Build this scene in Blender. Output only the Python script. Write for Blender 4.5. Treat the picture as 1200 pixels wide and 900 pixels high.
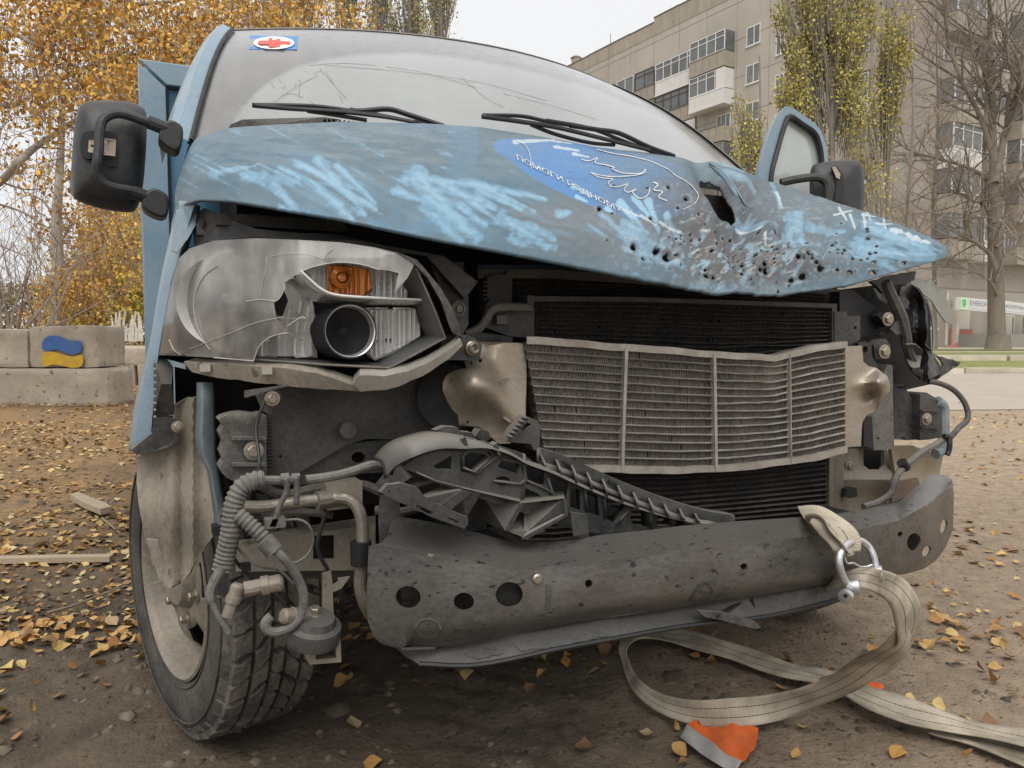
import bpy, bmesh, math, random
import numpy as np
from math import radians as R, sin, cos, pi
from mathutils import Vector, Matrix
from mathutils.geometry import delaunay_2d_cdt

for o in list(bpy.data.objects):
    bpy.data.objects.remove(o)
sc = bpy.context.scene
col = sc.collection
random.seed(7)
rng = np.random.default_rng(7)

# ------------------------------------------------------------------ camera
CAM = Vector((-1.05, 0.0, 0.92))
YAW, PITCH, FPX = R(26.0), math.atan(58 / 900), 900.0
FW = Vector((cos(PITCH) * sin(YAW), cos(PITCH) * cos(YAW), -sin(PITCH)))
RT = Vector((cos(YAW), -sin(YAW), 0))
UP = RT.cross(FW)
cd = bpy.data.cameras.new("camera")
cam = bpy.data.objects.new("camera", cd)
col.objects.link(cam)
cam.location = CAM
cam.rotation_euler = (pi / 2 - PITCH, 0, -YAW)
cd.sensor_width = 36
cd.lens = 27.0
cd.clip_start = 0.05
cd.clip_end = 3000
sc.camera = cam

# ------------------------------------------------------------------ light: bright overcast
SUN_EL, SUN_AZ = R(50), R(205)
w = bpy.data.worlds.new("World")
sc.world = w
w.use_nodes = True
nt = w.node_tree
nt.nodes.clear()
sky = nt.nodes.new("ShaderNodeTexSky")
sky.sky_type = 'NISHITA'
sky.sun_disc = False
sky.sun_elevation = SUN_EL
sky.sun_rotation = SUN_AZ
sky.dust_density = 6.0
sky.air_density = 1.0
hsv = nt.nodes.new("ShaderNodeHueSaturation")
hsv.inputs['Saturation'].default_value = 0.12
bg = nt.nodes.new("ShaderNodeBackground")
bg.inputs['Strength'].default_value = 0.05
mixc = nt.nodes.new("ShaderNodeMix")
mixc.data_type = 'RGBA'
mixc.inputs[0].default_value = 0.90          # cloud cover hides most of the blue
mixc.inputs[7].default_value = (12.0, 12.1, 12.35, 1)
cn = nt.nodes.new("ShaderNodeTexNoise")       # soft, barely visible cloud structure
cn.inputs['Scale'].default_value = 1.6
cn.inputs['Detail'].default_value = 4
tcw = nt.nodes.new("ShaderNodeTexCoord")
cr = nt.nodes.new("ShaderNodeMapRange")
cr.inputs[3].default_value = 0.93
cr.inputs[4].default_value = 1.06
mul = nt.nodes.new("ShaderNodeMix")
mul.data_type = 'RGBA'
mul.blend_type = 'MULTIPLY'
mul.inputs[0].default_value = 1
out = nt.nodes.new("ShaderNodeOutputWorld")
L = nt.links.new
L(sky.outputs[0], hsv.inputs['Color'])
L(hsv.outputs[0], mixc.inputs[6])
L(tcw.outputs['Generated'], cn.inputs['Vector'])
L(cn.outputs[0], cr.inputs[0])
L(mixc.outputs[2], mul.inputs[6])
L(cr.outputs[0], mul.inputs[7])
L(mul.outputs[2], bg.inputs[0])
L(bg.outputs[0], out.inputs[0])

sd = bpy.data.lights.new("sun", 'SUN')
sd.energy = 1.5
sd.angle = R(50)
sd.color = (1, 0.96, 0.9)
so = bpy.data.objects.new("sun", sd)
col.objects.link(so)
# the sun stands behind and to the left of the camera, above the cloud
sdir = Vector((-0.30, -0.50, 1.0)).normalized()
so.rotation_euler = sdir.to_track_quat('Z', 'Y').to_euler()
sky.sun_elevation = math.asin(sdir.z)
sky.sun_rotation = math.atan2(sdir.x, sdir.y)

sc.view_settings.view_transform = 'Standard'
sc.view_settings.look = 'None'
sc.view_settings.exposure = 0.7
sc.view_settings.gamma = 1.0
sc.cycles.use_denoising = True
sc.cycles.max_bounces = 6
sc.cycles.diffuse_bounces = 3
sc.cycles.glossy_bounces = 3
sc.cycles.transmission_bounces = 4
sc.cycles.transparent_max_bounces = 6


# ------------------------------------------------------------------ points along sight lines
def ray(u, v):
    return FW + RT * ((u - 600) / FPX) - UP * ((v - 450) / FPX)


def PY(u, v, Y):
    d = ray(u, v)
    return CAM + d * ((Y - CAM.y) / d.y)


def G(u, v, Z=0.0):
    d = ray(u, v)
    return CAM + d * ((Z - CAM.z) / d.z)


def D(u, v, depth):
    return CAM + ray(u, v) * depth


def proj(P):
    """numpy (N,3) -> photo pixels (N,2) and depth, used to place marks on surfaces"""
    q = np.asarray(P, float) - np.array(CAM)
    dz = q @ np.array(FW)
    return 600 + FPX * (q @ np.array(RT)) / dz, 450 - FPX * (q @ np.array(UP)) / dz, dz


def lerp_tab(x, tab):
    return np.interp(x, [t[0] for t in tab], [t[1] for t in tab])


# ------------------------------------------------------------------ numpy noise
def _hash(i, j, k, seed):
    h = (i * 374761393 + j * 668265263 + k * 2147483647 + seed * 1274126177) & 0xFFFFFFFF
    h = ((h ^ (h >> 13)) * 1274126177) & 0xFFFFFFFF
    h = h ^ (h >> 16)
    return (h & 0xFFFF) / 65535.0


def vnoise(P, seed=0):
    P = np.asarray(P, float)
    I = np.floor(P).astype(np.int64)
    f = P - I
    f = f * f * (3 - 2 * f)
    r = 0
    for dx in (0, 1):
        for dy in (0, 1):
            for dz in (0, 1):
                wt = (f[:, 0] if dx else 1 - f[:, 0]) * (f[:, 1] if dy else 1 - f[:, 1]) * (f[:, 2] if dz else 1 - f[:, 2])
                r = r + wt * _hash(I[:, 0] + dx, I[:, 1] + dy, I[:, 2] + dz, seed)
    return r


def fbm(P, octv=4, seed=0):
    P = np.asarray(P, float)
    a, s, t = 0.5, 0, 0
    for o in range(octv):
        s = s + a * vnoise(P * (2 ** o) + 17.3 * o, seed + o)
        t += a
        a *= 0.5
    return s / t


def n2(x, y, sc_=1.0, octv=4, seed=0):
    return fbm(np.stack([np.asarray(x, float) * sc_, np.asarray(y, float) * sc_, np.zeros(len(x))], 1), octv, seed)


# ------------------------------------------------------------------ materials
def lin(c):
    return tuple(((x / 255) / 12.92 if x / 255 <= 0.04045 else ((x / 255 + 0.055) / 1.055) ** 2.4) for x in c)


MATS = {}
GAIN = 1.0          # overall lightness of the colours given below
FINE = 1            # close surfaces get grit, specks and scuffs


def M(name, c, rough=0.6, metal=0.0, var=0.25, vscale=6.0, dust=None, damt=0.5, dscale=3.0, bump=0.1, bscale=60.0,
      spots=None, sscale=40.0, sthr=0.62, updust=0.0, attr=None, spec=0.5, coat=0.0, stretch=(1, 1, 1), trans=0.0, sub=None):
    """weathered surface: base colour, fine value variation, blotchy dust, dark or light specks, fine relief"""
    if name in MATS:
        return MATS[name]
    c = tuple(min(.85, x * GAIN) for x in c)
    if dust:
        dust = tuple(min(.7, x * GAIN) for x in dust)
    m = bpy.data.materials.new(name)
    m.use_nodes = True
    t = m.node_tree
    N, LK = t.nodes, t.links.new
    b = N['Principled BSDF']
    b.inputs['Metallic'].default_value = metal
    b.inputs['Specular IOR Level'].default_value = spec
    if coat:
        b.inputs['Coat Weight'].default_value = coat
        b.inputs['Coat Roughness'].default_value = 0.15
    tc = N.new('ShaderNodeTexCoord')
    mp = N.new('ShaderNodeMapping')
    mp.inputs['Scale'].default_value = stretch
    LK(tc.outputs['Object'], mp.inputs['Vector'])
    vec = mp.outputs[0]

    def noise(s, det=5, rgh=0.6):
        n = N.new('ShaderNodeTexNoise')
        n.inputs['Scale'].default_value = s
        n.inputs['Detail'].default_value = det
        n.inputs['Roughness'].default_value = rgh
        LK(vec, n.inputs['Vector'])
        return n.outputs[0]

    def rng_(v, a, b_, c_, d_):
        r = N.new('ShaderNodeMapRange')
        for i, x in enumerate((a, b_, c_, d_)):
            r.inputs[i + 1].default_value = x
        LK(v, r.inputs[0])
        return r.outputs[0]

    def mix(f, a, b_, mode='MIX'):
        x = N.new('ShaderNodeMix')
        x.data_type = 'RGBA'
        x.blend_type = mode
        for sk, val in ((x.inputs[0], f), (x.inputs[6], a), (x.inputs[7], b_)):
            if hasattr(val, 'links') or hasattr(val, 'is_linked'):
                LK(val, sk)
            elif isinstance(val, tuple):
                sk.default_value = (*val[:3], 1)
            else:
                sk.default_value = val
        return x.outputs[2]

    if attr:
        a = N.new('ShaderNodeAttribute')
        a.attribute_name = attr
        base = a.outputs['Color']
    else:
        base = tuple(c)
    n1 = noise(vscale)
    k = rng_(n1, 0.25, 0.75, 1 - var, 1 + var)
    cc = mix(1.0, base, k, 'MULTIPLY')

    def add(a, b_, op='ADD'):
        x = N.new('ShaderNodeMath')
        x.operation = op
        for i, q in enumerate((a, b_)):
            if isinstance(q, (int, float)):
                x.inputs[i].default_value = q
            else:
                LK(q, x.inputs[i])
        return x.outputs[0]
    if FINE and not attr:
        nf = noise(95, 5, .75)
        cc = mix(1.0, cc, rng_(nf, .3, .7, 1 - var * .9, 1 + var * .9), 'MULTIPLY')
    if dust:
        nd = noise(dscale, 8, 0.7)
        if FINE and not attr:
            nd = add(add(nd, .68, 'MULTIPLY'), add(nf, .32, 'MULTIPLY'))
            f = rng_(nd, 0.43, 0.60, 0.0, damt)
        else:
            f = rng_(nd, 0.38, 0.68, 0.0, damt)
        if updust:
            g = N.new('ShaderNodeNewGeometry')
            sx = N.new('ShaderNodeSeparateXYZ')
            LK(g.outputs['Normal'], sx.inputs[0])
            uf = rng_(sx.outputs[2], 0.15, 0.85, 0.0, updust)
            ad = N.new('ShaderNodeMath')
            ad.operation = 'MAXIMUM'
            LK(f, ad.inputs[0])
            LK(uf, ad.inputs[1])
            f = ad.outputs[0]
        cc = mix(f, cc, tuple(dust))
        if FINE and not attr:
            ng = noise(330, 2, .5)
            cc = mix(rng_(ng, .66, .72, 0.0, .55 * damt), cc, tuple(min(.8, x * 1.35) for x in dust))
            cc = mix(rng_(noise(210, 2, .5), .69, .74, 0.0, .5), cc, tuple(x * .25 for x in c))
    if spots:
        ns = noise(sscale, 3, 0.5)
        f = rng_(ns, sthr, sthr + 0.04, 0.0, 0.8)
        cc = mix(f, cc, tuple(spots))
    LK(cc, b.inputs['Base Color'])
    r0 = rng_(n1, 0.3, 0.7, max(0.02, rough - 0.12), min(1, rough + 0.12))
    LK(r0, b.inputs['Roughness'])
    if bump:
        bp = N.new('ShaderNodeBump')
        bp.inputs['Strength'].default_value = bump
        bp.inputs['Distance'].default_value = 0.02
        LK(noise(bscale, 6, 0.65), bp.inputs['Height'])
        LK(bp.outputs[0], b.inputs['Normal'])
    if trans:
        b.inputs['Transmission Weight'].default_value = trans
    MATS[name] = m
    return m


# ------------------------------------------------------------------ meshes and objects
class MB:
    def __init__(s):
        s.v, s.f, s.mi = [], [], []
        s.cm = 0

    def add(s, vs, fs):
        o = len(s.v)
        s.v += [tuple(x) for x in vs]
        s.f += [tuple(i + o for i in q) for q in fs]
        s.mi += [s.cm] * len(fs)

    def box(s, c, size, m=None):
        c = Vector(c)
        h = Vector(size) / 2
        P = []
        for x in (-1, 1):
            for y in (-1, 1):
                for z in (-1, 1):
                    p = Vector((x * h.x, y * h.y, z * h.z))
                    P.append(c + (m @ p if m else p))
        s.add(P, [(0, 1, 3, 2), (4, 6, 7, 5), (0, 4, 5, 1), (2, 3, 7, 6), (0, 2, 6, 4), (1, 5, 7, 3)])
        return s

    def hexa(s, a, b):
        """solid between two quads a (front) and b (back), same order"""
        s.add(list(a) + list(b), [(3, 2, 1, 0), (4, 5, 6, 7), (0, 1, 5, 4), (1, 2, 6, 5), (2, 3, 7, 6), (3, 0, 4, 7)])
        return s

    def bar(s, p, q, wd, ht, up=(0, 0, 1)):
        p, q = Vector(p), Vector(q)
        d = (q - p).normalized()
        sd_ = d.cross(Vector(up))
        if sd_.length < 1e-4:
            sd_ = d.cross(Vector((1, 0, 0)))
        sd_.normalize()
        u2 = sd_.cross(d)
        A = [p + sd_ * a * wd / 2 + u2 * b * ht / 2 for a, b in ((-1, -1), (1, -1), (1, 1), (-1, 1))]
        B = [x + (q - p) for x in A]
        return s.hexa(A, B)

    def tube(s, pts, r, n=8, caps=True, closed=False):
        pts = [Vector(p) for p in pts]
        m = len(pts)
        rr = r if isinstance(r, (list, tuple, np.ndarray)) else [r] * m
        prev = None
        rings = []
        for i in range(m):
            if closed:
                t = pts[(i + 1) % m] - pts[i - 1]
            else:
                t = pts[min(i + 1, m - 1)] - pts[max(i - 1, 0)]
            t = t.normalized() if t.length > 1e-9 else Vector((0, 0, 1))
            if prev is None:
                a = Vector((0, 0, 1)) if abs(t.z) < 0.9 else Vector((1, 0, 0))
                nx = t.cross(a).normalized()
            else:
                nx = prev - t * prev.dot(t)
                nx = nx.normalized() if nx.length > 1e-6 else t.orthogonal().normalized()
            prev = nx
            bn = t.cross(nx)
            rings.append([pts[i] + (nx * cos(2 * pi * k / n) + bn * sin(2 * pi * k / n)) * rr[i] for k in range(n)])
        F = []
        for i in range(m if closed else m - 1):
            j = (i + 1) % m
            for k in range(n):
                F.append((i * n + k, i * n + (k + 1) % n, j * n + (k + 1) % n, j * n + k))
        if caps and not closed:
            F.append(tuple(range(n - 1, -1, -1)))
            F.append(tuple((m - 1) * n + k for k in range(n)))
        s.add([p for q in rings for p in q], F)
        return s

    def lathe(s, prof, o, axis, n=24, ref=None, caps=True):
        o, axis = Vector(o), Vector(axis).normalized()
        x = axis.orthogonal().normalized()
        y = axis.cross(x)
        V = [o + axis * h + (x * cos(2 * pi * k / n) + y * sin(2 * pi * k / n)) * r for r, h in prof for k in range(n)]
        F = [(i * n + k, i * n + (k + 1) % n, (i + 1) * n + (k + 1) % n, (i + 1) * n + k) for i in range(len(prof) - 1) for k in range(n)]
        if caps:
            F.append(tuple(range(n - 1, -1, -1)))
            F.append(tuple((len(prof) - 1) * n + k for k in range(n)))
        s.add(V, F)
        return s

    def bolt(s, p, r, ax=(0, -1, 0), h=None):
        h = h or r * 0.9
        ax = Vector(ax).normalized()
        s.lathe([(r * 1.5, 0), (r * 1.5, h * 0.25), (r * 1.1, h * .3)], p, ax, 16)
        s.lathe([(r, h * .25), (r, h * .9), (r * .85, h)], p, ax, 6)
        return s

    def grid(s, P, flip=False):
        """P[i][j] points -> quads"""
        a, b = len(P), len(P[0])
        V = [p for row in P for p in row]
        F = []
        for i in range(a - 1):
            for j in range(b - 1):
                q = (i * b + j, i * b + j + 1, (i + 1) * b + j + 1, (i + 1) * b + j)
                F.append(q[::-1] if flip else q)
        s.add(V, F)
        return s

    def poly(s, pts, ext):
        """polygon swept by the vector ext"""
        pts = [Vector(p) for p in pts]
        ext = Vector(ext)
        n = len(pts)
        s.add(pts + [p + ext for p in pts],
              [tuple(range(n))] + [tuple(range(2 * n - 1, n - 1, -1))] + [(i, n + i, n + (i + 1) % n, (i + 1) % n) for i in range(n)])
        return s

    def build(s, name, mat, parent=None, label=None, smooth=30, **kw):
        return mk(name, s.v, s.f, mat, parent, label, smooth, mi=s.mi if isinstance(mat, (list, tuple)) else None, **kw)


def mk(name, V, F, mat, parent=None, label=None, smooth=30, mi=None, cat=None, group=None, kind=None, fix=True, colors=None):
    me = bpy.data.meshes.new(name)
    me.from_pydata([tuple(x) for x in V], [], [tuple(int(i) for i in q) for q in F])
    for m in (mat if isinstance(mat, (list, tuple)) else [mat]):
        me.materials.append(m)
    if mi is not None:
        me.polygons.foreach_set('material_index', np.array(mi, np.int32))
    if fix:
        bm = bmesh.new()
        bm.from_mesh(me)
        bmesh.ops.recalc_face_normals(bm, faces=bm.faces)
        bm.to_mesh(me)
        bm.free()
    if colors is not None:
        at = me.color_attributes.new('paint', 'FLOAT_COLOR', 'POINT')
        cc = np.ones((len(V), 4), np.float32)
        cc[:, :3] = colors
        at.data.foreach_set('color', cc.ravel())
    if smooth:
        me.shade_smooth()
        me.set_sharp_from_angle(angle=R(smooth))
    me.update()
    o = bpy.data.objects.new(name, me)
    col.objects.link(o)
    return tag(o, label, cat, group, kind, parent)


def tag(o, label=None, cat=None, group=None, kind=None, parent=None):
    if parent:
        o.parent = parent
        if parent.parent is None and parent.type == 'EMPTY':
            o.location = -Vector(parent.location)
    if label:
        o['label'] = label
    if cat:
        o['category'] = cat
    if group:
        o['group'] = group
    if kind:
        o['kind'] = kind
    return o


def thing(name, label, cat, loc=(0, 0, 0), group=None):
    o = bpy.data.objects.new(name, None)
    o.empty_display_size = 0.2
    col.objects.link(o)
    o.location = loc
    return tag(o, label, cat, group)


def inpoly(x, y, poly):
    x, y = np.asarray(x, float), np.asarray(y, float)
    r = np.zeros(len(x), bool)
    n = len(poly)
    j = n - 1
    for i in range(n):
        xi, yi = poly[i][:2]
        xj, yj = poly[j][:2]
        if yi != yj:
            r ^= ((yi > y) != (yj > y)) & (x < (xj - xi) * (y - yi) / (yj - yi) + xi)
        j = i
    return r


def ell(u, v, a, b=None, n=16, rot=0.0):
    b = b or a
    return [(u + a * cos(t) * cos(rot) - b * sin(t) * sin(rot), v + a * cos(t) * sin(rot) + b * sin(t) * cos(rot))
            for t in (2 * pi * k / n for k in range(n))]


def smooth_pts(pts, n=6, closed=False):
    """Catmull-Rom through points of any dimension"""
    P = [np.array(p, float) for p in pts]
    m = len(P)
    out_ = []
    for i in range(m if closed else m - 1):
        p0 = P[i - 1] if (i > 0 or closed) else 2 * P[0] - P[1]
        p1, p2 = P[i], P[(i + 1) % m]
        p3 = P[(i + 2) % m] if (i + 2 < m or closed) else 2 * P[-1] - P[-2]
        for k in range(n):
            t = k / n
            out_.append(0.5 * ((2 * p1) + (p2 - p0) * t + (2 * p0 - 5 * p1 + 4 * p2 - p3) * t * t + (3 * p1 - p0 - 3 * p2 + p3) * t ** 3))
    if not closed:
        out_.append(P[-1])
    return out_


def rough_poly(poly, step, amp, seed=0):
    """outline with small uneven teeth: broken or worn edges"""
    rr = random.Random(seed)
    o = []
    n = len(poly)
    for i in range(n):
        a, b = poly[i], poly[(i + 1) % n]
        L_ = math.hypot(b[0] - a[0], b[1] - a[1])
        k = max(1, int(L_ / step))
        for j in range(k):
            t = j / k
            q = 0 if j == 0 else amp
            o.append((a[0] + (b[0] - a[0]) * t + rr.uniform(-q, q), a[1] + (b[1] - a[1]) * t + rr.uniform(-q, q)))
    return o


def plate(name, outer, holes, pos, thick, mat, parent=None, label=None, step=0, smooth=35, back=None, colorf=None, extra=(), **kw):
    """pressed sheet: outline and holes in sheet coordinates (u, v), pos(u, v) gives the place in the van;
    thick is the sheet thickness, back an own direction"""
    pts, edges = [], []

    def ring(p):
        o = len(pts)
        pts.extend(Vector((q[0], q[1])) for q in p)
        edges.extend((o + i, o + (i + 1) % len(p)) for i in range(len(p)))
    ring(outer)
    for h in holes:
        ring(h)
    if step:
        us = [p[0] for p in outer]
        vs = [p[1] for p in outer]
        gx = np.arange(min(us) + step * .5, max(us), step)
        gy = np.arange(min(vs) + step * .5, max(vs), step)
        X_, Y_ = np.meshgrid(gx, gy)
        X_[::2] += step * .25
        X_, Y_ = X_.ravel(), Y_.ravel()
        ok = inpoly(X_, Y_, outer)
        for h in holes:
            ok &= ~inpoly(X_, Y_, h)
        pts.extend(Vector((a, b)) for a, b in zip(X_[ok], Y_[ok]))
    if extra:
        ok = inpoly([q[0] for q in extra], [q[1] for q in extra], outer)
        for h in holes:
            ok &= ~inpoly([q[0] for q in extra], [q[1] for q in extra], h)
        pts.extend(Vector(q) for q, k in zip(extra, ok) if k)
    rv, re_, rf, *_ = delaunay_2d_cdt(pts, edges, [], 0, 1e-5)
    C = np.array([[sum(rv[i][k] for i in f) / len(f) for k in (0, 1)] for f in rf])
    ok = inpoly(C[:, 0], C[:, 1], outer)
    for h in holes:
        ok &= ~inpoly(C[:, 0], C[:, 1], h)
    F = [tuple(f) for f, k in zip(rf, ok) if k]
    P = [Vector(pos(q[0], q[1])) for q in rv]
    n = len(P)
    nrm = [Vector() for _ in P]
    for f in F:
        a, b, c = (P[i] for i in f[:3])
        q = (b - a).cross(c - a)
        if q.dot(a - CAM) < 0:
            q = -q
        for i in f:
            nrm[i] += q
    bk = [p + ((Vector(back) if back is not None else q.normalized() * thick) if q.length > 0 else Vector()) for p, q in zip(P, nrm)]
    cnt = {}
    for f in F:
        for i in range(len(f)):
            e = (f[i], f[(i + 1) % len(f)])
            k = tuple(sorted(e))
            cnt.setdefault(k, []).append(e)
    FF = list(F) + [tuple(i + n for i in f[::-1]) for f in F]
    for k, es in cnt.items():
        if len(es) == 1:
            a, b = es[0]
            FF.append((a, a + n, b + n, b))
    V = P + bk
    used = sorted({i for f in FF for i in f})
    mp = {o: i for i, o in enumerate(used)}
    V2 = [V[i] for i in used]
    cl = None
    if colorf is not None:
        rr = np.array([[rv[i % n][0], rv[i % n][1]] for i in used])
        cl = colorf(rr[:, 0], rr[:, 1])
    return mk(name, V2, [tuple(mp[i] for i in f) for f in FF], mat, parent, label, smooth, colors=cl, **kw)


def flat(Y):
    return lambda u, v: PY(u, v, Y)


def px(u, v, Y, r):
    """length in metres of r photo pixels at that place"""
    return (PY(u, v, Y) - CAM).dot(FW) * r / FPX

# ------------------------------------------------------------------ materials of the van
DUST = (0.30, 0.265, 0.215)
DUSTD = (0.085, 0.077, 0.067)
GAIN = 1.1
PAINT = M('blue_paint', (0.16, 0.25, 0.32), 0.38, 0, 0.12, 5, dust=(0.27, 0.30, 0.31), damt=0.45, dscale=4, bump=0.03, coat=0.25)
PAINTD = M('blue_box_paint', (0.07, 0.21, 0.33), 0.42, 0, 0.08, 3, dust=(0.22, 0.27, 0.30), damt=0.25, dscale=2, bump=0.02)
GAIN = 1.0
BLACKP = M('black_plastic', (0.022, 0.023, 0.025), 0.5, 0, 0.25, 20, dust=DUSTD, damt=0.3, dscale=6, bump=0.12, bscale=220, updust=0.25)
GAIN = 1.05
DUSTP = M('dusty_black_plastic', (0.03, 0.03, 0.03), 0.6, 0, 0.25, 14, dust=(0.20, 0.18, 0.155), damt=0.38, dscale=7, bump=0.12, bscale=180, updust=0.6)
GAIN = 1.1
RUBBER = M('rubber', (0.045, 0.043, 0.042), 0.8, 0, 0.25, 20, dust=(0.2, 0.175, 0.145), damt=0.45, dscale=6, bump=0.25, bscale=150, updust=0.3)
GAIN = 1.0
SEAL = M('black_seal', (0.014, 0.014, 0.015), 0.55, 0, 0.2, 20, bump=0.05)
DARK = M('dark_engine_metal', (0.008, 0.008, 0.009), 0.7, 0.1, 0.3, 10, dust=(0.03, 0.028, 0.025), damt=0.5, dscale=6)
GAIN = 1.1
STEELG = M('dusty_grey_steel', (0.075, 0.074, 0.07), 0.6, 0.15, 0.25, 8, dust=(0.23, 0.205, 0.17), damt=0.55, dscale=5, bump=0.12, bscale=120,
           spots=(0.03, 0.03, 0.03), sscale=70, sthr=0.68, updust=0.5)
DKSTEEL = M('dark_dusty_steel', (0.032, 0.032, 0.033), 0.55, 0.1, 0.3, 9, dust=(0.115, 0.105, 0.09), damt=0.55, dscale=6, bump=0.15, bscale=120, updust=0.5)
BEAM = M('bumper_steel', (0.056, 0.058, 0.060), 0.30, 0.45, 0.15, 3, dust=(0.20, 0.182, 0.155), damt=0.5, dscale=3.2, bump=0.10, bscale=60,
         spots=(0.016, 0.016, 0.016), sscale=75, sthr=0.645, updust=0.42, stretch=(.6, 1, 1.3))
ALU = M('dusty_aluminium', (0.34, 0.30, 0.25), 0.4, 0.5, 0.22, 9, dust=(0.30, 0.235, 0.165), damt=0.7, dscale=8, bump=0.12, bscale=110,
        spots=(0.12, 0.09, 0.06), sscale=60, sthr=0.7)
GAIN = 1.0
ALUT = M('radiator_tube', (0.40, 0.375, 0.335), 0.42, 0.4, 0.25, 25, dust=(0.24, 0.2, 0.15), damt=0.6, dscale=14, bump=0.15, bscale=200)
GAIN = 1.1
FIN = M('radiator_fin', (0.115, 0.105, 0.092), 0.6, 0.3, 0.4, 40, dust=(0.19, 0.165, 0.135), damt=0.6, dscale=12)
GAIN = 1.0
DFIN = M('dark_radiator_fin', (0.018, 0.017, 0.017), 0.6, 0.2, 0.3, 40, dust=(0.07, 0.06, 0.05), damt=0.5, dscale=10)
GAIN = 1.15
DTUBE = M('dark_radiator_tube', (0.05, 0.047, 0.045), 0.5, 0.2, 0.3, 30, dust=(0.16, 0.135, 0.11), damt=0.5, dscale=12)
GAIN = .95
BEIGE = M('dusty_beige_metal', (0.20, 0.178, 0.145), 0.65, 0.05, 0.2, 7, dust=(0.29, 0.25, 0.195), damt=0.5, dscale=6, bump=0.12, bscale=100,
          spots=(0.1, 0.08, 0.06), sscale=50, sthr=0.68)
LENS = M('dusty_lens', (0.30, 0.285, 0.255), 0.34, 0, 0.1, 7, dust=(0.42, 0.385, 0.325), damt=0.6, dscale=5, bump=0.05, bscale=90, coat=0.5, stretch=(2.2, 1, 0.7))
GAIN = 1.0
CHROME = M('chrome', (0.80, 0.80, 0.80), 0.25, .7, 0.08, 10, dust=(0.4, 0.37, 0.33), damt=0.25, dscale=8, bump=0.0)
REFL = M('reflector', (0.66, 0.65, 0.63), 0.3, .35, 0.1, 30, dust=(0.4, 0.37, 0.33), damt=0.25, dscale=9, bump=0.0)
AMBER = M('amber_lens', (0.60, 0.19, 0.025), 0.2, 0.25, 0.2, 30, bump=0.0, coat=0.6)
BEZEL = M('grey_bezel', (0.095, 0.098, 0.10), 0.45, 0, 0.15, 12, dust=(0.2, 0.19, 0.17), damt=0.3, dscale=7, bump=0.06, bscale=150)
GAIN = 1.05
BOLT = M('zinc_bolt', (0.34, 0.30, 0.24), 0.4, 0.7, 0.2, 30, dust=DUST, damt=0.6, dscale=20)
HOSE = M('dusty_hose', (0.085, 0.082, 0.078), 0.7, 0, 0.25, 18, dust=(0.22, 0.2, 0.17), damt=0.6, dscale=9, bump=0.15, bscale=120, updust=0.5)
LINER = M('wheel_liner', (0.22, 0.195, 0.16), 0.8, 0, 0.2, 6, dust=(0.34, 0.29, 0.22), damt=0.7, dscale=5, bump=0.2, bscale=80, stretch=(1, 1, .45),
          spots=(0.11, 0.09, 0.07), sscale=40, sthr=0.66)
RIM = M('dusty_rim', (0.19, 0.168, 0.135), 0.55, 0.1, 0.25, 7, dust=(0.29, 0.245, 0.185), damt=0.6, dscale=6, bump=0.1, bscale=90,
        spots=(0.12, 0.1, 0.075), sscale=45, sthr=0.7)
PIPE = M('dusty_pipe', (0.20, 0.18, 0.15), 0.45, 0.4, 0.2, 12, dust=(0.25, 0.215, 0.17), damt=0.5, dscale=8, bump=0.08)
GAIN = 1.0
HOODM = M('hood_paint', (0, 0, 0), 0.4, 0, 0.06, 60, bump=0.06, bscale=140, attr='paint', spec=0.38)
GLASSD = M('dusty_windscreen_sky_grey', (0, 0, 0), 0.22, 0, 0.05, 30, bump=0.02, bscale=120, attr='paint', spec=0.6, coat=0.5)
WHITE = M('white_marker', (0.58, 0.60, 0.60), 0.6, 0, 0.15, 60, dust=(0.4, 0.42, 0.42), damt=0.6, dscale=30, bump=0)
TEXTW = M('white_lettering', (0.62, 0.65, 0.66), 0.55, 0, 0.2, 60, dust=(0.22, 0.27, 0.31), damt=0.8, dscale=55, bump=0)
BLUED = M('blue_sticker', (0.06, 0.22, 0.52), 0.4, 0, 0.1, 30, bump=0)
REDD = M('red_cross', (0.62, 0.07, 0.05), 0.45, 0, 0.1, 30, bump=0)
STAYP = M('dusty_blue_stay', (0.17, 0.23, 0.26), 0.5, 0, 0.15, 6, dust=(0.30, 0.29, 0.26), damt=0.5, dscale=6, bump=0.05)
WHITED = M('white_sticker_and_glint', (0.72, 0.72, 0.7), 0.45, 0, 0.05, 30, bump=0)

# ------------------------------------------------------------------ the van
van = thing('ambulance_van', 'wrecked light blue ambulance van with torn off grille and pierced hood', 'van', (0, 2.0, 0))

# ---- hood: front edge and rear edge, (photo column, photo row, distance Y)
HF = [(205, 250, 1.50), (213, 242, 1.47), (233, 236, 1.41), (273, 238, 1.33), (400, 258, 1.215), (500, 279, 1.165), (600, 298, 1.145), (700, 318, 1.145),
      (790, 335, 1.165), (850, 343, 1.19), (900, 345, 1.21), (940, 342, 1.235), (1000, 334, 1.275), (1060, 316, 1.33), (1096, 306, 1.37), (1110, 301, 1.38)]
HB = [(205, 226, 1.56), (217, 186, 1.74), (228, 167, 1.86), (270, 157, 1.85), (330, 152, 1.81), (400, 147, 1.78), (500, 147, 1.755), (560, 150, 1.755),
      (620, 159, 1.765), (700, 172, 1.80), (780, 182, 1.87), (835, 189, 1.94), (900, 212, 2.00), (960, 231, 1.80), (1000, 245, 1.68),
      (1050, 262, 1.55), (1090, 278, 1.45), (1110, 289, 1.41)]
NU, NT = 800, 190
hu = np.linspace(205, 1110, NU)


def tab(T, k):
    return np.interp(hu, [q[0] for q in T], [q[k] for q in T])


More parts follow.
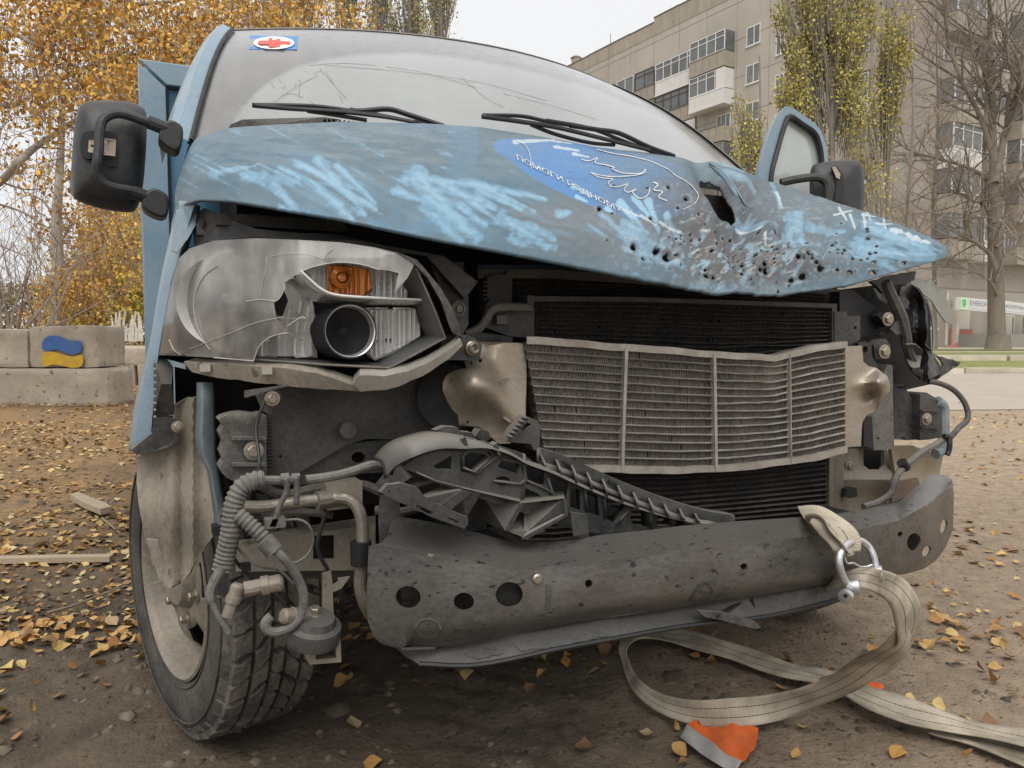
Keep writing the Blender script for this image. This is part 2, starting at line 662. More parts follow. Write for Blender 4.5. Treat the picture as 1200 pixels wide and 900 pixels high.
def sm(a, n=9):
    k = np.ones(n) / n
    return np.convolve(np.pad(a, n // 2, mode='reflect', reflect_type='odd'), k, 'valid')


fv, fY, bv, bY = sm(tab(HF, 1), 9), sm(tab(HF, 2), 21), sm(tab(HB, 1), 9), sm(tab(HB, 2), 29)
F3 = np.array([PY(u, v, y) for u, v, y in zip(hu, fv, fY)])
B3 = np.array([PY(u, v, y) for u, v, y in zip(hu, bv, bY)])
tt = np.linspace(0, 1, NT)
span = np.linalg.norm(B3 - F3, axis=1)
HP = np.zeros((NU, NT, 3))
for j, t in enumerate(tt):
    te = t
    q = F3 * (1 - te) + B3 * te
    bul = (4 * te * (1 - te)) ** 0.9 * 0.055 * np.minimum(1, span / 0.6) + 0.012 * np.exp(-((te - 0.10) / 0.07) ** 2) * np.minimum(1, span / .4)
    q[:, 2] += bul
    HP[:, j] = q
pu, pv, pd = proj(HP.reshape(-1, 3))


def gs(u, v, a, b=None, rot=0.0):
    b = b or a
    x, y = pu - u, pv - v
    c, s = cos(rot), sin(rot)
    return np.exp(-(((x * c + y * s) / a) ** 2 + ((-x * s + y * c) / b) ** 2))


disp = np.zeros(len(pu))
for a in [(868, 285, 62, 40, 0.3, -0.034), (838, 215, 30, 9, 0.85, -0.05), (868, 222, 26, 14, 0.7, 0.035), (905, 262, 26, 12, 0.9, 0.022),
          (880, 262, 14, 22, 0.2, -0.028), (920, 268, 12, 9, 0, -0.02), (935, 300, 55, 16, -0.15, 0.012), (770, 290, 40, 14, 0.1, -0.012),
          (850, 300, 9, 40, -0.3, 0.016), (888, 305, 8, 34, 0.25, 0.014), (825, 300, 8, 36, -0.5, -0.012), (745, 205, 60, 14, 0.55, -0.008),
          (800, 245, 50, 12, 0.6, 0.010), (980, 280, 60, 14, 0.25, -0.008), (560, 240, 90, 30, 0.1, -0.005), (320, 215, 80, 24, 0.0, 0.006)]:
    disp += a[5] * gs(*a[:5])
dm = gs(870, 285, 95, 55) + 0.4 * gs(980, 290, 90, 35)
disp += dm * 0.022 * (n2(pu, pv, 1 / 44., 3, 3) - 0.5) * 2
disp -= dm * 0.012 * np.clip(1 - np.abs(n2(pu * .9 + pv * .25, pv * .55 - pu * .12, 1 / 30., 2, 5) - 0.5) * 9, 0, 1)
hrnd = random.Random(4)
HOLES = [(746, 285, 3.6, 3.4), (774, 287, 3.2, 3), (786, 296, 5, 4.6), (757, 300, 2.4, 2), (964, 312, 4.2, 2.6), (942, 323, 4, 3), (1025, 319, 4.5, 2.2),
         (835, 317, 3.4, 2.4), (703, 244, 2.4, 2), (930, 326, 3, 2), (946, 300, 2.6, 2.4), (998, 318, 3.4, 2), (900, 316, 3, 2.2), (1060, 308, 2.6, 1.6)]
for k in range(165):
    c = hrnd.random()
    if c < 0.5:
        u, v = hrnd.gauss(872, 46), hrnd.gauss(300, 19)
    elif c < 0.75:
        u, v = hrnd.uniform(905, 1030), hrnd.gauss(295, 15)
    elif c < .9:
        u, v = hrnd.uniform(760, 900), hrnd.uniform(255, 315)
    else:
        u, v = hrnd.uniform(690, 830), hrnd.uniform(215, 300)
    q = hrnd.uniform(.9, 1.7) if hrnd.random() < .88 else hrnd.uniform(1.8, 2.9)
    HOLES.append((u, v, q, q * hrnd.uniform(.5, .85)))
holem = np.zeros(len(pu), bool)
pit = np.zeros(len(pu))
for u, v, a, b in HOLES:
    a, b = a * .85, b * .85
    r2 = ((pu - u) / a) ** 2 + ((pv - v) / b) ** 2
    holem |= r2 < 1.0
    g = np.exp(-r2 / 5.0)
    pit = np.maximum(pit, g)
    disp -= 0.0032 * np.exp(-r2 / 3.0) * min(1.3, a / 2.4)
    disp += 0.0012 * np.exp(-((np.sqrt(r2) - 2.1) / .6) ** 2)
for k in range(120):                                    # shallow shrapnel dents
    u, v = hrnd.gauss(885, 70), hrnd.gauss(297, 22)
    a = hrnd.uniform(1.5, 4.5)
    r2 = ((pu - u) / a) ** 2 + ((pv - v) / (a * .7)) ** 2
    g = np.exp(-r2)
    disp -= 0.0014 * g
    pit = np.maximum(pit, 0.6 * g * (r2 < 3) * (a < 2.6))
TEAR = [(826, 199), (836, 203), (846, 213), (858, 232), (870, 249), (866, 252), (852, 245), (840, 235), (830, 219)]
holem |= inpoly(pu, pv, TEAR)
nrm_h = np.cross(np.gradient(HP, axis=0), np.gradient(HP, axis=1)).reshape(-1, 3)
nrm_h /= np.linalg.norm(nrm_h, axis=1, keepdims=True) + 1e-9
nrm_h *= np.where((nrm_h @ np.array([0, -.5, .8])) < 0, -1, 1)[:, None]
HV = HP.reshape(-1, 3) + nrm_h * disp[:, None]
HVg = HV.reshape(NU, NT, 3)
hpv = proj(HV)[1].reshape(NU, NT)


def hood_at(u, v, off=0.0015):
    """place on the hood skin seen at that spot of the photograph, lifted by off"""
    i = int(np.clip(round((u - 205) / (1110 - 205) * (NU - 1)), 0, NU - 1))
    best = None
    for ii in (i - 1, i, i + 1):
        if 0 <= ii < NU:
            j = int(np.argmin(np.abs(hpv[ii] - v)))
            best = (ii, j) if ii == i else best
    ii, j = best
    vv = hpv[ii]
    j2 = min(NT - 1, j + 1) if vv[j] > v else max(0, j - 1)
    f = 0 if vv[j] == vv[j2] else (v - vv[j]) / (vv[j2] - vv[j])
    f = min(1, max(0, f))
    k0, k1 = ii * NT + j, ii * NT + j2
    p = HV[k0] * (1 - f) + HV[k1] * f
    # slide along the sight line's side direction to the wanted column
    uu, _, dd = proj(p[None])
    p = p + np.array(RT) * ((u - uu[0]) * dd[0] / FPX)
    return Vector(p + nrm_h[k0] * off)


# ---- paint of the hood: base coat, dust, smears, oval sticker, soot
base = np.array([0.058, 0.118, 0.160])
C = np.tile(base, (len(pu), 1))


def lay(c, m):
    m = np.clip(m, 0, 1)[:, None]
    C[:] = C * (1 - m) + np.array(c) * m


def sstep(x, a, b):
    t = np.clip((x - a) / (b - a), 0, 1)
    return t * t * (3 - 2 * t)


nz = n2(pu, pv, 1 / 60., 5, 11)
nz2 = n2(pu * 1.0 + pv * .4, pv * 2.2, 1 / 16., 4, 21)
nz3 = n2(pu, pv, 1 / 5., 3, 31)
lay((0.100, 0.145, 0.170), sstep(nz, 0.35, 0.7) * 0.7)
lay((0.19, 0.25, 0.29), (0.15 + .5 * gs(440, 175, 190, 26)) * sstep(n2(pu * .35 + pv, pv * 3 - pu * .3, 1 / 18., 4, 55), .4, .62) * .75)
lay((0.12, 0.13, 0.135), sstep(n2(pu, pv, 1 / 3.2, 2, 66), .68, .78) * .5)
lay((0.155, 0.19, 0.205), sstep(nz2, 0.55, 0.8) * 0.4)
lay((0.085, 0.19, 0.30), sstep(n2(pu, pv, 1 / 45., 4, 77), 0.5, 0.75) * 0.5 * (pu < 560))
lay((0.125, 0.135, 0.14), sstep(gs(700, 262, 130, 52), .2, .85) * 0.75)
lay((0.10, 0.115, 0.125), sstep(gs(870, 250, 130, 55), .2, .8) * 0.7)


def strokes(S):
    m = np.zeros(len(pu))
    for (u0, v0, u1, v1, wd, k) in S:
        dx, dy = u1 - u0, v1 - v0
        L2 = dx * dx + dy * dy + 1e-6
        t = np.clip(((pu - u0) * dx + (pv - v0) * dy) / L2, 0, 1)
        d = np.hypot(pu - (u0 + dx * t), pv - (v0 + dy * t))
        m = np.maximum(m, k * (1 - d / (wd * (1 - 0.45 * t))))
    return m


S1 = [(350, 195, 440, 243, 9, 1), (372, 190, 428, 250, 9, 1), (330, 200, 400, 240, 8, .9), (395, 195, 440, 238, 6, 1), (310, 205, 350, 250, 10, .8),
      (290, 210, 420, 220, 12, .7), (330, 245, 350, 252, 8, .9), (250, 205, 300, 196, 7, .7), (365, 215, 412, 256, 7, .9),
      (475, 208, 560, 215, 10, 1), (490, 205, 545, 262, 16, 1), (520, 215, 580, 240, 10, 1), (560, 215, 640, 232, 7, 1), (570, 218, 628, 246, 6, 1),
      (560, 220, 612, 243, 6, 1), (545, 225, 585, 258, 7, 1), (505, 230, 560, 280, 18, .9), (500, 240, 540, 284, 14, .8), (465, 222, 490, 232, 9, .9),
      (540, 240, 570, 262, 9, 1), (590, 252, 640, 290, 14, .75), (600, 278, 650, 290, 10, .8), (655, 250, 668, 248, 8, 1), (620, 262, 650, 280, 9, .8),
      (590, 250, 605, 262, 6, .9), (705, 250, 735, 277, 6, .9), (712, 245, 716, 248, 6, 1), (672, 218, 690, 228, 6, .9), (676, 230, 688, 236, 4, 1),
      (728, 238, 755, 268, 8, 1), (744, 232, 760, 250, 7, 1), (760, 235, 774, 268, 7, 1), (782, 250, 798, 270, 6, 1), (735, 260, 740, 272, 8, .8),
      (740, 268, 760, 300, 20, .8), (760, 290, 800, 310, 16, .8), (730, 262, 760, 270, 7, .9), (735, 290, 800, 305, 8, .9), (690, 262, 708, 275, 4, .5),
      (842, 190, 868, 205, 10, .9), (850, 205, 880, 232, 8, .7), (935, 250, 945, 285, 9, .9), (925, 250, 938, 290, 7, .8), (950, 262, 990, 270, 9, .8),
      (905, 215, 915, 240, 4, .8), (1010, 285, 1060, 300, 20, .9), (1040, 275, 1090, 292, 16, .9), (1020, 265, 1075, 285, 14, .9), (1060, 300, 1095, 298, 14, .8),
      (1020, 300, 1050, 318, 12, .7), (870, 250, 905, 262, 5, .8), (1085, 290, 1104, 296, 7, .6)]
sm1 = strokes(S1)
st1 = n2((pu * .88 + pv * .47) / 60., (-pu * .47 + pv * .88) / 3.4, 1.0, 3, 41)
st2 = n2((pu * .98 + pv * .2) / 50., (-pu * .2 + pv * .98) / 4.2, 1.0, 3, 42)
strk = np.where(pu < 450, st1, .5 * st1 + .5 * st2)
ragged = sm1 + 1.25 * (strk - 0.5) + 0.25 * (nz3 - 0.5)
wash = np.clip(gs(565, 245, 75, 34) + gs(385, 222, 62, 26) * .8 + gs(1030, 290, 62, 18) + gs(775, 285, 45, 24) * .8 + gs(640, 275, 40, 16) * .6 + gs(938, 262, 16, 24) * .7, 0, 1)
lay((0.150, 0.285, 0.39), wash * sstep(strk + .3 * (nz - .5), .30, .62) * .62)
lay((0.175, 0.33, 0.46), sstep(ragged, 0.16, 0.46) * (0.5 + 0.3 * sstep(nz3, .3, .7)))
lay((0.30, 0.46, 0.56), sstep(ragged, 0.60, 0.95) * 0.4)
OVAL = [(577, 169), (584, 164), (600, 162), (640, 163), (700, 170), (760, 182), (795, 194), (815, 212), (822, 230), (808, 246), (775, 257), (735, 256),
        (690, 240), (650, 222), (620, 205), (598, 189), (584, 179)]
ov = inpoly(pu, pv, OVAL).astype(float)
lay((0.060, 0.19, 0.42), ov * (0.95 - 0.45 * sstep(pu, 640, 800) - 0.25 * sstep(nz, .45, .75)))
lay((0.08, 0.13, 0.17), ov * 0.5 * sstep(pu, 700, 815))
S2 = [(602, 166, 650, 164, 4, 1), (650, 172, 678, 176, 3.5, 1), (672, 180, 690, 183, 3, 1), (640, 164, 670, 168, 3, .8)]
lay((0.45, 0.52, 0.57), sstep(strokes(S2) + 0.6 * (nz3 - .5), 0.3, 0.5) * .85)
lay((0.27, 0.47, 0.60), ov * sstep(strokes([s for s in S1 if 665 < s[0] < 800]) + 0.5 * (nz2 - .5), 0.25, 0.42) * 0.85)
# the scorched, dusty impact zone
soot = np.clip(gs(860, 300, 85, 34) * 1.1 + gs(840, 250, 40, 34) * .9 + 0.5 * gs(960, 312, 80, 16) + .6 * gs(795, 225, 50, 20), 0, 1)
lay((0.072, 0.073, 0.073), soot * (0.6 + 0.5 * sstep(nz2, 0.3, 0.65)) * (1 - 0.6 * sstep(ragged, .3, .5)))
lay((0.19, 0.18, 0.165), soot * sstep(nz3, 0.58, 0.8) * 0.5)
flk = sstep(n2(pu + .5 * pv, pv - .3 * pu, 1 / 7., 4, 123), .60, .64) * np.clip(gs(865, 290, 120, 48), 0, 1)
lay((0.24, 0.38, 0.47), flk * .75)
lay((0.085, 0.05, 0.03), sstep(n2(pu, pv, 1 / 6., 4, 124), .63, .68) * np.clip(gs(860, 295, 90, 36), 0, 1) * .7)
lay((0.5, 0.52, 0.52), sstep(n2(pu * .7 + pv, pv * 2.4, 1 / 8., 3, 125), .73, .76) * np.clip(gs(860, 280, 100, 50), 0, 1) * .7)
lay((0.05, 0.05, 0.05), sstep(gs(846, 222, 22, 14, .8), .3, .9) * .8)
S3 = [(1016, 246, 1020, 258, 2.5, 1), (1010, 251, 1026, 254, 2.2, 1), (1035, 252, 1038, 268, 2.2, 1), (1026, 262, 1046, 262, 2, 1), (984, 243, 992, 258, 2.6, 1),
      (978, 250, 998, 247, 2.4, 1), (996, 252, 1002, 268, 2.6, 1), (1012, 250, 1014, 266, 2.5, 1), (872, 254, 896, 262, 2, .8), (899, 268, 902, 280, 1.6, .8),
      (910, 225, 918, 240, 2.5, .9), (730, 245, 750, 253, 3, .8), (752, 252, 770, 262, 3, .8), (775, 258, 806, 266, 3, .8), (1045, 268, 1090, 285, 7, .6)]
lay((0.46, 0.53, 0.56), sstep(strokes(S3) + 0.8 * (nz3 - .5), 0.25, 0.5) * .85)
lay((0.035, 0.034, 0.033), np.clip(pit * 1.3 - .35, 0, 1) * .85)
lay((0.34, 0.34, 0.33), np.exp(-((pit - .22) / .07) ** 2) * sstep(nz3, .48, .6) * .7)      # chipped rims
scr = sstep(n2(pu * 0.5 + pv * .9, pv * 6, 1 / 9., 3, 91), .74, .80)
lay((0.05, 0.055, 0.06), scr * 0.5 * sstep(pu, 520, 760))

F = []
qm = holem.reshape(NU, NT)
for i in range(NU - 1):
    for j in range(NT - 1):
        if int(qm[i, j]) + int(qm[i + 1, j]) + int(qm[i, j + 1]) + int(qm[i + 1, j + 1]) < 2:
            a = i * NT + j
            F.append((a, a + NT, a + NT + 1, a + 1))
hood = mk('hood', HV, F, HOODM, van, 'dented hood with smeared paint and dozens of shrapnel holes', 0, colors=C)
hood.data.shade_smooth()
sol = hood.modifiers.new('sheet', 'SOLIDIFY')
sol.thickness = 0.006
sol.offset = -1 if hood.data.polygons[0].normal.z > 0 else 1
# torn lip curled up beside the gash
mb = MB()
lip = [[hood_at(u, v, o) for u, v, o in row] for row in
       [[(832, 195, .001), (831, 193, .006), (829, 193, .010)], [(846, 208, .001), (846, 205, .010), (843, 205, .016)],
        [(858, 226, .001), (859, 222, .011), (856, 222, .017)], [(872, 248, .001), (874, 244, .006), (871, 243, .010)]]]
mb.grid(lip)
torn = mb.build('torn_edge', PAINT, hood)
torn.modifiers.new('s', 'SOLIDIFY').thickness = 0.003
# lettering along the lower rim of the oval sticker
fc = bpy.data.curves.new('letters', 'FONT')
fc.body = 'ПОМОГИ РОДНОМУ'
fc.resolution_u = 3
fc.offset = 0.012
fo = bpy.data.objects.new('letters', fc)
col.objects.link(fo)
bpy.context.view_layer.update()
tm = bpy.data.meshes.new_from_object(fo.evaluated_get(bpy.context.evaluated_depsgraph_get()))
bpy.data.objects.remove(fo)
path = smooth_pts([(605, 187), (630, 200), (655, 212), (690, 231), (729, 250)], 12)
pl = np.array(path)
sl = np.concatenate([[0], np.cumsum(np.hypot(*np.diff(pl, axis=0).T))])
bmt = bmesh.new()
bmt.from_mesh(tm)
bmesh.ops.triangulate(bmt, faces=bmt.faces)
bmesh.ops.subdivide_edges(bmt, edges=[e for e in bmt.edges if e.calc_length() > 0.25], cuts=1)
xs = [v.co.x for v in bmt.verts]
xm = max(xs)
for v in bmt.verts:
    s_ = v.co.x / xm * sl[-1]
    bu = np.interp(s_, sl, pl[:, 0])
    bv_ = np.interp(s_, sl, pl[:, 1])
    v.co = hood_at(bu - v.co.y * 2.0, bv_ - v.co.y * 8.8, 0.0016)
bmesh.ops.triangulate(bmt, faces=bmt.faces)
mt = bpy.data.meshes.new('lettering')
bmt.to_mesh(mt)
bmt.free()
mt.materials.append(TEXTW)
lo = bpy.data.objects.new('lettering', mt)
col.objects.link(lo)
tag(lo, parent=hood)


def line_on_hood(name, pts, wpx, mat):
    P = smooth_pts(pts, 5)
    rows = []
    for i, p in enumerate(P):
        a, b = P[max(0, i - 1)], P[min(len(P) - 1, i + 1)]
        d = b - a
        d = d / (np.linalg.norm(d) + 1e-9)
        n_ = np.array([-d[1], d[0]]) * wpx / 2 * (0.75 + 0.5 * hrnd.random())
        rows.append([hood_at(*(p + n_), .0018), hood_at(*(p - n_), .0018)])
    return MB().grid(rows).build(name, mat, hood, smooth=0)


def c7(L_):
    return [(600 + a / 5.4545, 150 + b / 5.4545) for a, b in L_]


line_on_hood('drawn_line', c7([(440, 205), (490, 215), (545, 195), (530, 225), (600, 240), (650, 255), (640, 265), (700, 290), (790, 295), (830, 290), (850, 268),
                               (846, 287), (790, 305), (650, 315), (560, 305), (500, 288), (560, 320), (640, 330), (615, 350), (630, 375), (680, 380), (740, 360),
                               (715, 395), (740, 415), (790, 395), (770, 415), (800, 450), (840, 450), (870, 425), (880, 385)]), 0.95, WHITE)
line_on_hood('drawn_line', c7([(540, 140), (640, 165), (760, 185), (880, 215), (960, 250), (1000, 270), (1050, 310), (1120, 350), (1170, 400), (1190, 440),
                               (1160, 490), (1090, 525)]), 0.8, WHITE)
line_on_hood('drawn_line', c7([(30, 85), (80, 110), (105, 150), (118, 200), (122, 270)]), 0.6, WHITE)
line_on_hood('drawn_line', c7([(900, 350), (930, 365), (905, 400), (960, 410), (935, 445), (990, 470)]), 1.2, WHITE)

# ---- windscreen
NA, NB = 150, 60
aa, bb = np.meshgrid(np.linspace(-1, 1, NA), np.linspace(0, 1, NB), indexing='ij')
wx = aa * (0.93 * (1 - bb) + 0.745 * bb)
wy = (1.80 + 0.20 * aa ** 2) * (1 - bb) + (2.56 + 0.19 * aa ** 2) * bb
wz = (1.35 + 0.02 * np.abs(aa)) * (1 - bb) + (1.945 + 0.016 * aa - 0.008 * aa ** 2) * bb + 0.05 * np.sin(pi * bb)
WP = np.stack([wx, wy, wz], -1).reshape(-1, 3)
wu, wv, _ = proj(WP)
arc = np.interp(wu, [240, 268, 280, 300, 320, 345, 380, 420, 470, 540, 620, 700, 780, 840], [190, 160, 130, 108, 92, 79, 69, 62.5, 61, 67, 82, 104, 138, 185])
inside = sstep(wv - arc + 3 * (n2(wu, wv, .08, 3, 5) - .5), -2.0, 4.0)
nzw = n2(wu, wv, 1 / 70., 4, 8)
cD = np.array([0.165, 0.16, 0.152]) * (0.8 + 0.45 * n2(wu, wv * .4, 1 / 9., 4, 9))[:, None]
cI = np.array([0.285, 0.298, 0.29]) * (0.85 + 0.3 * nzw)[:, None]  # wiped area: reflected sky painted in as light grey
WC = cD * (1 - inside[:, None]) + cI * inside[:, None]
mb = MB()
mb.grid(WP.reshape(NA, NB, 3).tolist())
ws = mk('windscreen', mb.v, mb.f, GLASSD, van, 'dusty windscreen with a wiped arc painted pale as reflected sky', 0, colors=WC)
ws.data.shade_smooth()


def ws_at(u, v, off=0.004):
    k = int(np.argmin((wu - u) ** 2 + (wv - v) ** 2))
    return D(u, v, (Vector(WP[k]) - CAM).dot(FW) - off)


for L_ in [[(318, 96), (322, 103), (334, 102), (326, 92)], [(368, 86), (375, 83), (378, 84), (408, 118)], [(382, 84), (390, 96), (402, 120)], [(318, 122), (340, 106), (372, 88)],
           [(330, 112), (345, 110), (368, 122)], [(360, 77), (400, 74), (450, 78), (500, 86), (560, 103)], [(540, 90), (570, 115), (600, 130)], [(380, 76), (470, 84), (560, 96), (640, 118)],
           [(590, 110), (640, 122), (700, 140)], [(345, 100), (352, 94), (350, 112)]]:
    MB().tube([ws_at(*p) for p in smooth_pts(L_, 4)], 0.0004, 4).build('crack', STEELG, ws, smooth=0)
# red cross sticker behind the top of the screen
stick = plate('sticker', [(293, 41.5), (349, 42.5), (348, 58), (292, 57.5)], [], lambda u, v: ws_at(u, v, 0.010), 0.001, BLUED, ws, smooth=0)
plate('sticker_oval', ell(321, 50, 24, 7.4, 28), [], lambda u, v: ws_at(u, v, 0.016), 0.001, WHITED, ws, smooth=0)
plate('cross', [(303, 47.5), (315, 47.3), (315, 44.5), (328, 44.8), (328, 47.8), (340, 48.5), (340, 52), (328, 51.8), (328, 55), (315, 54.8), (315, 52), (302, 51.8)], [],
      lambda u, v: ws_at(u, v, 0.022), 0.001, REDD, ws, smooth=0)

# ---- roof, pillars, cab side
mb = MB()
rows = []
for k in range(31):
    a = -1 + 2 * k / 30
    top = np.array([a * 0.745, 2.56 + 0.19 * a * a, 1.945 + 0.016 * a - 0.008 * a * a])
    rows.append([Vector(top + np.array([0, -0.003, 0.001])), Vector(top + np.array([0, .012, .010])), Vector(top + np.array([0, .14, .028])), Vector(top + np.array([0, .9, .03]))])
mb.grid(rows)
mb.build('roof', STEELG, van)
mb = MB()
pil = []
for k in range(17):
    b = k / 16
    i = int(b * (NB - 1))
    e = Vector(WP.reshape(NA, NB, 3)[0, i])
    pil.append([e + Vector((0.006, -0.012, 0.004)), e + Vector((-0.025, -0.016, 0.012)), e + Vector((-0.045 + 0.01 * b, 0.004, 0.01)), e + Vector((-0.058 + 0.016 * b, 0.05, 0)),
                e + Vector((-0.05 + 0.02 * b, 0.16, -.02))])
mb.grid(pil)
mb.build('pillar', PAINT, van)
mb = MB()
seal = []
for k in range(17):
    i = int(k / 16 * (NB - 1))
    seal.append(Vector(WP.reshape(NA, NB, 3)[0, i]) + Vector((0.008, -0.012, 0.006)))
MB().tube(seal, 0.006, 6).build('screen_seal', SEAL, van)
mb = MB()
pil = []
for k in range(17):
    i = int(k / 16 * (NB - 1))
    e = Vector(WP.reshape(NA, NB, 3)[-1, i])
    pil.append([e + Vector((-0.006, -0.01, 0.004)), e + Vector((0.008, -0.006, 0.004)), e + Vector((0.018, 0.02, 0)), e + Vector((0.03, 0.12, -.01))])
mb.grid(pil)
mb.build('pillar', STEELG, van)
mb = MB()
mb.grid([[Vector((-0.925, y, 0.42)), Vector((-0.93, y, 0.8)), Vector((-0.925, y, 1.2)), Vector((-0.915, y + .03, 1.36))] for y in (2.28, 2.6, 3.0, 3.35)])
mb.grid([[Vector((-0.93, 2.12, 1.36)), Vector((-0.76, 2.86, 1.93))], [Vector((-0.88, 3.35, 1.36)), Vector((-0.70, 3.35, 1.93))]])
mb.grid([[Vector((-0.955, 1.84, z)), Vector((-0.945, 2.05, z + .01)), Vector((-0.93, 2.275, z))] for z in (.80, 1.0, 1.2, 1.345)])
mb.build('cab_side', PAINT, van)
mb = MB()
mb.grid([[Vector((0.99, y, 0.42)), Vector((1.0, y, 0.8)), Vector((0.985, y, 1.2)), Vector((0.95, y + .03, 1.36))] for y in (2.9, 3.35)])
mb.build('cab_side', PAINT, van)
# ambulance body behind the cab
mb = MB()
Yb = 3.4
a, b = PY(165, 72, Yb), PY(169, 380, Yb)
x0, zt = a.x, a.z
mb.box((0.0, Yb + 1.55, (zt + 0.55) / 2), (-2 * x0 - 0.02, 3.05, zt - 0.55))
box = mb.build('box_body', PAINTD, van, 'square blue ambulance body behind the cab')
bev = box.modifiers.new('bev', 'BEVEL')
bev.width = 0.015
bev.segments = 4
for pts in ([(x0 - .012, Yb - .03, .5), (x0 + .085, Yb - .03, .5), (x0 + .085, Yb - .03, zt - .095), (x0 - .012, Yb - .03, zt - .012)],
            [(x0 - .008, Yb - .032, zt), (x0 + .088, Yb - .032, zt - .086), (-x0 - .088, Yb - .032, zt - .086), (-x0 + .008, Yb - .032, zt)]):
    f = MB().poly(pts, (0, .028, 0)).build('edge_profile', PAINT, box)
    q = f.modifiers.new('bev', 'BEVEL')
    q.width = 0.004
    q.segments = 2
MB().tube([(x0 + .092, Yb - .004, .5), (x0 + .092, Yb - .004, zt - .09), (-x0 - .09, Yb - .004, zt - .09)], .008, 5).build('panel_gap', SEAL, box)

# ---- scuttle panel and wipers
sc_pts = [(268, 153), (270, 146), (284, 140), (380, 137), (432, 145), (520, 152), (520, 160), (268, 162)]
def scut(u, v):
    return PY(u, v, float(np.interp(u, [268, 330, 430, 520], [1.90, 1.845, 1.80, 1.78])))
slots = [[(u, 139.5), (u + 3.4, 139.7), (u + 3.4, 146), (u, 146)] for u in np.arange(379, 425, 5.2)]
cow = plate('scuttle_panel', sc_pts, slots, scut, 0.02, DUSTP, van, back=(0, .03, 0), step=14)


def wiper(blade, arm, spring, Yt):
    def wp(u, v):
        return PY(u, v, float(np.interp(u, Yt[0], Yt[1])))
    r = MB().tube([wp(*p) for p in smooth_pts(arm, 5)], 0.0065, 6).build('wiper_arm', SEAL, van)
    m = MB()
    P = smooth_pts(blade, 6)
    m.grid([[wp(u, v - 1.6), wp(u, v + 1.2), wp(u, v + 3.4 * q)] for (u, v), q in zip(P, np.linspace(1, .6, len(P)))])
    bl = m.build('wiper_blade', SEAL, van)
    bl.modifiers.new('s', 'SOLIDIFY').thickness = 0.008
    for s_ in spring:
        MB().tube([wp(*p) for p in smooth_pts(s_, 5)], 0.005, 6).build('wiper_link', SEAL, bl)


wiper([(296, 123), (340, 127), (400, 131), (450, 137), (490, 144)], [(520, 148), (480, 135), (455, 128), (425, 130), (400, 130)],
      [[(300, 123), (340, 123.5), (375, 125), (420, 131)], [(360, 130), (400, 136), (430, 141)], [(410, 128), (450, 136), (500, 146)]], ([290, 420, 530], [1.90, 1.83, 1.765]))
wiper([(564, 136), (600, 141), (650, 149), (700, 161), (760, 176)], [(790, 183), (760, 172), (725, 156), (700, 152), (668, 147)],
      [[(566, 135), (610, 136), (640, 142), (680, 149)], [(622, 146), (650, 157), (690, 167), (720, 170)], [(640, 141), (690, 150), (730, 165), (775, 182)]], ([560, 680, 800], [1.745, 1.765, 1.84]))

# ---- mirrors
Ym = 1.98
outl = [(96, 122), (110, 118), (140, 118), (160, 122), (171, 132), (172, 160), (168, 215), (161, 243), (150, 249), (120, 245), (92, 236), (84, 226), (83, 205), (86, 160), (90, 135)]
outl = [tuple(p) for p in smooth_pts(outl, 4, True)]
cu, cv = 127, 183
mrows = []
for k, (sc_f, dy) in enumerate([(1.0, .075), (1.0, .03), (.97, .006), (.86, -.02), (.6, -.036), (.3, -.042), (0.02, -.043)]):
    mrows.append([PY(cu + (u - cu) * sc_f, cv + (v - cv) * sc_f, Ym + dy) for u, v in outl + outl[:1]])
mir = MB().grid(mrows).build('mirror', BLACKP, van, 'large black towing mirror seen from behind', smooth=50)
plate('mirror_glass', [(cu + (u - cu) * .96, cv + (v - cv) * .96) for u, v in outl], [], lambda u, v: PY(u, v, Ym + .07), .004, CHROME, mir)
rec = [tuple(p) for p in smooth_pts([(96, 158), (110, 153), (132, 155), (138, 162), (138, 190), (132, 196), (122, 192), (116, 186), (96, 184)], 3, True)]
plate('recess', rec, [], flat(Ym - .047), .01, SEAL, mir)
cl = plate('clamp', [(104, 164), (118, 162), (136, 165), (135, 183), (118, 181), (103, 178)], ell(108, 171, 1.6, 1.6, 8) and [ell(108, 171, 1.8, 1.8, 8)], lambda u, v: PY(u, v, Ym - .068 - .012 * math.exp(-((u - 119) / 7) ** 2)), .004, ALU, mir, step=5)
armp = smooth_pts([(200, 157), (186, 150), (172, 143), (150, 135), (135, 133), (122, 139), (117, 152), (116, 172), (114, 190), (114, 203), (121, 214), (135, 220), (152, 223), (168, 228), (186, 236)], 5)
MB().tube([PY(u, v, float(np.interp(i, [0, 10, 20, 40, 60, 70], [1.93, 1.92, 1.915, 1.90, 1.92, 1.93]))) for i, (u, v) in enumerate(armp)], px(120, 180, 1.92, 5.6), 10).build('mirror_arm', BLACKP, mir)
for p, q in (((174, 143), (197, 152)), ((154, 225), (172, 231))):
    MB().tube([PY(*p, 1.922), PY(*q, 1.93)], px(180, 150, 1.93, 8), 12).build('arm_sleeve', BLACKP, mir)
for pl_ in ([(190, 146), (200, 140), (212, 146), (215, 156), (212, 172), (205, 177), (190, 168), (186, 158)], [(170, 226), (180, 220), (194, 226), (198, 236), (196, 252), (186, 254), (170, 246), (166, 236)]):
    mm = MB().poly([PY(u, v, 1.915) for u, v in [tuple(p) for p in smooth_pts(pl_, 3, True)]], (0.0, .07, 0)).build('arm_bracket', BLACKP, mir)
    q = mm.modifiers.new('b', 'BEVEL')
    q.width = .006
    q.segments = 3

# ---- open door on the far side with its window and mirror
def dr(u, v):
    return D(u, v, float(np.interp(u, [880, 990], [3.0, 3.3])))


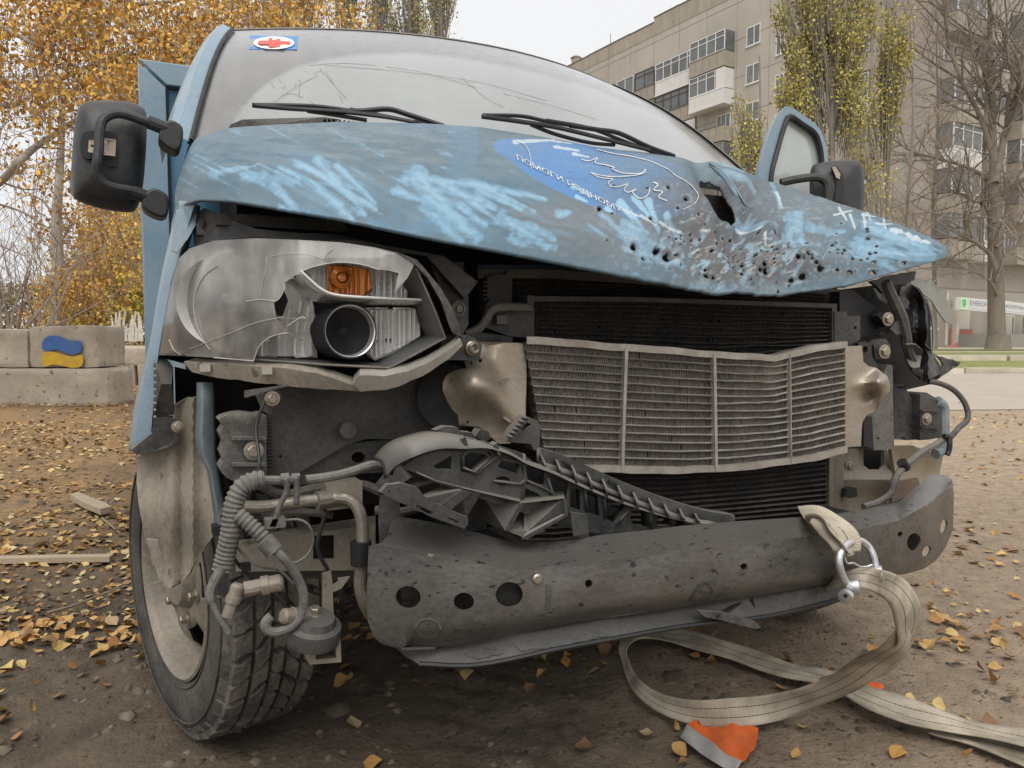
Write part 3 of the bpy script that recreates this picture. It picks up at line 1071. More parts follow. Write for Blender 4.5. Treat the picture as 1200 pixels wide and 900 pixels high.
frame_o = smooth_pts([(884, 262), (888, 205), (896, 172), (906, 144), (916, 128), (926, 125), (946, 138), (960, 150), (967, 166), (971, 190), (975, 262)], 4)
frame_i = smooth_pts([(900, 262), (903, 208), (910, 178), (918, 150), (925, 137), (940, 146), (954, 156), (960, 170), (963, 192), (965, 262)], 4)
glass_i = frame_i
door = plate('door', [tuple(p) for p in frame_o], [[(901, 252)] + [tuple(p) for p in frame_i[2:-2]] + [(964, 252)]], dr, .03, PAINT, van, 'open far side door seen edge on above the hood', back=Vector(FW) * .045)
bvm = door.modifiers.new('b', 'BEVEL')
bvm.width = .006
bvm.segments = 2
MB().tube([dr(u, v) - FW * .004 for u, v in [tuple(p) for p in frame_i[1:-1]]], .011, 6).build('window_seal', SEAL, door)
GLASSW = M('sky_painted_glass', (0.42, 0.46, 0.44), 0.08, 0, 0.08, 4, dust=(0.50, 0.52, 0.49), damt=0.5, dscale=2, bump=0.0, coat=1.0)  # pale base colour paints the reflected sky into the pane
plate('window_pane', [(900, 256)] + [tuple(p) for p in frame_i[1:-1]] + [(965, 256)], [], lambda u, v: dr(u, v) + FW * .018, .004, GLASSW, door)
MB().grid([[Vector((1.0, 2.06, z)), Vector((1.32, 2.2, z)), Vector((1.62, 2.35, z))] for z in (.45, .8, 1.15, 1.36)]).build('door_panel', PAINT, door)
Dm = 3.05
mo = [tuple(p) for p in smooth_pts([(950, 199), (960, 191), (985, 188), (1004, 189), (1011, 197), (1013, 215), (1012, 245), (1005, 262), (955, 258), (949, 230)], 4, True)]
cu, cv = 981, 222
mr = []
for sc_f, dd in [(1.0, .07), (1.0, .03), (.97, .0), (.85, -.02), (.5, -.034), (.02, -.036)]:
    mr.append([D(cu + (u - cu) * sc_f, cv + (v - cv) * sc_f, Dm + dd) for u, v in mo + mo[:1]])
mir2 = MB().grid(mr).build('mirror', BLACKP, van, 'black towing mirror on the open door', smooth=50)
MB().tube([D(u, v, Dm - .07) for u, v in smooth_pts([(915, 214), (935, 210), (955, 208), (966, 212), (970, 222), (970, 248)], 5)], .016, 9).build('mirror_arm', BLACKP, mir2)
plate('recess', [(974, 196), (980, 194), (988, 205), (990, 225), (984, 236), (978, 236), (980, 215)], [], lambda u, v: D(u, v, Dm - .042), .006, SEAL, mir2)
plate('clamp', [(975, 196), (979, 195), (985, 204), (984, 210), (980, 208)], [], lambda u, v: D(u, v, Dm - .05), .004, ALU, mir2)

# ------------------------------------------------------------------ near side headlight, broken
def hY(u, v=360):
    return float(np.interp(u, [150, 185, 205, 260, 350, 450, 545], [1.62, 1.50, 1.42, 1.325, 1.245, 1.20, 1.17])) + 0.018 * ((v - 350) / 70.0) ** 2


def hp(off=0.0):
    return lambda u, v: PY(u, v, hY(u, v) + off)


def px_loop(L_, n=3):
    return [tuple(p) for p in smooth_pts(L_, n, True)]


hl_out = [(185, 418), (192, 378), (200, 332), (209, 302), (222, 290), (250, 282), (300, 278), (400, 284), (465, 295), (488, 304), (499, 316), (517, 338), (530, 361), (538, 381), (541, 398),
          (527, 420), (495, 440), (452, 455), (423, 457), (350, 452), (290, 445), (240, 438), (215, 426)]
head = plate('headlight', hl_out, [], hp(.15), .02, SEAL, van, 'broken near side headlight with cracked dusty lens', back=(0, .08, 0), step=30)
MB().grid([[hp(.012)(u, v), hp(.15)(u, v)] for u, v in hl_out + hl_out[:1]]).build('headlight_shell', DUSTP, head)
lens = [(186, 416), (192, 380), (200, 335), (209, 303), (222, 291), (250, 282), (300, 279), (350, 281), (400, 284), (440, 290), (465, 296), (487, 307), (478, 325), (462, 344), (467, 320),
        (456, 317), (443, 316), (427, 311), (408, 308), (390, 308), (363, 314), (347, 322), (332, 332), (333, 338), (327, 350), (320, 354), (323, 372), (337, 390), (325, 392),
        (313, 397), (303, 407), (297, 422), (250, 419)]
lr = random.Random(3)


def lensY(u, v):
    return PY(u, v, hY(u, v) - 0.010 * math.exp(-(((u - 262) / 34) ** 2 + ((v - 352) / 62) ** 2)) )


def lens_col(u, v):
    n = n2(u, v, 1 / 30., 4, 3)
    st = n2(u, v * .25, 1 / 7., 3, 8)
    c = np.array([0.30, 0.29, 0.265])[None] * (0.35 + 1.25 * n)[:, None]
    c = c * (0.62 + 0.76 * st)[:, None]
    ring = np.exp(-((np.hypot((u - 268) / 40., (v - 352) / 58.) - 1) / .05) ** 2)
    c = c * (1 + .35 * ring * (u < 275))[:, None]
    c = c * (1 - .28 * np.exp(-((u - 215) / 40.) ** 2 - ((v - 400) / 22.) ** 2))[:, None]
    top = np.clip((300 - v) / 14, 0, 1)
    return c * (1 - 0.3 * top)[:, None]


LENSC = M('dusty_lens_plastic', (0, 0, 0), 0.34, 0, 0.16, 26, bump=0.04, bscale=120, attr='paint', coat=0.35)
LENSC.node_tree.nodes['Principled BSDF'].inputs['Alpha'].default_value = 0.64
LENSC.node_tree.nodes['Principled BSDF'].inputs['Coat Weight'].default_value = 1.0
LENSC.node_tree.nodes['Principled BSDF'].inputs['Coat Roughness'].default_value = 0.06
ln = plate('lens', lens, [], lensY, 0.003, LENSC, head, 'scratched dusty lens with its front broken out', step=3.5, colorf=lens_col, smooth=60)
# broken bright edge, raised ring and cracks of the lens
CRK = M('crack_edge', (0.5, 0.48, 0.43), 0.35, 0, 0.2, 30, bump=0)
for pts, r in (([(255, 311), (240, 322), (230, 340), (227, 358), (230, 378), (238, 398), (246, 410)], .0009), ([(332, 371), (300, 378), (270, 390), (240, 402), (222, 409)], .0005),
               ([(322, 353), (305, 351), (288, 353)], .0007), ([(337, 390), (325, 392), (313, 397), (303, 407), (297, 423)], .0009), ([(198, 398), (204, 410), (212, 416)], .0007),
               ([(297, 423), (275, 421), (250, 419)], .001), ([(332, 332), (333, 338), (327, 350), (320, 354)], .0007), ([(313, 300), (311, 318), (307, 330), (305, 348)], .0003),
               ([(347, 322), (363, 314), (390, 308), (408, 308), (427, 311), (443, 316)], .0008), ([(378, 304), (384, 296), (390, 292)], .0005), ([(337, 382), (352, 372), (358, 373)], .0008),
               ([(318, 300), (340, 297), (365, 299), (380, 304)], .0003)):
    MB().tube([lensY(*p) - Vector((0, .002, 0)) for p in smooth_pts(pts, 4)], r, 5).build('crack', CRK, ln)
# shell rim on the grille side and the trim below
plate('rim', [(462, 294), (488, 304), (499, 316), (517, 338), (530, 361), (538, 381), (541, 395), (531, 391), (527, 383), (517, 353), (501, 325), (488, 311)], [], hp(-.002), .03, DUSTP, head, step=9)
plate('lower_lip', rough_poly([(421, 440), (450, 441), (478, 435), (500, 426), (517, 416), (540, 398), (542, 405), (527, 420), (495, 441), (470, 452), (452, 457), (423, 459), (413, 450)], 12, .8, 2), [],
      lambda u, v: PY(u, v, hY(u, v) - .012), .03, LENS, head, 'dusty curled strip of torn trim', step=7)
plate('lower_trim', rough_poly([(215, 424), (250, 426), (300, 429), (345, 433), (370, 437), (390, 443), (413, 451), (423, 459), (350, 454), (290, 447), (245, 441), (225, 436)], 10, .7, 5), [],
      hp(-.004), .025, LINER, head, 'dusty trim strip under the lens', step=8)
for u, v in ((240, 431), (312, 434)):
    p = hp(-.012)(u, v)
    MB().box(p, (.016, .02, .012)).build('clip', LENS, head)
MB().lathe([(.079, .0), (.076, .02), (.055, -.01), (.03, -.03), (.001, -.035)], hp(.055)(266, 354), (-.35, -1, .02), 36).build('reflector_bowl', REFL, head)
MB().lathe([(.012, 0), (.012, .03), (.004, .036)], hp(.075)(266, 354), (-.35, -1, .02), 16).build('bulb', CHROME, head)
# bezel, blade, reflectors
bo = [(463, 300), (487, 312), (501, 344), (512, 370), (522, 396), (490, 413), (456, 431), (380, 427), (297, 421)]
bi = [(460, 312), (468, 327), (484, 360), (489, 378), (491, 392), (462, 408), (434, 421), (380, 420), (300, 415)]
g = MB().grid([[hp(.012)(*a), hp(.016)(a[0] * .93 + b[0] * .07, a[1] * .93 + b[1] * .07), hp(.10)(*b)] for a, b in zip(bo, bi)])
bz = g.build('bezel', BEZEL, head, smooth=20)
bz.modifiers.new('s', 'SOLIDIFY').thickness = .003
MB().tube([hp(.011)(*p) for p in bo[1:]], .0016, 6).build('bezel_edge', PIPE, head)
bt = [(352, 317), (364, 328), (377, 339), (394, 345.5), (430, 348.5), (495, 351.5)]
bb_ = [(341, 332), (352, 345), (370, 354), (392, 356.5), (430, 359), (486, 361)]
P1, P2 = smooth_pts(bt, 5), smooth_pts(bb_, 5)
rows = [[PY(*a, hY(400) + .02), PY(*(a * .8 + b * .2), hY(400) + .012), PY(*(a * .66 + b * .34), hY(400) + .016), PY(*b, hY(400) + .085)] for a, b in zip(P1, P2)]
MB().grid(rows).build('chrome_blade', CHROME, head, smooth=40)


def ribbed(name, poly_, off, mat, pitch, amp, wav=0.0):
    return plate(name, poly_, [], lambda u, v: PY(u, v, hY(u) + off + amp * math.cos(u * 2 * pi / pitch) + wav * math.cos(v * .5) + .0 * v), .004, mat, head, step=max(1.6, pitch / 3.2), smooth=70)


ribbed('indicator_reflector', [(356, 316), (388, 306), (440, 312), (470, 322), (478, 352), (396, 347), (378, 340)], .095, REFL, 6.0, .0022)
ribbed('amber_filter', [(383, 311), (400, 311), (432, 315), (436, 338), (424, 347), (397, 346), (384, 341)], .075, AMBER, 6, .0018)
o = PY(398, 326, hY(398) + .06)
MB().lathe([(.010, .02), (.0175, .012), (.0185, 0.0), (.0155, -.004), (.012, .004)], o, (0, -1, 0), 24, caps=False).build('bulb_socket', AMBER, head)
MB().lathe([(.0001, .018), (.007, .016), (.0095, .008), (.0095, -.02)], o, (0, -1, 0), 16).build('bulb', AMBER, head)
ribbed('dipped_reflector', [(424, 362), (487, 362), (493, 394), (470, 407), (440, 420), (424, 410)], .088, REFL, 5.2, .0022)
plate('cavity', px_loop([(386, 366), (400, 358), (425, 361), (436, 372), (438, 392), (445, 402), (455, 396), (462, 404), (455, 414), (434, 421), (395, 421), (386, 405)]), [], hp(.080), .02, SEAL, head, step=14)
o = PY(410, 388, 1.262)
MB().lathe([(.0455, -.16), (.0465, .0), (.0455, .004), (.0435, .004), (.0425, -.02), (.041, -.09), (.001, -.10)], o, (0.10, -1, .02), 40, caps=False).build('lamp_drum', SEAL, head)
MB().lathe([(.0432, .0035), (.0415, .002), (.0395, -.012)], o, (0.10, -1, .02), 40, caps=False).build('lamp_ring', CHROME, head)
MB().lathe([(.001, .0), (.010, -.003), (.0165, -.012), (.018, -.03), (.018, -.07)], PY(414, 379, 1.30), (0.05, -1, .1), 20).build('bulb_shield', SEAL, head)
MB().lathe([(.0395, -.012), (.036, -.02), (.001, -.05)], o, (0.10, -1, .02), 30, caps=False).build('drum_dark_cap', SEAL, head)  # black cap added so the lit inside of the drum looks shaded
MB().tube([PY(*p, hY(400) + .012) for p in P1], .0022, 7).build('blade_glint', WHITED, head)  # white tube painted in as the bright glint along the blade
plate('side_reflector', [(316, 350), (330, 330), (346, 326), (366, 352), (372, 420), (297, 420), (310, 395), (325, 388)], [],
      lambda u, v: PY(u, v, hY(u) + .09 + .008 * math.sin(u * .32 + 1.2 * math.sin(v * .05))), .004, REFL, head, step=3, smooth=50)
for p, q in (((323, 372.5), (358, 373.5)), ((337, 390), (355, 399))):
    MB().bar(hp(.03)(*p), hp(.05)(*q), .004, .002).build('lens_shard', LENS, head)
plate('lens_shard', [(322, 346), (331, 336), (337, 352), (330, 372), (322, 366)], [], hp(.05), .002, SEAL, head)

# ------------------------------------------------------------------ near side front wing
rows = []
for (iu, iv), (ou, ov_), (Yi, Yo) in [((228, 238), (206, 236), (1.44, 1.52)), ((221, 262), (203, 256), (1.46, 1.54)), ((211, 296), (196, 290), (1.46, 1.56)), ((203, 330), (189, 322), (1.48, 1.56)),
                                      ((192, 378), (181, 368), (1.50, 1.57)), ((186, 412), (175, 402), (1.51, 1.58)), ((184, 428), (166, 440), (1.52, 1.59)), ((181, 460), (158, 472), (1.53, 1.60)),
                                      ((178, 495), (153, 505), (1.54, 1.60)), ((176, 520), (151, 529), (1.55, 1.60))]:
    a, b = PY(iu, iv, Yi), PY(ou, ov_, Yo)
    mid = (a + b) / 2 + Vector((-.006, -.014, 0))
    rows.append([a + Vector((.012, .03, 0)), a, mid, b, b + Vector((0.004, .03, 0)), Vector((b.x + .01, b.y + .14, b.z)), Vector((b.x + .015, b.y + .30 * (1 if b.z > 0.9 else .25), b.z))])
R2 = []
for i in range(len(rows[0])):
    R2.append(smooth_pts([r[i] for r in rows], 3))
wing = MB().grid([[Vector(q) for q in r] for r in R2]).build('wing', PAINT, van, 'light blue front wing torn open at its lower end', smooth=60)
wing.modifiers.new('s', 'SOLIDIFY').thickness = .003
plate('wing_flange', [(180, 422), (195, 420), (203, 430), (204, 486), (180, 489)], [], lambda u, v: PY(u, v, 1.50 + .0008 * abs(v - 450)), .03, DUSTP, wing, step=12)
plate('wing_tip', rough_poly([(153, 528), (178, 508), (180, 490), (203, 490), (207, 494), (210, 520), (204, 522), (196, 520), (176, 531), (160, 533)], 8, .5, 3), [],
      lambda u, v: PY(u, v, 1.525), .05, DUSTP, wing, step=10)
for v in range(424, 492, 8):
    MB().box(PY(181.5, v, 1.495), (.004, .006, .003)).build('flange_notch', LENS, wing)
mb = MB().bolt(PY(208, 500, 1.50), .007)
mb.build('bolt', BOLT, wing)
# small light blue strip beside the hood corner
plate('wing_top', rough_poly([(206, 246), (226, 240), (232, 246), (229, 264), (220, 280), (208, 296), (201, 294)], 5, .5, 7), [], lambda u, v: PY(u, v, 1.47 - .02 * (v - 240) / 60), .004, PAINT, wing, step=8)

# ------------------------------------------------------------------ dark bay behind the front
mb = MB()
mb.box((0, 1.84, .92), (1.72, .34, .76))
mb.build('engine_bay', DARK, van)
mb = MB()
mb.box((0, 3.9, .47), (1.5, 3.9, .2))
for x in (-.42, .42):
    mb.box((x, 3.3, .42), (.09, 4.2, .16))
mb.build('floor_pan_blocker', DARK, van)  # unseen underside, added to block light behind the radiators
mb = MB()
mb.bar((-.8, 1.95, .34), (.8, 1.95, .34), .10, .10)
mb.bar((-.42, 1.5, .52), (-.42, 1.9, .46), .08, .13)
mb.bar((.42, 1.5, .52), (.42, 1.9, .46), .08, .13)
mb.build('axle', DKSTEEL, van)
plate('bay_rail', [(224, 252), (240, 244), (300, 268), (420, 282), (520, 300), (560, 330), (545, 350), (500, 300), (400, 286), (300, 280), (250, 283), (228, 290)], [], lambda u, v: PY(u, v, hY(u) + .09), .03, DKSTEEL, van, step=25)
mb = MB()
mb.box(PY(248, 270, 1.46), (.05, .02, .02)).box(PY(330, 262, 1.42), (.22, .03, .02)).box(PY(300, 268, 1.45), (.012, .02, .05))
mb.tube([PY(235, 262, 1.45), PY(300, 258, 1.5), PY(420, 272, 1.48)], .008, 6)
mb.build('bay_bracket', DKSTEEL, van)
# slam panel above the radiators
MB().grid([[PY(u, v - 6, y + .05), PY(u, v, y), PY(u, v + 10, y + .004), PY(u, v + 13, y + .06)] for u, v, y in
           [(560, 316, 1.40), (640, 316, 1.42), (740, 322, 1.42), (840, 334, 1.43), (930, 344, 1.44), (985, 345, 1.45)]]).build('slam_panel', DKSTEEL, van)

# brackets between headlight and radiators
b1 = plate('lamp_bracket', [(505, 310), (543, 307), (544, 341), (549, 348), (549, 380), (542, 392), (530, 388), (520, 350)], [ell(536, 364, 4, 5, 12)], lambda u, v: PY(u, v, 1.30), .006, DKSTEEL, van, step=16)
MB().lathe([(.014, 0), (.014, .006), (.010, .008), (.010, .004), (.006, .006), (.006, .012)], PY(536, 362, 1.295), (0, -1, 0), 20).build('washer', STEELG, b1)
b2 = plate('lamp_bracket', [(516, 396), (528, 392), (545, 392), (556, 396), (565, 404), (562, 422), (520, 422)], [], lambda u, v: PY(u, v, 1.225), .012, DKSTEEL, van)
MB().lathe([(.013, 0), (.013, .004), (.010, .006), (.010, .012), (.008, .014), (.005, .010), (.0045, .004)], PY(553, 408, 1.222), (0, -1, 0), 20).build('bolt', BOLT, b2)
b3 = plate('radiator_bracket', [(568, 360), (575, 350), (620, 362), (622, 396), (597, 394), (570, 384)], [ell(582, 374, 2, 2, 8), (588 + 0 * 1, 373) and ell(591, 375, 1.5, 1.5, 8)], flat(1.36), .02, DKSTEEL, van)
MB().box(PY(586, 375, 1.352), (.022, .02, .016)).build('catch', STEELG, b3)
MB().tube([PY(u, v, 1.33) for u, v in smooth_pts([(545, 392), (560, 386), (570, 374), (574, 366), (582, 361), (600, 360), (622, 361)], 4)], .0085, 8).build('coolant_pipe', STEELG, van)
tk = plate('radiator_tank', [(571, 324), (580, 321), (594, 322), (594, 318), (600, 318), (600, 362), (571, 362)], [], flat(1.40), .05, DKSTEEL, van)
for i in range(6):
    MB().box(PY(568, 331 + i * 5, 1.41), (.014, .02, .0035)).build('tank_rib', DKSTEEL, tk)
MB().tube([PY(548, 394, 1.33), PY(575, 398, 1.36), PY(600, 402, 1.34)], .012, 8).build('coolant_hose', RUBBER, van)

# ------------------------------------------------------------------ radiators
rr = random.Random(12)


def core(name, label, top, bot, Y, ntube, nfin, tube_r, mt, mf, bow=lambda a, b: 0.0, parent=None, tubes_as_parts=True, fin_depth=.014, wob=0.0, mback=None):
    """radiator core between two edge polylines: flat tubes, zigzag fins between them"""
    us = np.array([p[0] for p in top])

    def at(a, b, dy=0.0):
        """a across 0..1, b down 0..1"""
        n_ = len(top) - 1
        k = min(n_ - 1, int(a * n_))
        f = a * n_ - k
        tu, tv = top[k][0] * (1 - f) + top[k + 1][0] * f, top[k][1] * (1 - f) + top[k + 1][1] * f
        bu, bv2 = bot[k][0] * (1 - f) + bot[k + 1][0] * f, bot[k][1] * (1 - f) + bot[k + 1][1] * f
        return PY(tu + (bu - tu) * b, tv + (bv2 - tv) * b, Y + bow(a, b) + dy)
    p = plate(name, [tuple(q) for q in top] + [tuple(q) for q in bot[::-1]], [], lambda u, v: PY(u, v, Y + (.013 if mback else .03) + bow((u - us[0]) / (us[-1] - us[0]), .5)), .02, mback or DARK, parent or van, label, back=(0, .03, 0), step=40)
    na = 30
    tub = MB()
    for i in range(ntube + 1):
        b = i / ntube
        ph = rr.uniform(0, 6)
        w_ = [wob * (math.sin(7 * a + ph) * .5 + math.sin(17 * a + 2 * ph) * .35 + .45 * rr.uniform(-1, 1)) * math.sin(pi * a) ** .5 * (.5 + 1.3 * math.exp(-((a - .72) / .16) ** 2)) for a in np.linspace(0, 1, na)]
        rows = []
        for k, a in enumerate(np.linspace(0, 1, na)):
            c = at(a, min(1, max(0, b + w_[k])))
            rows.append([c + Vector((0, y, z)) for y, z in ((.02, tube_r), (0, tube_r), (-.004, 0), (0, -tube_r), (.02, -tube_r))])
        if tubes_as_parts:
            MB().grid(rows).build('tube', mt, p, smooth=50)
        else:
            tub.grid(rows)
    if not tubes_as_parts:
        tub.build('tubes', mt, p, smooth=50, kind='stuff')
    V, Fq = [], []
    for i in range(ntube):
        b0, b1_ = i / ntube, (i + 1) / ntube
        prev = None
        for k in range(nfin + 1):
            a = k / nfin
            if rr.random() < 0.008:
                prev = None
                continue
            jit = rr.uniform(-.15, .15) / nfin
            A = at(min(1, max(0, a + jit)), b0 if k % 2 else b1_, .003 + rr.uniform(0, .002))
            B = at(min(1, max(0, a + jit)), b1_ if k % 2 else b0, .003 + rr.uniform(0, .002))
            n_ = len(V)
            Wd = Vector((0, fin_depth, 0))
            sd_ = Vector((0.0009, 0, 0))
            V += [A - sd_, A + sd_, B + sd_ * 1.0 + Vector((.0015, 0, 0)), B - sd_ + Vector((.0015, 0, 0)), A + sd_ + Wd, B + sd_ + Wd + Vector((.0015, 0, 0))]
            Fq += [(n_, n_ + 1, n_ + 2, n_ + 3), (n_ + 1, n_ + 4, n_ + 5, n_ + 2)]
    mk('fins', V, Fq, mf, p, None, 0, kind='stuff', fix=False)
    return p, at


rad, at = core('radiator', 'dark radiator core furthest back', [(600, 318), (720, 322), (840, 333), (968, 345)], [(600, 362), (720, 362), (840, 366), (968, 372)], 1.43, 7, 190, .0022, DTUBE, DFIN, tubes_as_parts=False)
con, at = core('condenser', 'black condenser core with bent tubes behind the intercooler', [(626, 352), (740, 353), (860, 357), (976, 361)], [(626, 412), (740, 416), (860, 420), (976, 412)], 1.37, 11, 170, .0022, DTUBE, DFIN,
               bow=lambda a, b: .02 * math.sin(pi * a), wob=.02)
for pts in ([(618, 346), (626, 346), (626, 414), (618, 414)], [(975, 356), (981, 356), (981, 412), (975, 412)], [(618, 347), (740, 348), (860, 352), (981, 356), (981, 361), (860, 357), (740, 353), (618, 353)]):
    plate('end_tank', pts, [], lambda u, v: PY(u, v, 1.362 + .02 * math.sin(pi * (u - 618) / 363)), .03, DKSTEEL, con, step=30)
low, at = core('lower_condenser', 'black lower radiator core below the intercooler', [(690, 548), (780, 548), (880, 542), (974, 530)], [(690, 622), (780, 622), (880, 612), (974, 604)], 1.34, 12, 150, .0022, DTUBE, DFIN, tubes_as_parts=True)
for pts in ([(972, 532), (977, 531), (977, 606), (972, 606)],):
    plate('end_tank', pts, [], flat(1.333), .03, PIPE, low)
low2, at = core('lower_condenser', 'dark radiator core seen through the plastic lattice', [(610, 552), (650, 552), (690, 550)], [(610, 632), (650, 632), (690, 628)], 1.345, 12, 60, .0022, DTUBE, DFIN, tubes_as_parts=False)


def bow_i(a, b):
    return .020 * math.sin(pi * a) + .016 * math.exp(-((a - .70) / .12) ** 2) * (1 - .6 * b)


itop = [(615, 402), (680, 406), (740, 411), (800, 415), (860, 420), (905, 422), (950, 412), (990, 406)]
ibot = [(640, 544), (690, 546), (740, 547), (800, 548), (860, 545), (905, 540), (950, 534), (990, 524)]
ic, iat = core('intercooler', 'dented silver intercooler core with bent tubes', itop, ibot, 1.265, 14, 300, .0020, ALUT, FIN, bow=bow_i, wob=.007, fin_depth=.018, mback=FIN)
for bpos in (0.0, 1.0):
    rows = []
    for a in np.linspace(0, 1, 40):
        c = iat(a, bpos) + Vector((0, -.008, (.005 + .0008 * math.sin(a * 23) + .0006 * math.sin(a * 51)) * (1 if bpos == 0 else -1)))
        rows.append([c + Vector((0, y, z)) for y, z in ((.03, .007), (0, .007), (0, -.007), (.03, -.007))])
    MB().grid(rows).build('edge_rail', ALUT, ic, smooth=30)
for a0, a1, m_ in ((.265, .248, ALUT), (.51, .515, ALUT), (.77, .775, ALUT)):
    wd = .0034 if a0 < .6 else .0011
    rows = []
    for b in np.linspace(-.02, 1.04, 16):
        c = iat(a0 + (a1 - a0) * b, b) + Vector((0, -.010, 0))
        rows.append([c + Vector((x, y, 0)) for x, y in ((-wd, .014), (-wd, 0), (wd, 0), (wd, .014))])
    MB().grid(rows).build('strap', m_, ic, smooth=30)
# cast end tanks of the intercooler
def tankL(u, v):
    b = .055 * math.exp(-(((u - 556) / 24) ** 2 + ((v - 452) / 26) ** 2)) + .022 * math.exp(-(((u - 585 - (v - 470) * .6) / 18) ** 2 + ((v - 470) / 34) ** 2)) - .014 * math.exp(-((u - 574 - (420 - v) * .2) / 5) ** 2) * (v < 440) * .5
    return PY(u, v, 1.275 - b)


tl = plate('end_tank', [(547, 431), (543, 420), (548, 404), (560, 402), (590, 402), (613, 402), (617, 402), (617, 440), (616, 494), (608, 512), (597, 520), (585, 520), (575, 512), (560, 501), (538, 498), (537, 487), (530, 480),
                        (524, 470), (519, 458), (519, 448), (523, 440), (532, 434)], [ell(563, 422, 2.6, 2.6, 10), ell(552, 425, 1.8, 1.8, 8), ell(548, 495, 1.8, 1.8, 8)], tankL, .004, ALU, ic,
           'bulged cast tank at the near end of the intercooler', step=4.5, smooth=60)
for p, q in (((585, 448), (595, 444)), ((589, 489), (597, 494))):
    MB().bar(tankL(*p) - Vector((0, .003, 0)), tankL(*q) - Vector((0, .003, 0)), .004, .004).build('cast_mark', ALU, tl)
MB().lathe([(.060, .03), (.064, .0), (.064, -.06), (.05, -.08)], PY(530, 466, 1.33), (-.6, -1, .1), 28).build('charge_hose', SEAL, ic)


def tankR(u, v):
    b = .05 * math.exp(-(((u - 1032) / 10) ** 2 + ((v - 452 + (u - 1032) * .1) / 16) ** 2)) + .018 * math.exp(-(((v - 450 - (u - 1010) * -.25) / 7) ** 2 + ((u - 1020) / 16) ** 2)) - .02 * math.exp(-(((v - 463 + (u - 1020) * .4) / 5) ** 2 + ((u - 1024) / 12) ** 2))
    return PY(u, v, 1.285 - b)


plate('end_tank', [(990, 406), (1010, 405), (1012, 424), (1018, 429), (1027, 431), (1040, 441), (1043, 450), (1043, 458), (1032, 470), (1026, 482), (1016, 486), (1011, 494), (1010, 502), (1009, 523), (990, 524)], [],
      tankR, .005, ALU, ic, 'torn cast tank at the far end of the intercooler', step=3.5, smooth=60)

# ------------------------------------------------------------------ panels under the near headlight
fp = plate('front_panel', [(312, 486), (326, 470), (320, 460), (330, 446), (350, 440), (420, 446), (520, 420), (545, 440), (520, 470), (512, 500), (500, 516), (462, 515), (430, 514), (405, 522), (385, 534), (345, 557), (312, 557)],
           [ell(329, 535, 2, 2, 8)], lambda u, v: PY(u, v, 1.345 + .02 * math.sin((u - 300) * .012)), .006, DKSTEEL, van, 'grey dusty panel under the near headlight', step=14)
MB().lathe([(.016, 0), (.015, .003), (.004, .004)], PY(408, 504, 1.345), (0, -1, 0), 20).build('boss', STEELG, fp)
plate('web', [(343, 557), (385, 535), (408, 520), (462, 514), (462, 553), (400, 556)], [ell(420, 536, 8, 6.5, 16, 0)], flat(1.375), .006, DKSTEEL, fp)
plate('recess', [(405, 522), (462, 512), (470, 560), (405, 556)], [], flat(1.42), .006, DARK, fp)
be = plate('bracket_end', px_loop([(256, 492), (266, 487), (282, 484), (300, 486), (312, 487), (312, 530), (312, 556), (298, 562), (284, 566), (266, 560), (257, 549), (262, 541), (258, 531), (262, 520), (257, 508), (262, 500)], 2),
           [], lambda u, v: PY(u, v, 1.305 - .006 * math.exp(-((v - 490) / 8) ** 2)), .05, STEELG, van, 'dusty bolted bracket end with two ribs', back=(0, .05, 0), step=8)
for v in (513.5, 544):
    MB().bar(PY(271, v, 1.297), PY(311, v, 1.297), .012, .005).build('rib', STEELG, be)
MB().bolt(PY(297, 528, 1.30), .0105).build('bolt', BOLT, be)
for v in range(492, 550, 4):
    MB().box(PY(316, v, 1.325), (.007, .01, .002)).build('tooth', DARK, be)
ub = plate('lamp_bracket', [(300, 464), (312, 457), (328, 457), (332, 466), (320, 478), (318, 486), (308, 482)], [], flat(1.325), .01, DKSTEEL, van)
MB().bolt(PY(319, 467, 1.32), .0085).build('bolt', BOLT, ub)
for k in range(4):
    MB().bar(PY(287, 459 + k * 2, 1.28 - .003 * k), PY(336 - 6 * k, 452 + k * 1.3, 1.29 - .003 * k), .008, .0025).build('torn_strip', DUSTP, ub)
# light blue stay behind the near wing
rows = [[PY(u0, v, 1.46), PY(u0 + .35 * (u1 - u0), v, 1.435), PY(u1 - 3, v, 1.44), PY(u1, v, 1.48)] for v, u0, u1 in [(448, 233, 250), (480, 233, 250), (510, 231, 251), (530, 234, 251), (550, 245, 254), (580, 250, 259),
                                                                                                 (610, 254, 267), (640, 262, 272), (662, 264, 272)]]
st = MB().grid(rows).build('wing_stay', STAYP, van, 'light blue bent stay inside the near wheel arch', smooth=60)
st.modifiers.new('s', 'SOLIDIFY').thickness = .004
MB().box(PY(256, 620, 1.44), (.022, .03, .016)).build('clip', SEAL, st)
# wheel arch liner hanging in front of the wheel
lin_o = [(159, 536), (178, 530), (205, 522), (205, 475), (220, 466), (232, 464), (240, 500), (245, 545), (252, 591), (254, 615), (250, 628), (240, 642), (232, 654), (222, 672), (212, 684), (200, 689), (192, 690), (184, 672), (176, 645),
         (170, 634), (164, 600), (160, 565)]
liner = plate('wheel_arch_liner', rough_poly(lin_o, 9, .7, 8), [], lambda u, v: PY(u, v, 1.545 + .0008 * (u - 200) * -1 + .012 * math.sin(v * .05) + .010 * math.sin((u - 207) * .25) * (1 if u > 195 else 0)), .003, LINER, van,
              'torn dusty wheel arch liner hanging before the wheel', step=7, smooth=60)
plate('liner_tab', [(172, 632), (185, 634), (190, 650), (187, 664), (178, 662), (176, 645)], [], flat(1.515), .012, LINER, liner)
plate('liner_tab', [(180, 684), (190, 680), (195, 696), (186, 694)], [], flat(1.53), .006, BOLT, liner)
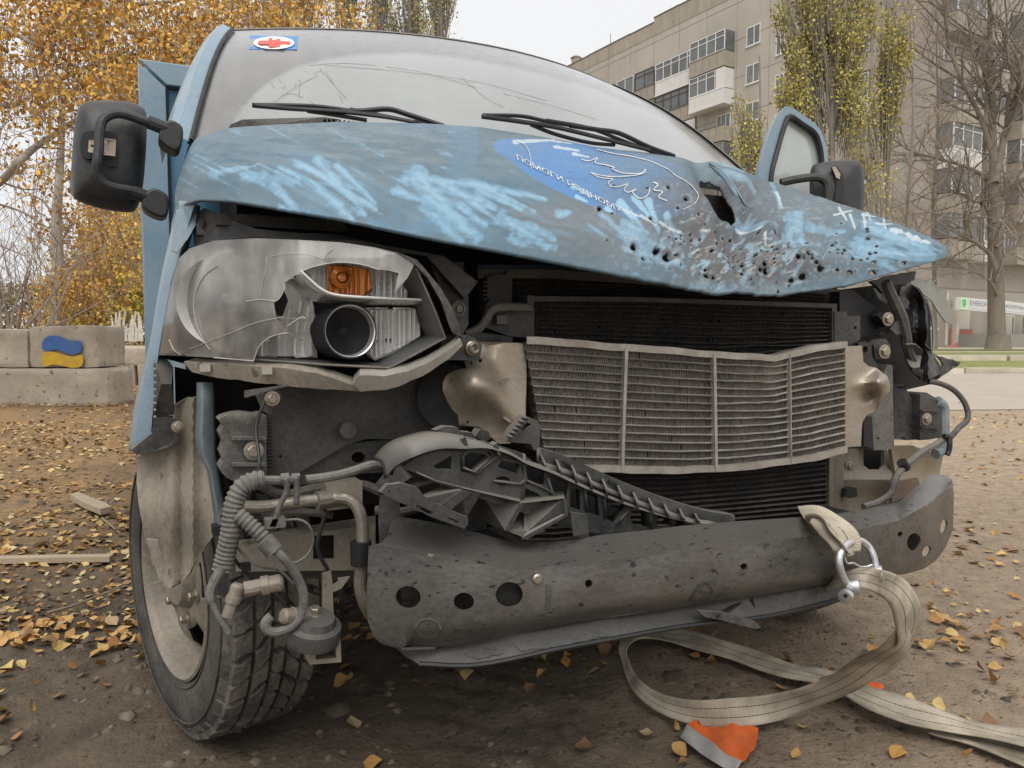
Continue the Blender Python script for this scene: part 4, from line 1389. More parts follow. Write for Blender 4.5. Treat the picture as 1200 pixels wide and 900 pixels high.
plate('arch_dark', [(205, 430), (238, 438), (300, 440), (300, 520), (262, 520), (262, 640), (252, 640), (240, 480), (206, 474)], [], flat(1.62), .02, DARK, van)

# crossmember, pipes
cm = plate('crossmember', [(277, 634), (330, 630), (440, 614), (440, 668), (277, 670)], [[(367, 628), (392, 627), (392, 655), (367, 656)]], flat(1.36), .006, BEIGE, van, 'dusty square crossmember with a square hole')
plate('top_flange', [(285, 634), (330, 621), (440, 604), (440, 614), (330, 630)], [], lambda u, v: PY(u, v, 1.36 + (632 - v) * .003), .005, BEIGE, cm)
plate('hole_back', [(360, 620), (400, 620), (400, 662), (360, 662)], [], flat(1.41), .005, DARK, cm)
plate('lower_flange', [(277, 670), (440, 668), (436, 676), (390, 678), (380, 690), (372, 678), (290, 678)], [], flat(1.385), .005, DKSTEEL, cm)
MB().tube([PY(u, v, y) for u, v, y in smooth_pts([(286, 594, 1.31), (310, 594, 1.31), (345, 589, 1.31), (380, 585, 1.31), (400, 584, 1.30), (413, 588, 1.29), (422, 602, 1.28), (425, 625, 1.275), (424, 655, 1.27), (422, 685, 1.27), (427, 706, 1.27), (434, 720, 1.28)], 5)],
          .0108, 12).build('steel_pipe', PIPE, van, 'bent dusty steel pipe beside the bumper beam')
vb = MB().box(PY(400, 578, 1.33), (.062, .05, .045)).build('valve_block', BEIGE, van)
MB().lathe([(.016, -.02), (.016, .02)], PY(384, 585, 1.31), (1, .2, 0), 12).build('collar', PIPE, vb)
MB().lathe([(.018, -.02), (.018, .02)], PY(423, 648, 1.27), (0, 0, 1), 14).build('pipe_clamp', SEAL, van)
plate('support_plate', [(446, 580), (468, 585), (470, 610), (460, 640), (446, 640), (444, 610)], [], flat(1.2), .004, STEELG, van)

# ------------------------------------------------------------------ loose wiring loom
def corr(name, pts, r, mat, parent):
    P = smooth_pts(pts, 22)
    P3 = [PY(*p) for p in P]
    # resample to even steps so that the folds are regular
    d = np.concatenate([[0], np.cumsum([(P3[i + 1] - P3[i]).length for i in range(len(P3) - 1)])])
    n_ = int(d[-1] / 0.0018)
    A = np.array(P3)
    Q = [Vector([np.interp(s, d, A[:, k]) for k in range(3)]) for s in np.linspace(0, d[-1], n_)]
    rad_ = [r * (1.0 if (i // 2) % 2 else 0.86) for i in range(n_)]
    return MB().tube(Q, rad_, 12).build(name, mat, parent, smooth=50)


loom = MB().tube([PY(*p) for p in smooth_pts([(306, 563, 1.215), (330, 563, 1.21), (360, 562, 1.205), (395, 557, 1.20), (420, 550, 1.2), (436, 545, 1.2), (450, 548, 1.22)], 5)], .0075, 10).build('wiring_loom', HOSE, van, 'loose grey wiring loom hanging below the headlight')
corr('corrugated_sleeve', [(309, 562, 1.215), (296, 564, 1.215), (283, 572, 1.215), (275, 588, 1.215), (272, 605, 1.215), (270, 625, 1.215), (264, 652, 1.22), (260, 668, 1.22)], .0155, HOSE, loom)
corr('corrugated_sleeve', [(278, 602, 1.205), (290, 612, 1.20), (303, 624, 1.195), (318, 641, 1.19)], .0125, HOSE, loom)
MB().lathe([(.0145, -.012), (.0145, .012)], PY(315, 639, 1.19), PY(322, 645, 1.19) - PY(305, 626, 1.195), 14).build('sleeve_end', HOSE, loom)
MB().tube([PY(*p) for p in smooth_pts([(316, 640, 1.19), (330, 652, 1.18), (342, 666, 1.18), (352, 684, 1.18), (356, 702, 1.18), (352, 722, 1.18), (340, 735, 1.18), (324, 741, 1.18), (312, 737, 1.18), (311, 729, 1.18), (318, 722, 1.18)], 5)],
          .0072, 9).build('cable', HOSE, loom)
MB().tube([PY(*p) for p in smooth_pts([(261, 664, 1.21), (250, 684, 1.21), (247, 700, 1.21), (254, 718, 1.205), (262, 730, 1.20), (268, 742, 1.20)], 5)], [.0075] * 12 + [.005] * 14, 9).build('cable', HOSE, loom)
MB().tube([PY(*p) for p in smooth_pts([(332, 610, 1.2), (350, 609, 1.195), (362, 616, 1.19), (367, 632, 1.19), (362, 648, 1.19), (348, 659, 1.19), (338, 657, 1.19)], 5)], .0022, 6).build('cable', HOSE, loom)
for pts in ([(334, 560), (336, 575), (328, 592), (322, 610), (319, 617)], [(347, 558), (348, 575), (347, 592)]):
    rows = [[PY(u - 3.5, v, 1.192), PY(u + 3.5, v, 1.192)] for u, v in smooth_pts(pts, 5)]
    t_ = MB().grid(rows).build('tie_strap', STEELG, loom)
    t_.modifiers.new('s', 'SOLIDIFY').thickness = .002
for u in (334, 347):
    MB().lathe([(.010, -.006), (.010, .006)], PY(u, 562, 1.208), (1, -.1, .05), 12).build('clip', HOSE, loom)
for p, q, r in (((332, 682, 1.19), (285, 691, 1.2), .013), ((279, 684, 1.19), (266, 724, 1.19), .0095), ((330, 722, 1.18), (362, 722, 1.2), .012)):
    a, b = PY(*p), PY(*q)
    c_ = MB()
    L_ = (b - a).length
    c_.lathe([(r * .7, 0), (r, .004), (r, L_ * .35), (r * 1.15, L_ * .36), (r * 1.15, L_ * .55), (r * .9, L_ * .56), (r * .9, L_ * .97), (r * .5, L_)], a, b - a, 12)
    c_.build('plug', BEIGE, loom)
MB().box(PY(322, 612, 1.2), (.03, .02, .014)).build('plug', STEELG, loom)

for pts, r, m_ in (([(258, 600, 1.34), (300, 606, 1.36), (350, 600, 1.37), (390, 604, 1.36)], .007, RUBBER), ([(300, 566, 1.33), (330, 580, 1.35), (372, 572, 1.36), (420, 568, 1.35), (446, 576, 1.33)], .009, RUBBER),
                   ([(270, 650, 1.27), (290, 672, 1.27), (318, 690, 1.26), (336, 712, 1.25)], .003, SEAL), ([(276, 640, 1.23), (300, 662, 1.22), (326, 668, 1.22), (344, 684, 1.21)], .0022, HOSE),
                   ([(310, 470, 1.31), (300, 500, 1.29), (304, 540, 1.26), (300, 560, 1.23)], .0028, SEAL), ([(246, 690, 1.22), (256, 700, 1.21), (272, 690, 1.21)], .0025, HOSE), ([(382, 600, 1.3), (372, 640, 1.3), (384, 668, 1.3)], .0035, SEAL),
                   ([(530, 560, 1.3), (500, 590, 1.28), (470, 600, 1.26), (440, 598, 1.28)], .008, RUBBER)):
    MB().tube([PY(*p) for p in smooth_pts(pts, 6)], r, 8).build('cable', m_, loom)
for u, v, y in ((300, 600, 1.345), (352, 562, 1.2), (288, 664, 1.26), (262, 690, 1.2)):
    MB().box(PY(u, v, y), (.014, .014, .012)).build('clip', SEAL, loom)
# horn
horn = MB().lathe([(.012, .03), (.030, .028), (.034, .018), (.042, .014), (.044, .0), (.042, -.012), (.03, -.018)], PY(367, 741, 1.2), (.1, -.25, 1), 30).build('horn', DKSTEEL, van, 'round dusty horn hanging under the crossmember')
MB().bolt(PY(368, 722, 1.2), .009, (.1, -.2, 1), .016).build('bolt', BOLT, horn)
MB().bolt(PY(384, 732, 1.2), .005, (.1, -.2, 1), .008).build('bolt', BOLT, horn)
plate('horn_mouth', [(363, 749), (399, 744), (400, 776), (363, 779)], [[(370, 754), (393, 751), (394, 771), (370, 773)]], flat(1.19), .04, BEIGE, horn, back=(0, .05, 0))
plate('mouth_inside', [(363, 749), (399, 744), (400, 776), (363, 779)], [], flat(1.235), .003, DARK, horn)
plate('horn_bracket', [(378, 672), (388, 670), (390, 686), (397, 682), (396, 678), (410, 676), (400, 690), (390, 694), (391, 722), (378, 724)], [], flat(1.225), .005, BEIGE, horn)

# ------------------------------------------------------------------ bumper beam
def beamY(u):
    return float(np.interp(u, [428, 470, 520, 600, 680, 760, 860, 940, 1000, 1050, 1085, 1118], [1.155, 1.115, 1.085, 1.04, 1.015, 1.0, 0.995, 1.0, 1.02, 1.07, 1.13, 1.23]))


ridge = [(430, 640), (446, 640), (470, 645), (520, 655), (570, 664), (613, 668), (660, 664), (720, 657), (780, 649), (840, 642), (900, 636), (960, 628), (1010, 621), (1052, 612), (1088, 592), (1118, 566)]
backe = [(452, 604), (470, 606), (507, 612), (549, 622), (590, 633), (613, 636), (649, 636), (702, 627), (760, 621), (800, 616), (860, 611), (936, 606), (1000, 599), (1052, 589), (1092, 556)]
bote = [(446, 754), (471, 759), (510, 758), (542, 755), (580, 748), (613, 740), (660, 732), (702, 725), (760, 717), (840, 705), (900, 696), (960, 686), (1000, 679), (1060, 672)]


def beam(u, v):
    y = beamY(u)
    vr = np.interp(u, [p[0] for p in ridge], [p[1] for p in ridge])
    vb = np.interp(u, [p[0] for p in backe], [p[1] for p in backe])
    vt = np.interp(u, [p[0] for p in bote], [p[1] for p in bote])
    if v < vr:
        t = min(1.0, (vr - v) / max(6, vr - vb))
        y += .085 * max(0, t - .06) / .94
    else:
        t = (v - vr) / max(20, vt - vr)
        y += .022 * max(0, t - .80) / .2 * (u > 480) - .004 * math.sin(pi * min(1, t))
    y += .0035 * math.sin(u * .021) + .002 * math.sin(u * .06 + v * .03)
    return PY(u, v, y)


bo_ = ([(459, 604), (480, 607)] + backe[2:] + [(1105, 556), (1116, 562), (1118, 580), (1117, 620), (1108, 642), (1096, 658), (1082, 667), (1060, 673)] + bote[::-1][1:] +
       [(437, 745), (431, 728), (430, 690), (432, 640), (447, 636), (454, 628)])
bh = [ell(478, 700, 15, 13.5, 22), ell(543.5, 705, 12, 10.5, 20), ell(597, 697, 16, 15, 22), ell(690, 684, 4.5, 5, 12), ell(872, 664, 4, 4, 12), ell(1055, 626, 3, 3.4, 10), ell(1071, 635, 8, 10.5, 18, .2),
      ell(1106, 617, 4, 8.5, 14, .2), ell(1086, 646, 4.5, 7, 14, .5)]
bm_ = plate('bumper_beam', bo_, bh, beam, .004, BEAM, van, 'scraped grey steel bumper beam with round holes', step=6, smooth=42, extra=[(u, np.interp(u, [p[0] for p in ridge], [p[1] for p in ridge]) + o) for u in np.arange(434, 1116, 3.0) for o in (-4.5, -1.5, 1.5, 4.5)])
# shadow box of the beam: rear channel and closing webs
rows = []
for u in np.linspace(470, 1085, 26):
    vb = np.interp(u, [p[0] for p in backe], [p[1] for p in backe])
    y = beamY(u)
    a = PY(u, vb, y + .085)
    rows.append([a, a + Vector((0, .004, -.07)), a + Vector((0, .0, -.15))])
MB().grid(rows).build('rear_channel', DKSTEEL, bm_)
plate('plug', ell(501, 737, 14, 12, 20), [], lambda u, v: beam(u, v) - Vector((0, .002, 0)), .003, BEAM, bm_)
pd = MB().lathe([(.001, .004), (.006, .004), (.0085, .001), (.0085, 0)], beam(629, 678) - Vector((0, .002, 0)), (-.1, -1, 0), 16)
pd.build('screw', BOLT, bm_)
worn = M('worn_black_patch', (0.03, 0.03, 0.03), 0.55, 0, 0.3, 20, dust=(0.1, 0.095, 0.085), damt=0.5, dscale=18)
plate('scuff', rough_poly(ell(606, 700, 15, 19, 18), 4, 1.2, 4), [ell(598, 697, 16.3, 15.3, 20)] if False else [], lambda u, v: beam(u, v) + Vector((0, .03, 0)), .002, worn, bm_)
plate('scuff', rough_poly([(818, 684), (840, 678), (838, 690), (828, 704), (812, 708), (806, 704)], 4, 1.2, 4), [], lambda u, v: beam(u, v) - Vector((0, .0016, 0)), .001, worn, bm_)
plate('scuff', rough_poly([(640, 684), (646, 690), (644, 715), (638, 712)], 4, .8, 4), [], lambda u, v: beam(u, v) - Vector((0, .0016, 0)), .001, worn, bm_)
# lower valance: torn undertray lip
def und(u, v):
    t = (v - np.interp(u, [p[0] for p in bote], [p[1] for p in bote])) / 25.0
    return PY(u, v, beamY(u) + .035 - .02 * t)


ut = plate('undertray_lip', rough_poly([(462, 757), (542, 752), (613, 738), (702, 722), (800, 708), (900, 692), (985, 678), (1004, 682), (1000, 692), (985, 702), (960, 711), (900, 722), (840, 728), (800, 734), (720, 748),
                                        (649, 761), (600, 771), (560, 779), (520, 780), (489, 777), (474, 768)], 14, .8, 6), [], und, .006, DKSTEEL, van, 'torn dusty undertray lip below the bumper beam', step=9)
MB().tube([und(u, v) - Vector((0, .004, 0)) for u, v in smooth_pts([(490, 777), (560, 778), (649, 760), (720, 747), (800, 733), (900, 721), (985, 701)], 5)], .004, 6).build('lip_edge', SEAL, ut)
for p_ in ([(600, 752), (640, 746), (700, 738), (712, 744), (660, 756), (610, 762)], [(542, 764), (570, 758), (590, 764), (560, 772)]):
    plate('torn_patch', rough_poly(p_, 5, 1.2, 9), [], lambda u, v: und(u, v) - Vector((0, .003, 0)), .001, worn, ut)
sp = plate('plastic_splinter', [(818, 716), (850, 718), (885, 728), (892, 736), (884, 737), (850, 728), (826, 723)], [], flat(1.0), .01, DUSTP, ut)
MB().bar(PY(868, 706, 1.03), PY(840, 722, 1.0), .006, .004).bar(PY(880, 702, 1.03), PY(888, 722, 1.02), .012, .006).build('plastic_splinter', SEAL, ut)

# ------------------------------------------------------------------ torn plastic grille carrier lying on the beam
GAIN = .75
LAT = M('grille_carrier_plastic', (0.034, 0.036, 0.038), 0.45, 0, 0.25, 14, dust=(0.27, 0.25, 0.215), damt=0.22, dscale=7, bump=0.10, bscale=170, updust=0.85)


def lat(u, v):
    return PY(u, v, float(np.interp(u, [436, 480, 560, 640, 740, 860], [1.135, 1.10, 1.10, 1.115, 1.14, 1.15])))


car = plate('grille_carrier', [(470, 548), (500, 528), (548, 513), (580, 520), (610, 530), (630, 545), (668, 556), (700, 572), (740, 590), (790, 605), (852, 607), (812, 616), (760, 622), (720, 628), (680, 622), (640, 612), (610, 600),
                               (575, 588), (540, 577), (515, 566), (490, 556)],
            [[tuple(q) for q in h] for h in ([(539, 540), (548, 527.5), (573, 529.5), (576, 533), (558, 555), (540, 553)], [(508, 546), (529, 533.5), (529, 550), (513, 550)], ell(589, 563.5, 9.5, 5.5, 12),
                                             [(583, 547), (590, 537.5), (611, 541), (606, 555)], [(615, 540), (638, 552.5), (638, 568), (616, 567)], [(616, 572), (630, 578), (640, 588), (624, 588), (614, 584)],
                                             [(642, 556), (666, 566), (662, 590), (650, 594), (644, 586)], [(684, 572), (699, 576), (703, 605), (686, 600)], [(709, 578), (728, 585), (736, 592), (722, 613), (710, 608)],
                                             [(744, 592), (758, 594), (764, 600), (764, 619), (742, 615), (738, 608)], [(770, 597), (786, 601), (795, 606), (788, 617), (770, 619)], [(804, 607), (824, 610), (820, 614), (802, 615)],
                                             [(668, 570), (680, 574), (680, 598), (668, 594)])], lat, .006, LAT, van, 'broken black plastic grille carrier resting on the beam', back=(0.0, .008, 0.0), step=9)
# the deep cell walls of the lattice
def wall(pts, depth, y0=-.004, name='cell_wall', th=.004, tilt=(.0, .0)):
    rows = [[lat(u, v) + Vector((0, y0, 0)), lat(u, v) + Vector((tilt[0], depth, tilt[1]))] for u, v in pts]
    o = MB().grid(rows).build(name, LAT, car, smooth=40)
    o.modifiers.new('s', 'SOLIDIFY').thickness = th
    return o


for pts in ([(541, 549), (541, 534), (548, 527), (567, 529), (575, 534), (572, 541), (556, 555), (541, 549)], [(556, 555), (572, 541), (588, 530)], [(488, 552), (510, 562), (541, 570), (575, 580), (608, 590)],
            [(588, 537), (609, 541), (614, 536)], [(612, 532), (614, 560), (609, 590)], [(578, 562), (609, 566), (613, 562)], [(640, 560), (646, 580), (660, 592)], [(614, 560), (640, 572), (660, 584)],
            [(684, 572), (686, 600)], [(709, 578), (710, 608)], [(740, 592), (722, 613)], [(764, 600), (764, 619)], [(795, 606), (788, 617)]):
    wall(pts, .028)
# lower cells that fan out below the main rail, nearer to the viewer
def low_(u, v, d=0.0):
    return PY(u, v, 1.085 + d)


for q in ([(541, 574, .0), (563, 579, .0), (546, 608, .015), (518, 602, .05)], [(567, 583, .06), (609, 590, .0), (592, 622, .0), (566, 612, .08)], [(541, 572, .0), (609, 588, .0), (612, 580, .06), (548, 566, .06)],
          [(609, 590, .0), (662, 584, .0), (660, 576, .06), (612, 580, .06)], [(614, 592, .05), (660, 586, .0), (663, 603, .0), (614, 628, .0)], [(594, 622, .0), (614, 630, .0), (640, 622, .01), (610, 606, .06)],
          [(479, 588, .0), (502, 600, .0), (541, 574, .0), (522, 568, .05)], [(504, 600, -.002), (518, 606, .0), (552, 578, .0), (541, 574, -.002)], [(609, 590, -.003), (613, 592, -.003), (597, 623, -.003), (592, 622, -.003)],
          [(660, 584, -.003), (664, 586, -.003), (666, 603, -.003), (662, 603, -.003)], [(662, 603, -.003), (666, 604, -.003), (618, 632, -.003), (612, 630, -.003)], [(668, 600, .0), (688, 603, .02), (690, 626, .02), (672, 628, .0)]):
    o = MB().poly([low_(u, v, d_) for u, v, d_ in q], (.001, .004, 0)).build('cell_wall', LAT, car, smooth=0)
plate('hole_shade_sheet', [(470, 556), (510, 535), (560, 522), (612, 540), (700, 580), (760, 612), (700, 626), (612, 632), (540, 612), (480, 590)], [], lambda u, v: lat(u, v) + Vector((0, .085, 0)), .004, SEAL, car)  # black sheet added behind the lattice, stands for the shade in its holes
plate('inner_frame', [(481, 568), (512, 561), (541, 572), (560, 577), (520, 606), (512, 600), (480, 586)], [[(488, 571), (511, 565), (522, 572), (507, 589), (490, 580)]], lambda u, v: low_(u, v, .03), .012, LAT, car)
# top rail with its notched lip, near end cap
rail = [(447, 552), (462, 536), (485, 525), (512, 518), (540, 519), (565, 521), (592, 529), (612, 540), (640, 550), (670, 564), (700, 577), (740, 592), (790, 606), (835, 612)]
P = smooth_pts(rail, 4)
wr = np.interp(np.linspace(0, 1, len(P)), [0, .12, .3, .4, .6, 1], [11, 13, 11, 4, 4.5, 3])
rows = []
for (u, v), h in zip(P, wr):
    c = lat(u, v)
    sz = c.y / 1000.0
    rows.append([c + Vector((0, .05, h * sz * .9)), c + Vector((0, .012, h * sz)), c + Vector((0, -.012, h * sz * .5)), c + Vector((0, -.018, -h * sz * .6)), c + Vector((0, -.008, -h * sz))])
tr = MB().grid(rows).build('top_rail', LAT, car, smooth=60)
tr.modifiers.new('s', 'SOLIDIFY').thickness = .004
lipb = [(652, 520 + 0), (640, 524), (660, 534), (700, 551), (740, 568), (780, 583), (820, 596), (858, 604), (858, 611), (840, 609)]
upper = [(625, 527), (660, 538), (700, 556), (740, 573), (780, 588), (820, 600), (856, 606)]
rows = []
for u, v in smooth_pts(upper, 5):
    c = PY(u, v, 1.16)
    rows.append([c + Vector((0, .012, .008)), c + Vector((0, -.012, .006)), c + Vector((0, -.014, -.016)), c + Vector((0, -.034, -.024))])
ul = MB().grid(rows).build('upper_lip', LAT, car, smooth=30)
ul.modifiers.new('s', 'SOLIDIFY').thickness = .004
for k in range(11):
    a = k / 10.5
    u = 632 + a * 190
    v = np.interp(u, [p[0] for p in upper], [p[1] for p in upper])
    w_ = np.interp(u, [p[0] for p in rail], [p[1] for p in rail])
    rows = [[PY(u, v + 4, 1.135), PY(u, v + 4, 1.15)], [PY(u + 4, v + 12, 1.115), PY(u + 4, v + 12, 1.14)], [PY(u + 6, w_ + 3, 1.105), PY(u + 6, w_ + 3, 1.14)]]
    o = MB().grid(rows).build('rib', LAT, car)
    o.modifiers.new('s', 'SOLIDIFY').thickness = .004
plate('slot', [(660, 540), (667, 543), (668, 546), (661, 543)], [], flat(1.143), .002, SEAL, car)
plate('slot', [(714, 562), (724, 566), (724, 569), (714, 566)], [], flat(1.143), .002, SEAL, car)
plate('end_cap', [(436, 566), (447, 552), (456, 557), (462, 541), (474, 560), (460, 572), (452, 574), (446, 577)], [], lambda u, v: lat(u, v) - Vector((0, .015, 0)), .03, LAT, car, step=6)
plate('end_plate', rough_poly([(446, 577), (454, 568), (470, 566), (490, 572), (498, 582), (512, 590), (548, 606), (549, 613), (544, 620), (520, 611), (488, 598), (462, 586)], 6, .7, 3), [ell(456, 576, 1.5, 1.5, 8), [(488, 591), (508, 600), (506, 604), (487, 595)], [(526, 606), (538, 611), (537, 613), (525, 608)]],
      lambda u, v: low_(u, v, -.015), .012, LAT, car, step=9)
plate('raised_tab', [(594, 518), (604, 503), (618, 488), (630, 493), (633, 500), (632, 524), (626, 528), (622, 520), (606, 519)], [[(610, 502), (617, 495), (623, 497), (614, 506)]], flat(1.115), .03, LAT, car, back=(0, .03, 0))
for k in range(6):
    MB().box(PY(598 + k * 3.4, 512 - k * 4.4, 1.105), (.006, .02, .004), Matrix.Rotation(.8, 3, 'Y')).build('tooth', LAT, car)
for p_ in ([(518, 507), (530, 502), (544, 503), (548, 508), (562, 510), (568, 517), (545, 514), (530, 510)], [(566, 514), (572, 505), (582, 508), (584, 517), (576, 521)]):
    plate('rail_tab', p_, [], lambda u, v: lat(u, v) + Vector((0, .03, 0)), .02, LAT, car)
for u, v in ((539, 513), (576, 520)):
    MB().poly([lat(u, v) + Vector((-.004, -.016, 0)), lat(u + 4, v + 13) + Vector((0, -.016, 0)), lat(u + 6, v + 12) + Vector((0, -.016, 0)), lat(u + 2, v - 3) + Vector((0, -.016, 0))], (0, .02, 0)).build('fin_rib', LAT, car)

# ------------------------------------------------------------------ far side of the bay
c0 = plate('support_column', [(1012, 470), (1024, 466), (1034, 440), (1040, 427), (1046, 428), (1048, 526), (1024, 528), (1022, 490), (1012, 490)], [ell(1029, 514, 1.5, 1.5, 8)], flat(1.36), .02, STEELG, van, 'dusty grey upright bracket beside the intercooler', back=(0, .06, 0))
plate('strut', [(1012, 488), (1022, 488), (1023, 526), (1012, 522)], [], flat(1.33), .03, SEAL, c0)
plate('side_panel', [(974, 530), (992, 526), (1012, 526), (1012, 545), (1018, 550), (1030, 550), (1036, 544), (1036, 528), (1048, 528), (1050, 540), (1042, 580), (1030, 600), (974, 606)], [], lambda u, v: PY(u, v, 1.41 - .03 * math.exp(-((v - 562) / 14) ** 2)), .01, BEIGE, van, 'dusty beige side panel with a slot', step=8)
plate('slot_dark', [(1010, 520), (1040, 520), (1038, 552), (1010, 552)], [], flat(1.45), .01, SEAL, van)
plate('upright', [(977, 528), (989, 528), (988, 606), (977, 606)], [], flat(1.375), .01, PIPE, van)
for u, v, y, r in ((995.5, 546, 1.395, .009), (1036, 412, 1.33, .012), (1040, 374, 1.36, .012), (1085.5, 491, 1.345, .011)):
    MB().bolt(PY(u, v, y), r, (-.15, -1, 0)).build('bolt', BOLT, van)
plate('relay_box', [(992, 573), (1004, 572), (1005, 582), (996, 584), (990, 582)], [], flat(1.36), .03, SEAL, van)
# bumper bracket, mount, blue pipe
mount = plate('end_mount', [(1048, 452), (1060, 452), (1068, 466), (1077, 468), (1077, 515), (1062, 516), (1048, 515)], [ell(1068, 499, 1.4, 1.6, 8)], lambda u, v: PY(u, v, 1.40 - .012 * (u > 1056)), .006, DKSTEEL, van, 'grey bolted mount on the far side', step=8)
plate('mount_end', [(1078, 462), (1086, 460), (1096, 466), (1103, 472), (1104, 512), (1090, 515), (1078, 516)], [], flat(1.365), .04, DKSTEEL, mount, back=(0, .08, 0))
for v in (481, 501):
    MB().bar(PY(1079, v, 1.358), PY(1101, v, 1.358), .01, .005).build('rib', DKSTEEL, mount)
MB().tube([PY(u, v, 1.37) for u, v in smooth_pts([(1098, 470), (1105, 476), (1106, 490), (1106, 512), (1103, 528), (1096, 532)], 4)], .014, 10).build('blue_stay', STAYP, mount)
yb = plate('plastic_bracket', [(1044, 523), (1070, 522), (1086, 528), (1105, 536), (1099, 566), (1084, 584), (1070, 592), (1046, 594), (1050, 560)], [], lambda u, v: PY(u, v, 1.37 + (.03 if u > 1080 else 0) + .02 * math.sin(v * .06)), .01, M('yellowed_plastic', (0.36, 0.30, 0.20), 0.5, 0, .12, 10, dust=DUST, damt=.5, dscale=8), van,
           'yellowed plastic bracket above the beam end', step=9)
plate('bracket_face', [(1044, 566), (1076, 560), (1082, 584), (1046, 596)], [], flat(1.345), .01, M('brown_plastic', (0.19, 0.13, 0.085), 0.55, 0, .15, 10, dust=DUST, damt=.4, dscale=8), yb)
loom2 = MB().tube([PY(*p) for p in smooth_pts([(1107, 514, 1.33), (1096, 521, 1.32), (1083, 528, 1.31), (1070, 538, 1.31), (1058, 548, 1.31), (1049, 562, 1.31), (1044, 578, 1.31), (1030, 588, 1.32), (1012, 594, 1.32)], 5)], .0085, 9).build('wiring_loom', HOSE, van, 'grey wiring loom across the far bracket')
MB().tube([PY(*p) for p in smooth_pts([(1088, 447, 1.38), (1100, 449, 1.37), (1116, 456, 1.36), (1128, 468, 1.35), (1134, 482, 1.34), (1133, 493, 1.33), (1124, 501, 1.33), (1116, 510, 1.33), (1110, 517, 1.33)], 5)], .0075, 9).build('black_cable', RUBBER, loom2)
MB().tube([PY(*p) for p in smooth_pts([(1106, 511, 1.32), (1112, 513, 1.315), (1113, 520, 1.31), (1112, 528, 1.31), (1110, 533, 1.31)], 5)], .007, 9).build('black_cable', SEAL, loom2)
MB().lathe([(.013, -.012), (.013, .012)], PY(1059, 545, 1.31), (.7, 0, -.7), 12).build('clip', SEAL, loom2)
# lamp carrier box and wrecked far headlight
lb = plate('lamp_carrier', [(984, 342), (1000, 340), (1028, 362), (1040, 364), (1044, 374), (1043, 388), (1036, 394), (1030, 392), (1008, 396), (984, 384)], [], lambda u, v: PY(u, v, 1.42 - .03 * (u > 1028)), .03, BLACKP, van, 'black plastic carrier beside the far headlight', step=12, back=(0, .1, 0))
plate('lamp_carrier', [(978, 365), (992, 365), (993, 370), (1008, 370), (1008, 398), (994, 406), (978, 406)], [ell(1002, 384, 2, 2, 8)], flat(1.36), .02, DKSTEEL, lb)
plate('lamp_carrier', [(1005, 402), (1014, 400), (1021, 404), (1022, 418), (1030, 430), (1022, 430), (1014, 426)], [ell(1014, 410, 3, 4.5, 10)], flat(1.33), .01, BLACKP, lb)
plate('bolt_plate', [(1024, 404), (1030, 398), (1038, 397), (1043, 404), (1043, 420), (1026, 421)], [], flat(1.34), .02, DKSTEEL, lb)
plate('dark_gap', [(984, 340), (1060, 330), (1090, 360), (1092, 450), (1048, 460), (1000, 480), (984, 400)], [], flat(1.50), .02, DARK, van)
hl2 = plate('headlight', rough_poly([(1056, 336), (1068, 333), (1076, 340), (1082, 352), (1085, 370), (1086, 395), (1084, 404), (1092, 412), (1103, 430), (1104, 436), (1090, 444), (1080, 448), (1073, 440), (1064, 424), (1062, 404), (1060, 380), (1062, 364), (1054, 348)], 6, .8, 13), [],
             lambda u, v: PY(u, v, 1.40 + .025 * math.sin(u * .16) + .012 * math.sin(v * .11)), .006, M('shattered_black_plastic', (0.016, 0.016, 0.017), .3, 0, .3, 18, dust=DUSTD, damt=.35, dscale=14, bump=.25, bscale=40), van, 'wrecked far headlight with its shell torn open', step=6)
sg = MB()
P = smooth_pts([(1038, 330), (1044, 345), (1052, 362), (1058, 378), (1062, 396), (1064, 410), (1070, 424)], 4)
sg.tube([PY(u, v, 1.37) for u, v in P], [.016 - .008 * abs(i / len(P) - .4) for i in range(len(P))], 7)
sg.build('torn_shell', DUSTP, hl2)
plate('torn_shell', rough_poly([(1062, 404), (1074, 404), (1082, 412), (1078, 430), (1082, 444), (1070, 436), (1062, 420)], 5, .8, 4), [], lambda u, v: PY(u, v, 1.36 + .02 * math.sin(v * .2)), .004, DUSTP, hl2, step=5)
plate('torn_shell', rough_poly([(1044, 386), (1056, 372), (1060, 390), (1050, 392)], 5, .8, 4), [], flat(1.37), .004, DUSTP, hl2)
plate('torn_shell', rough_poly([(1052, 348), (1060, 346), (1066, 354), (1064, 362), (1056, 360)], 5, .8, 14), [], flat(1.385), .004, DUSTP, hl2)
plate('lower_lip', rough_poly([(1078, 448), (1080, 434), (1090, 428), (1104, 434), (1106, 427), (1094, 416), (1104, 418), (1126, 424), (1124, 428), (1114, 434), (1100, 444), (1092, 449)], 4, .9, 15), [], lambda u, v: PY(u, v, 1.39 + .0006 * (u - 1080) + .01 * math.sin(u * .3)), .006, DUSTP, hl2, step=5)
plate('torn_shell', rough_poly([(1020, 330), (1046, 322), (1074, 318), (1072, 328), (1058, 334), (1040, 334), (1036, 344), (1030, 338)], 4, 1.0, 25), [], lambda u, v: PY(u, v, 1.40), .01, BLACKP, hl2, step=5)
plate('lens', [(1066, 330), (1076, 326), (1090, 329), (1103, 340), (1113, 356), (1119, 371), (1119, 378), (1114, 380), (1108, 377), (1100, 366), (1092, 353), (1084, 346), (1072, 341)], [], lambda u, v: PY(u, v, 1.48 + .02 * math.sin((u - 1066) * .05)),
      .004, M('broken_clear_lens', (0.36, 0.36, 0.32), 0.3, 0, .1, 10, dust=(.42, .41, .36), damt=.5, dscale=8, bump=.04), hl2, 'curved remnant of the far headlight lens', step=5, smooth=60)
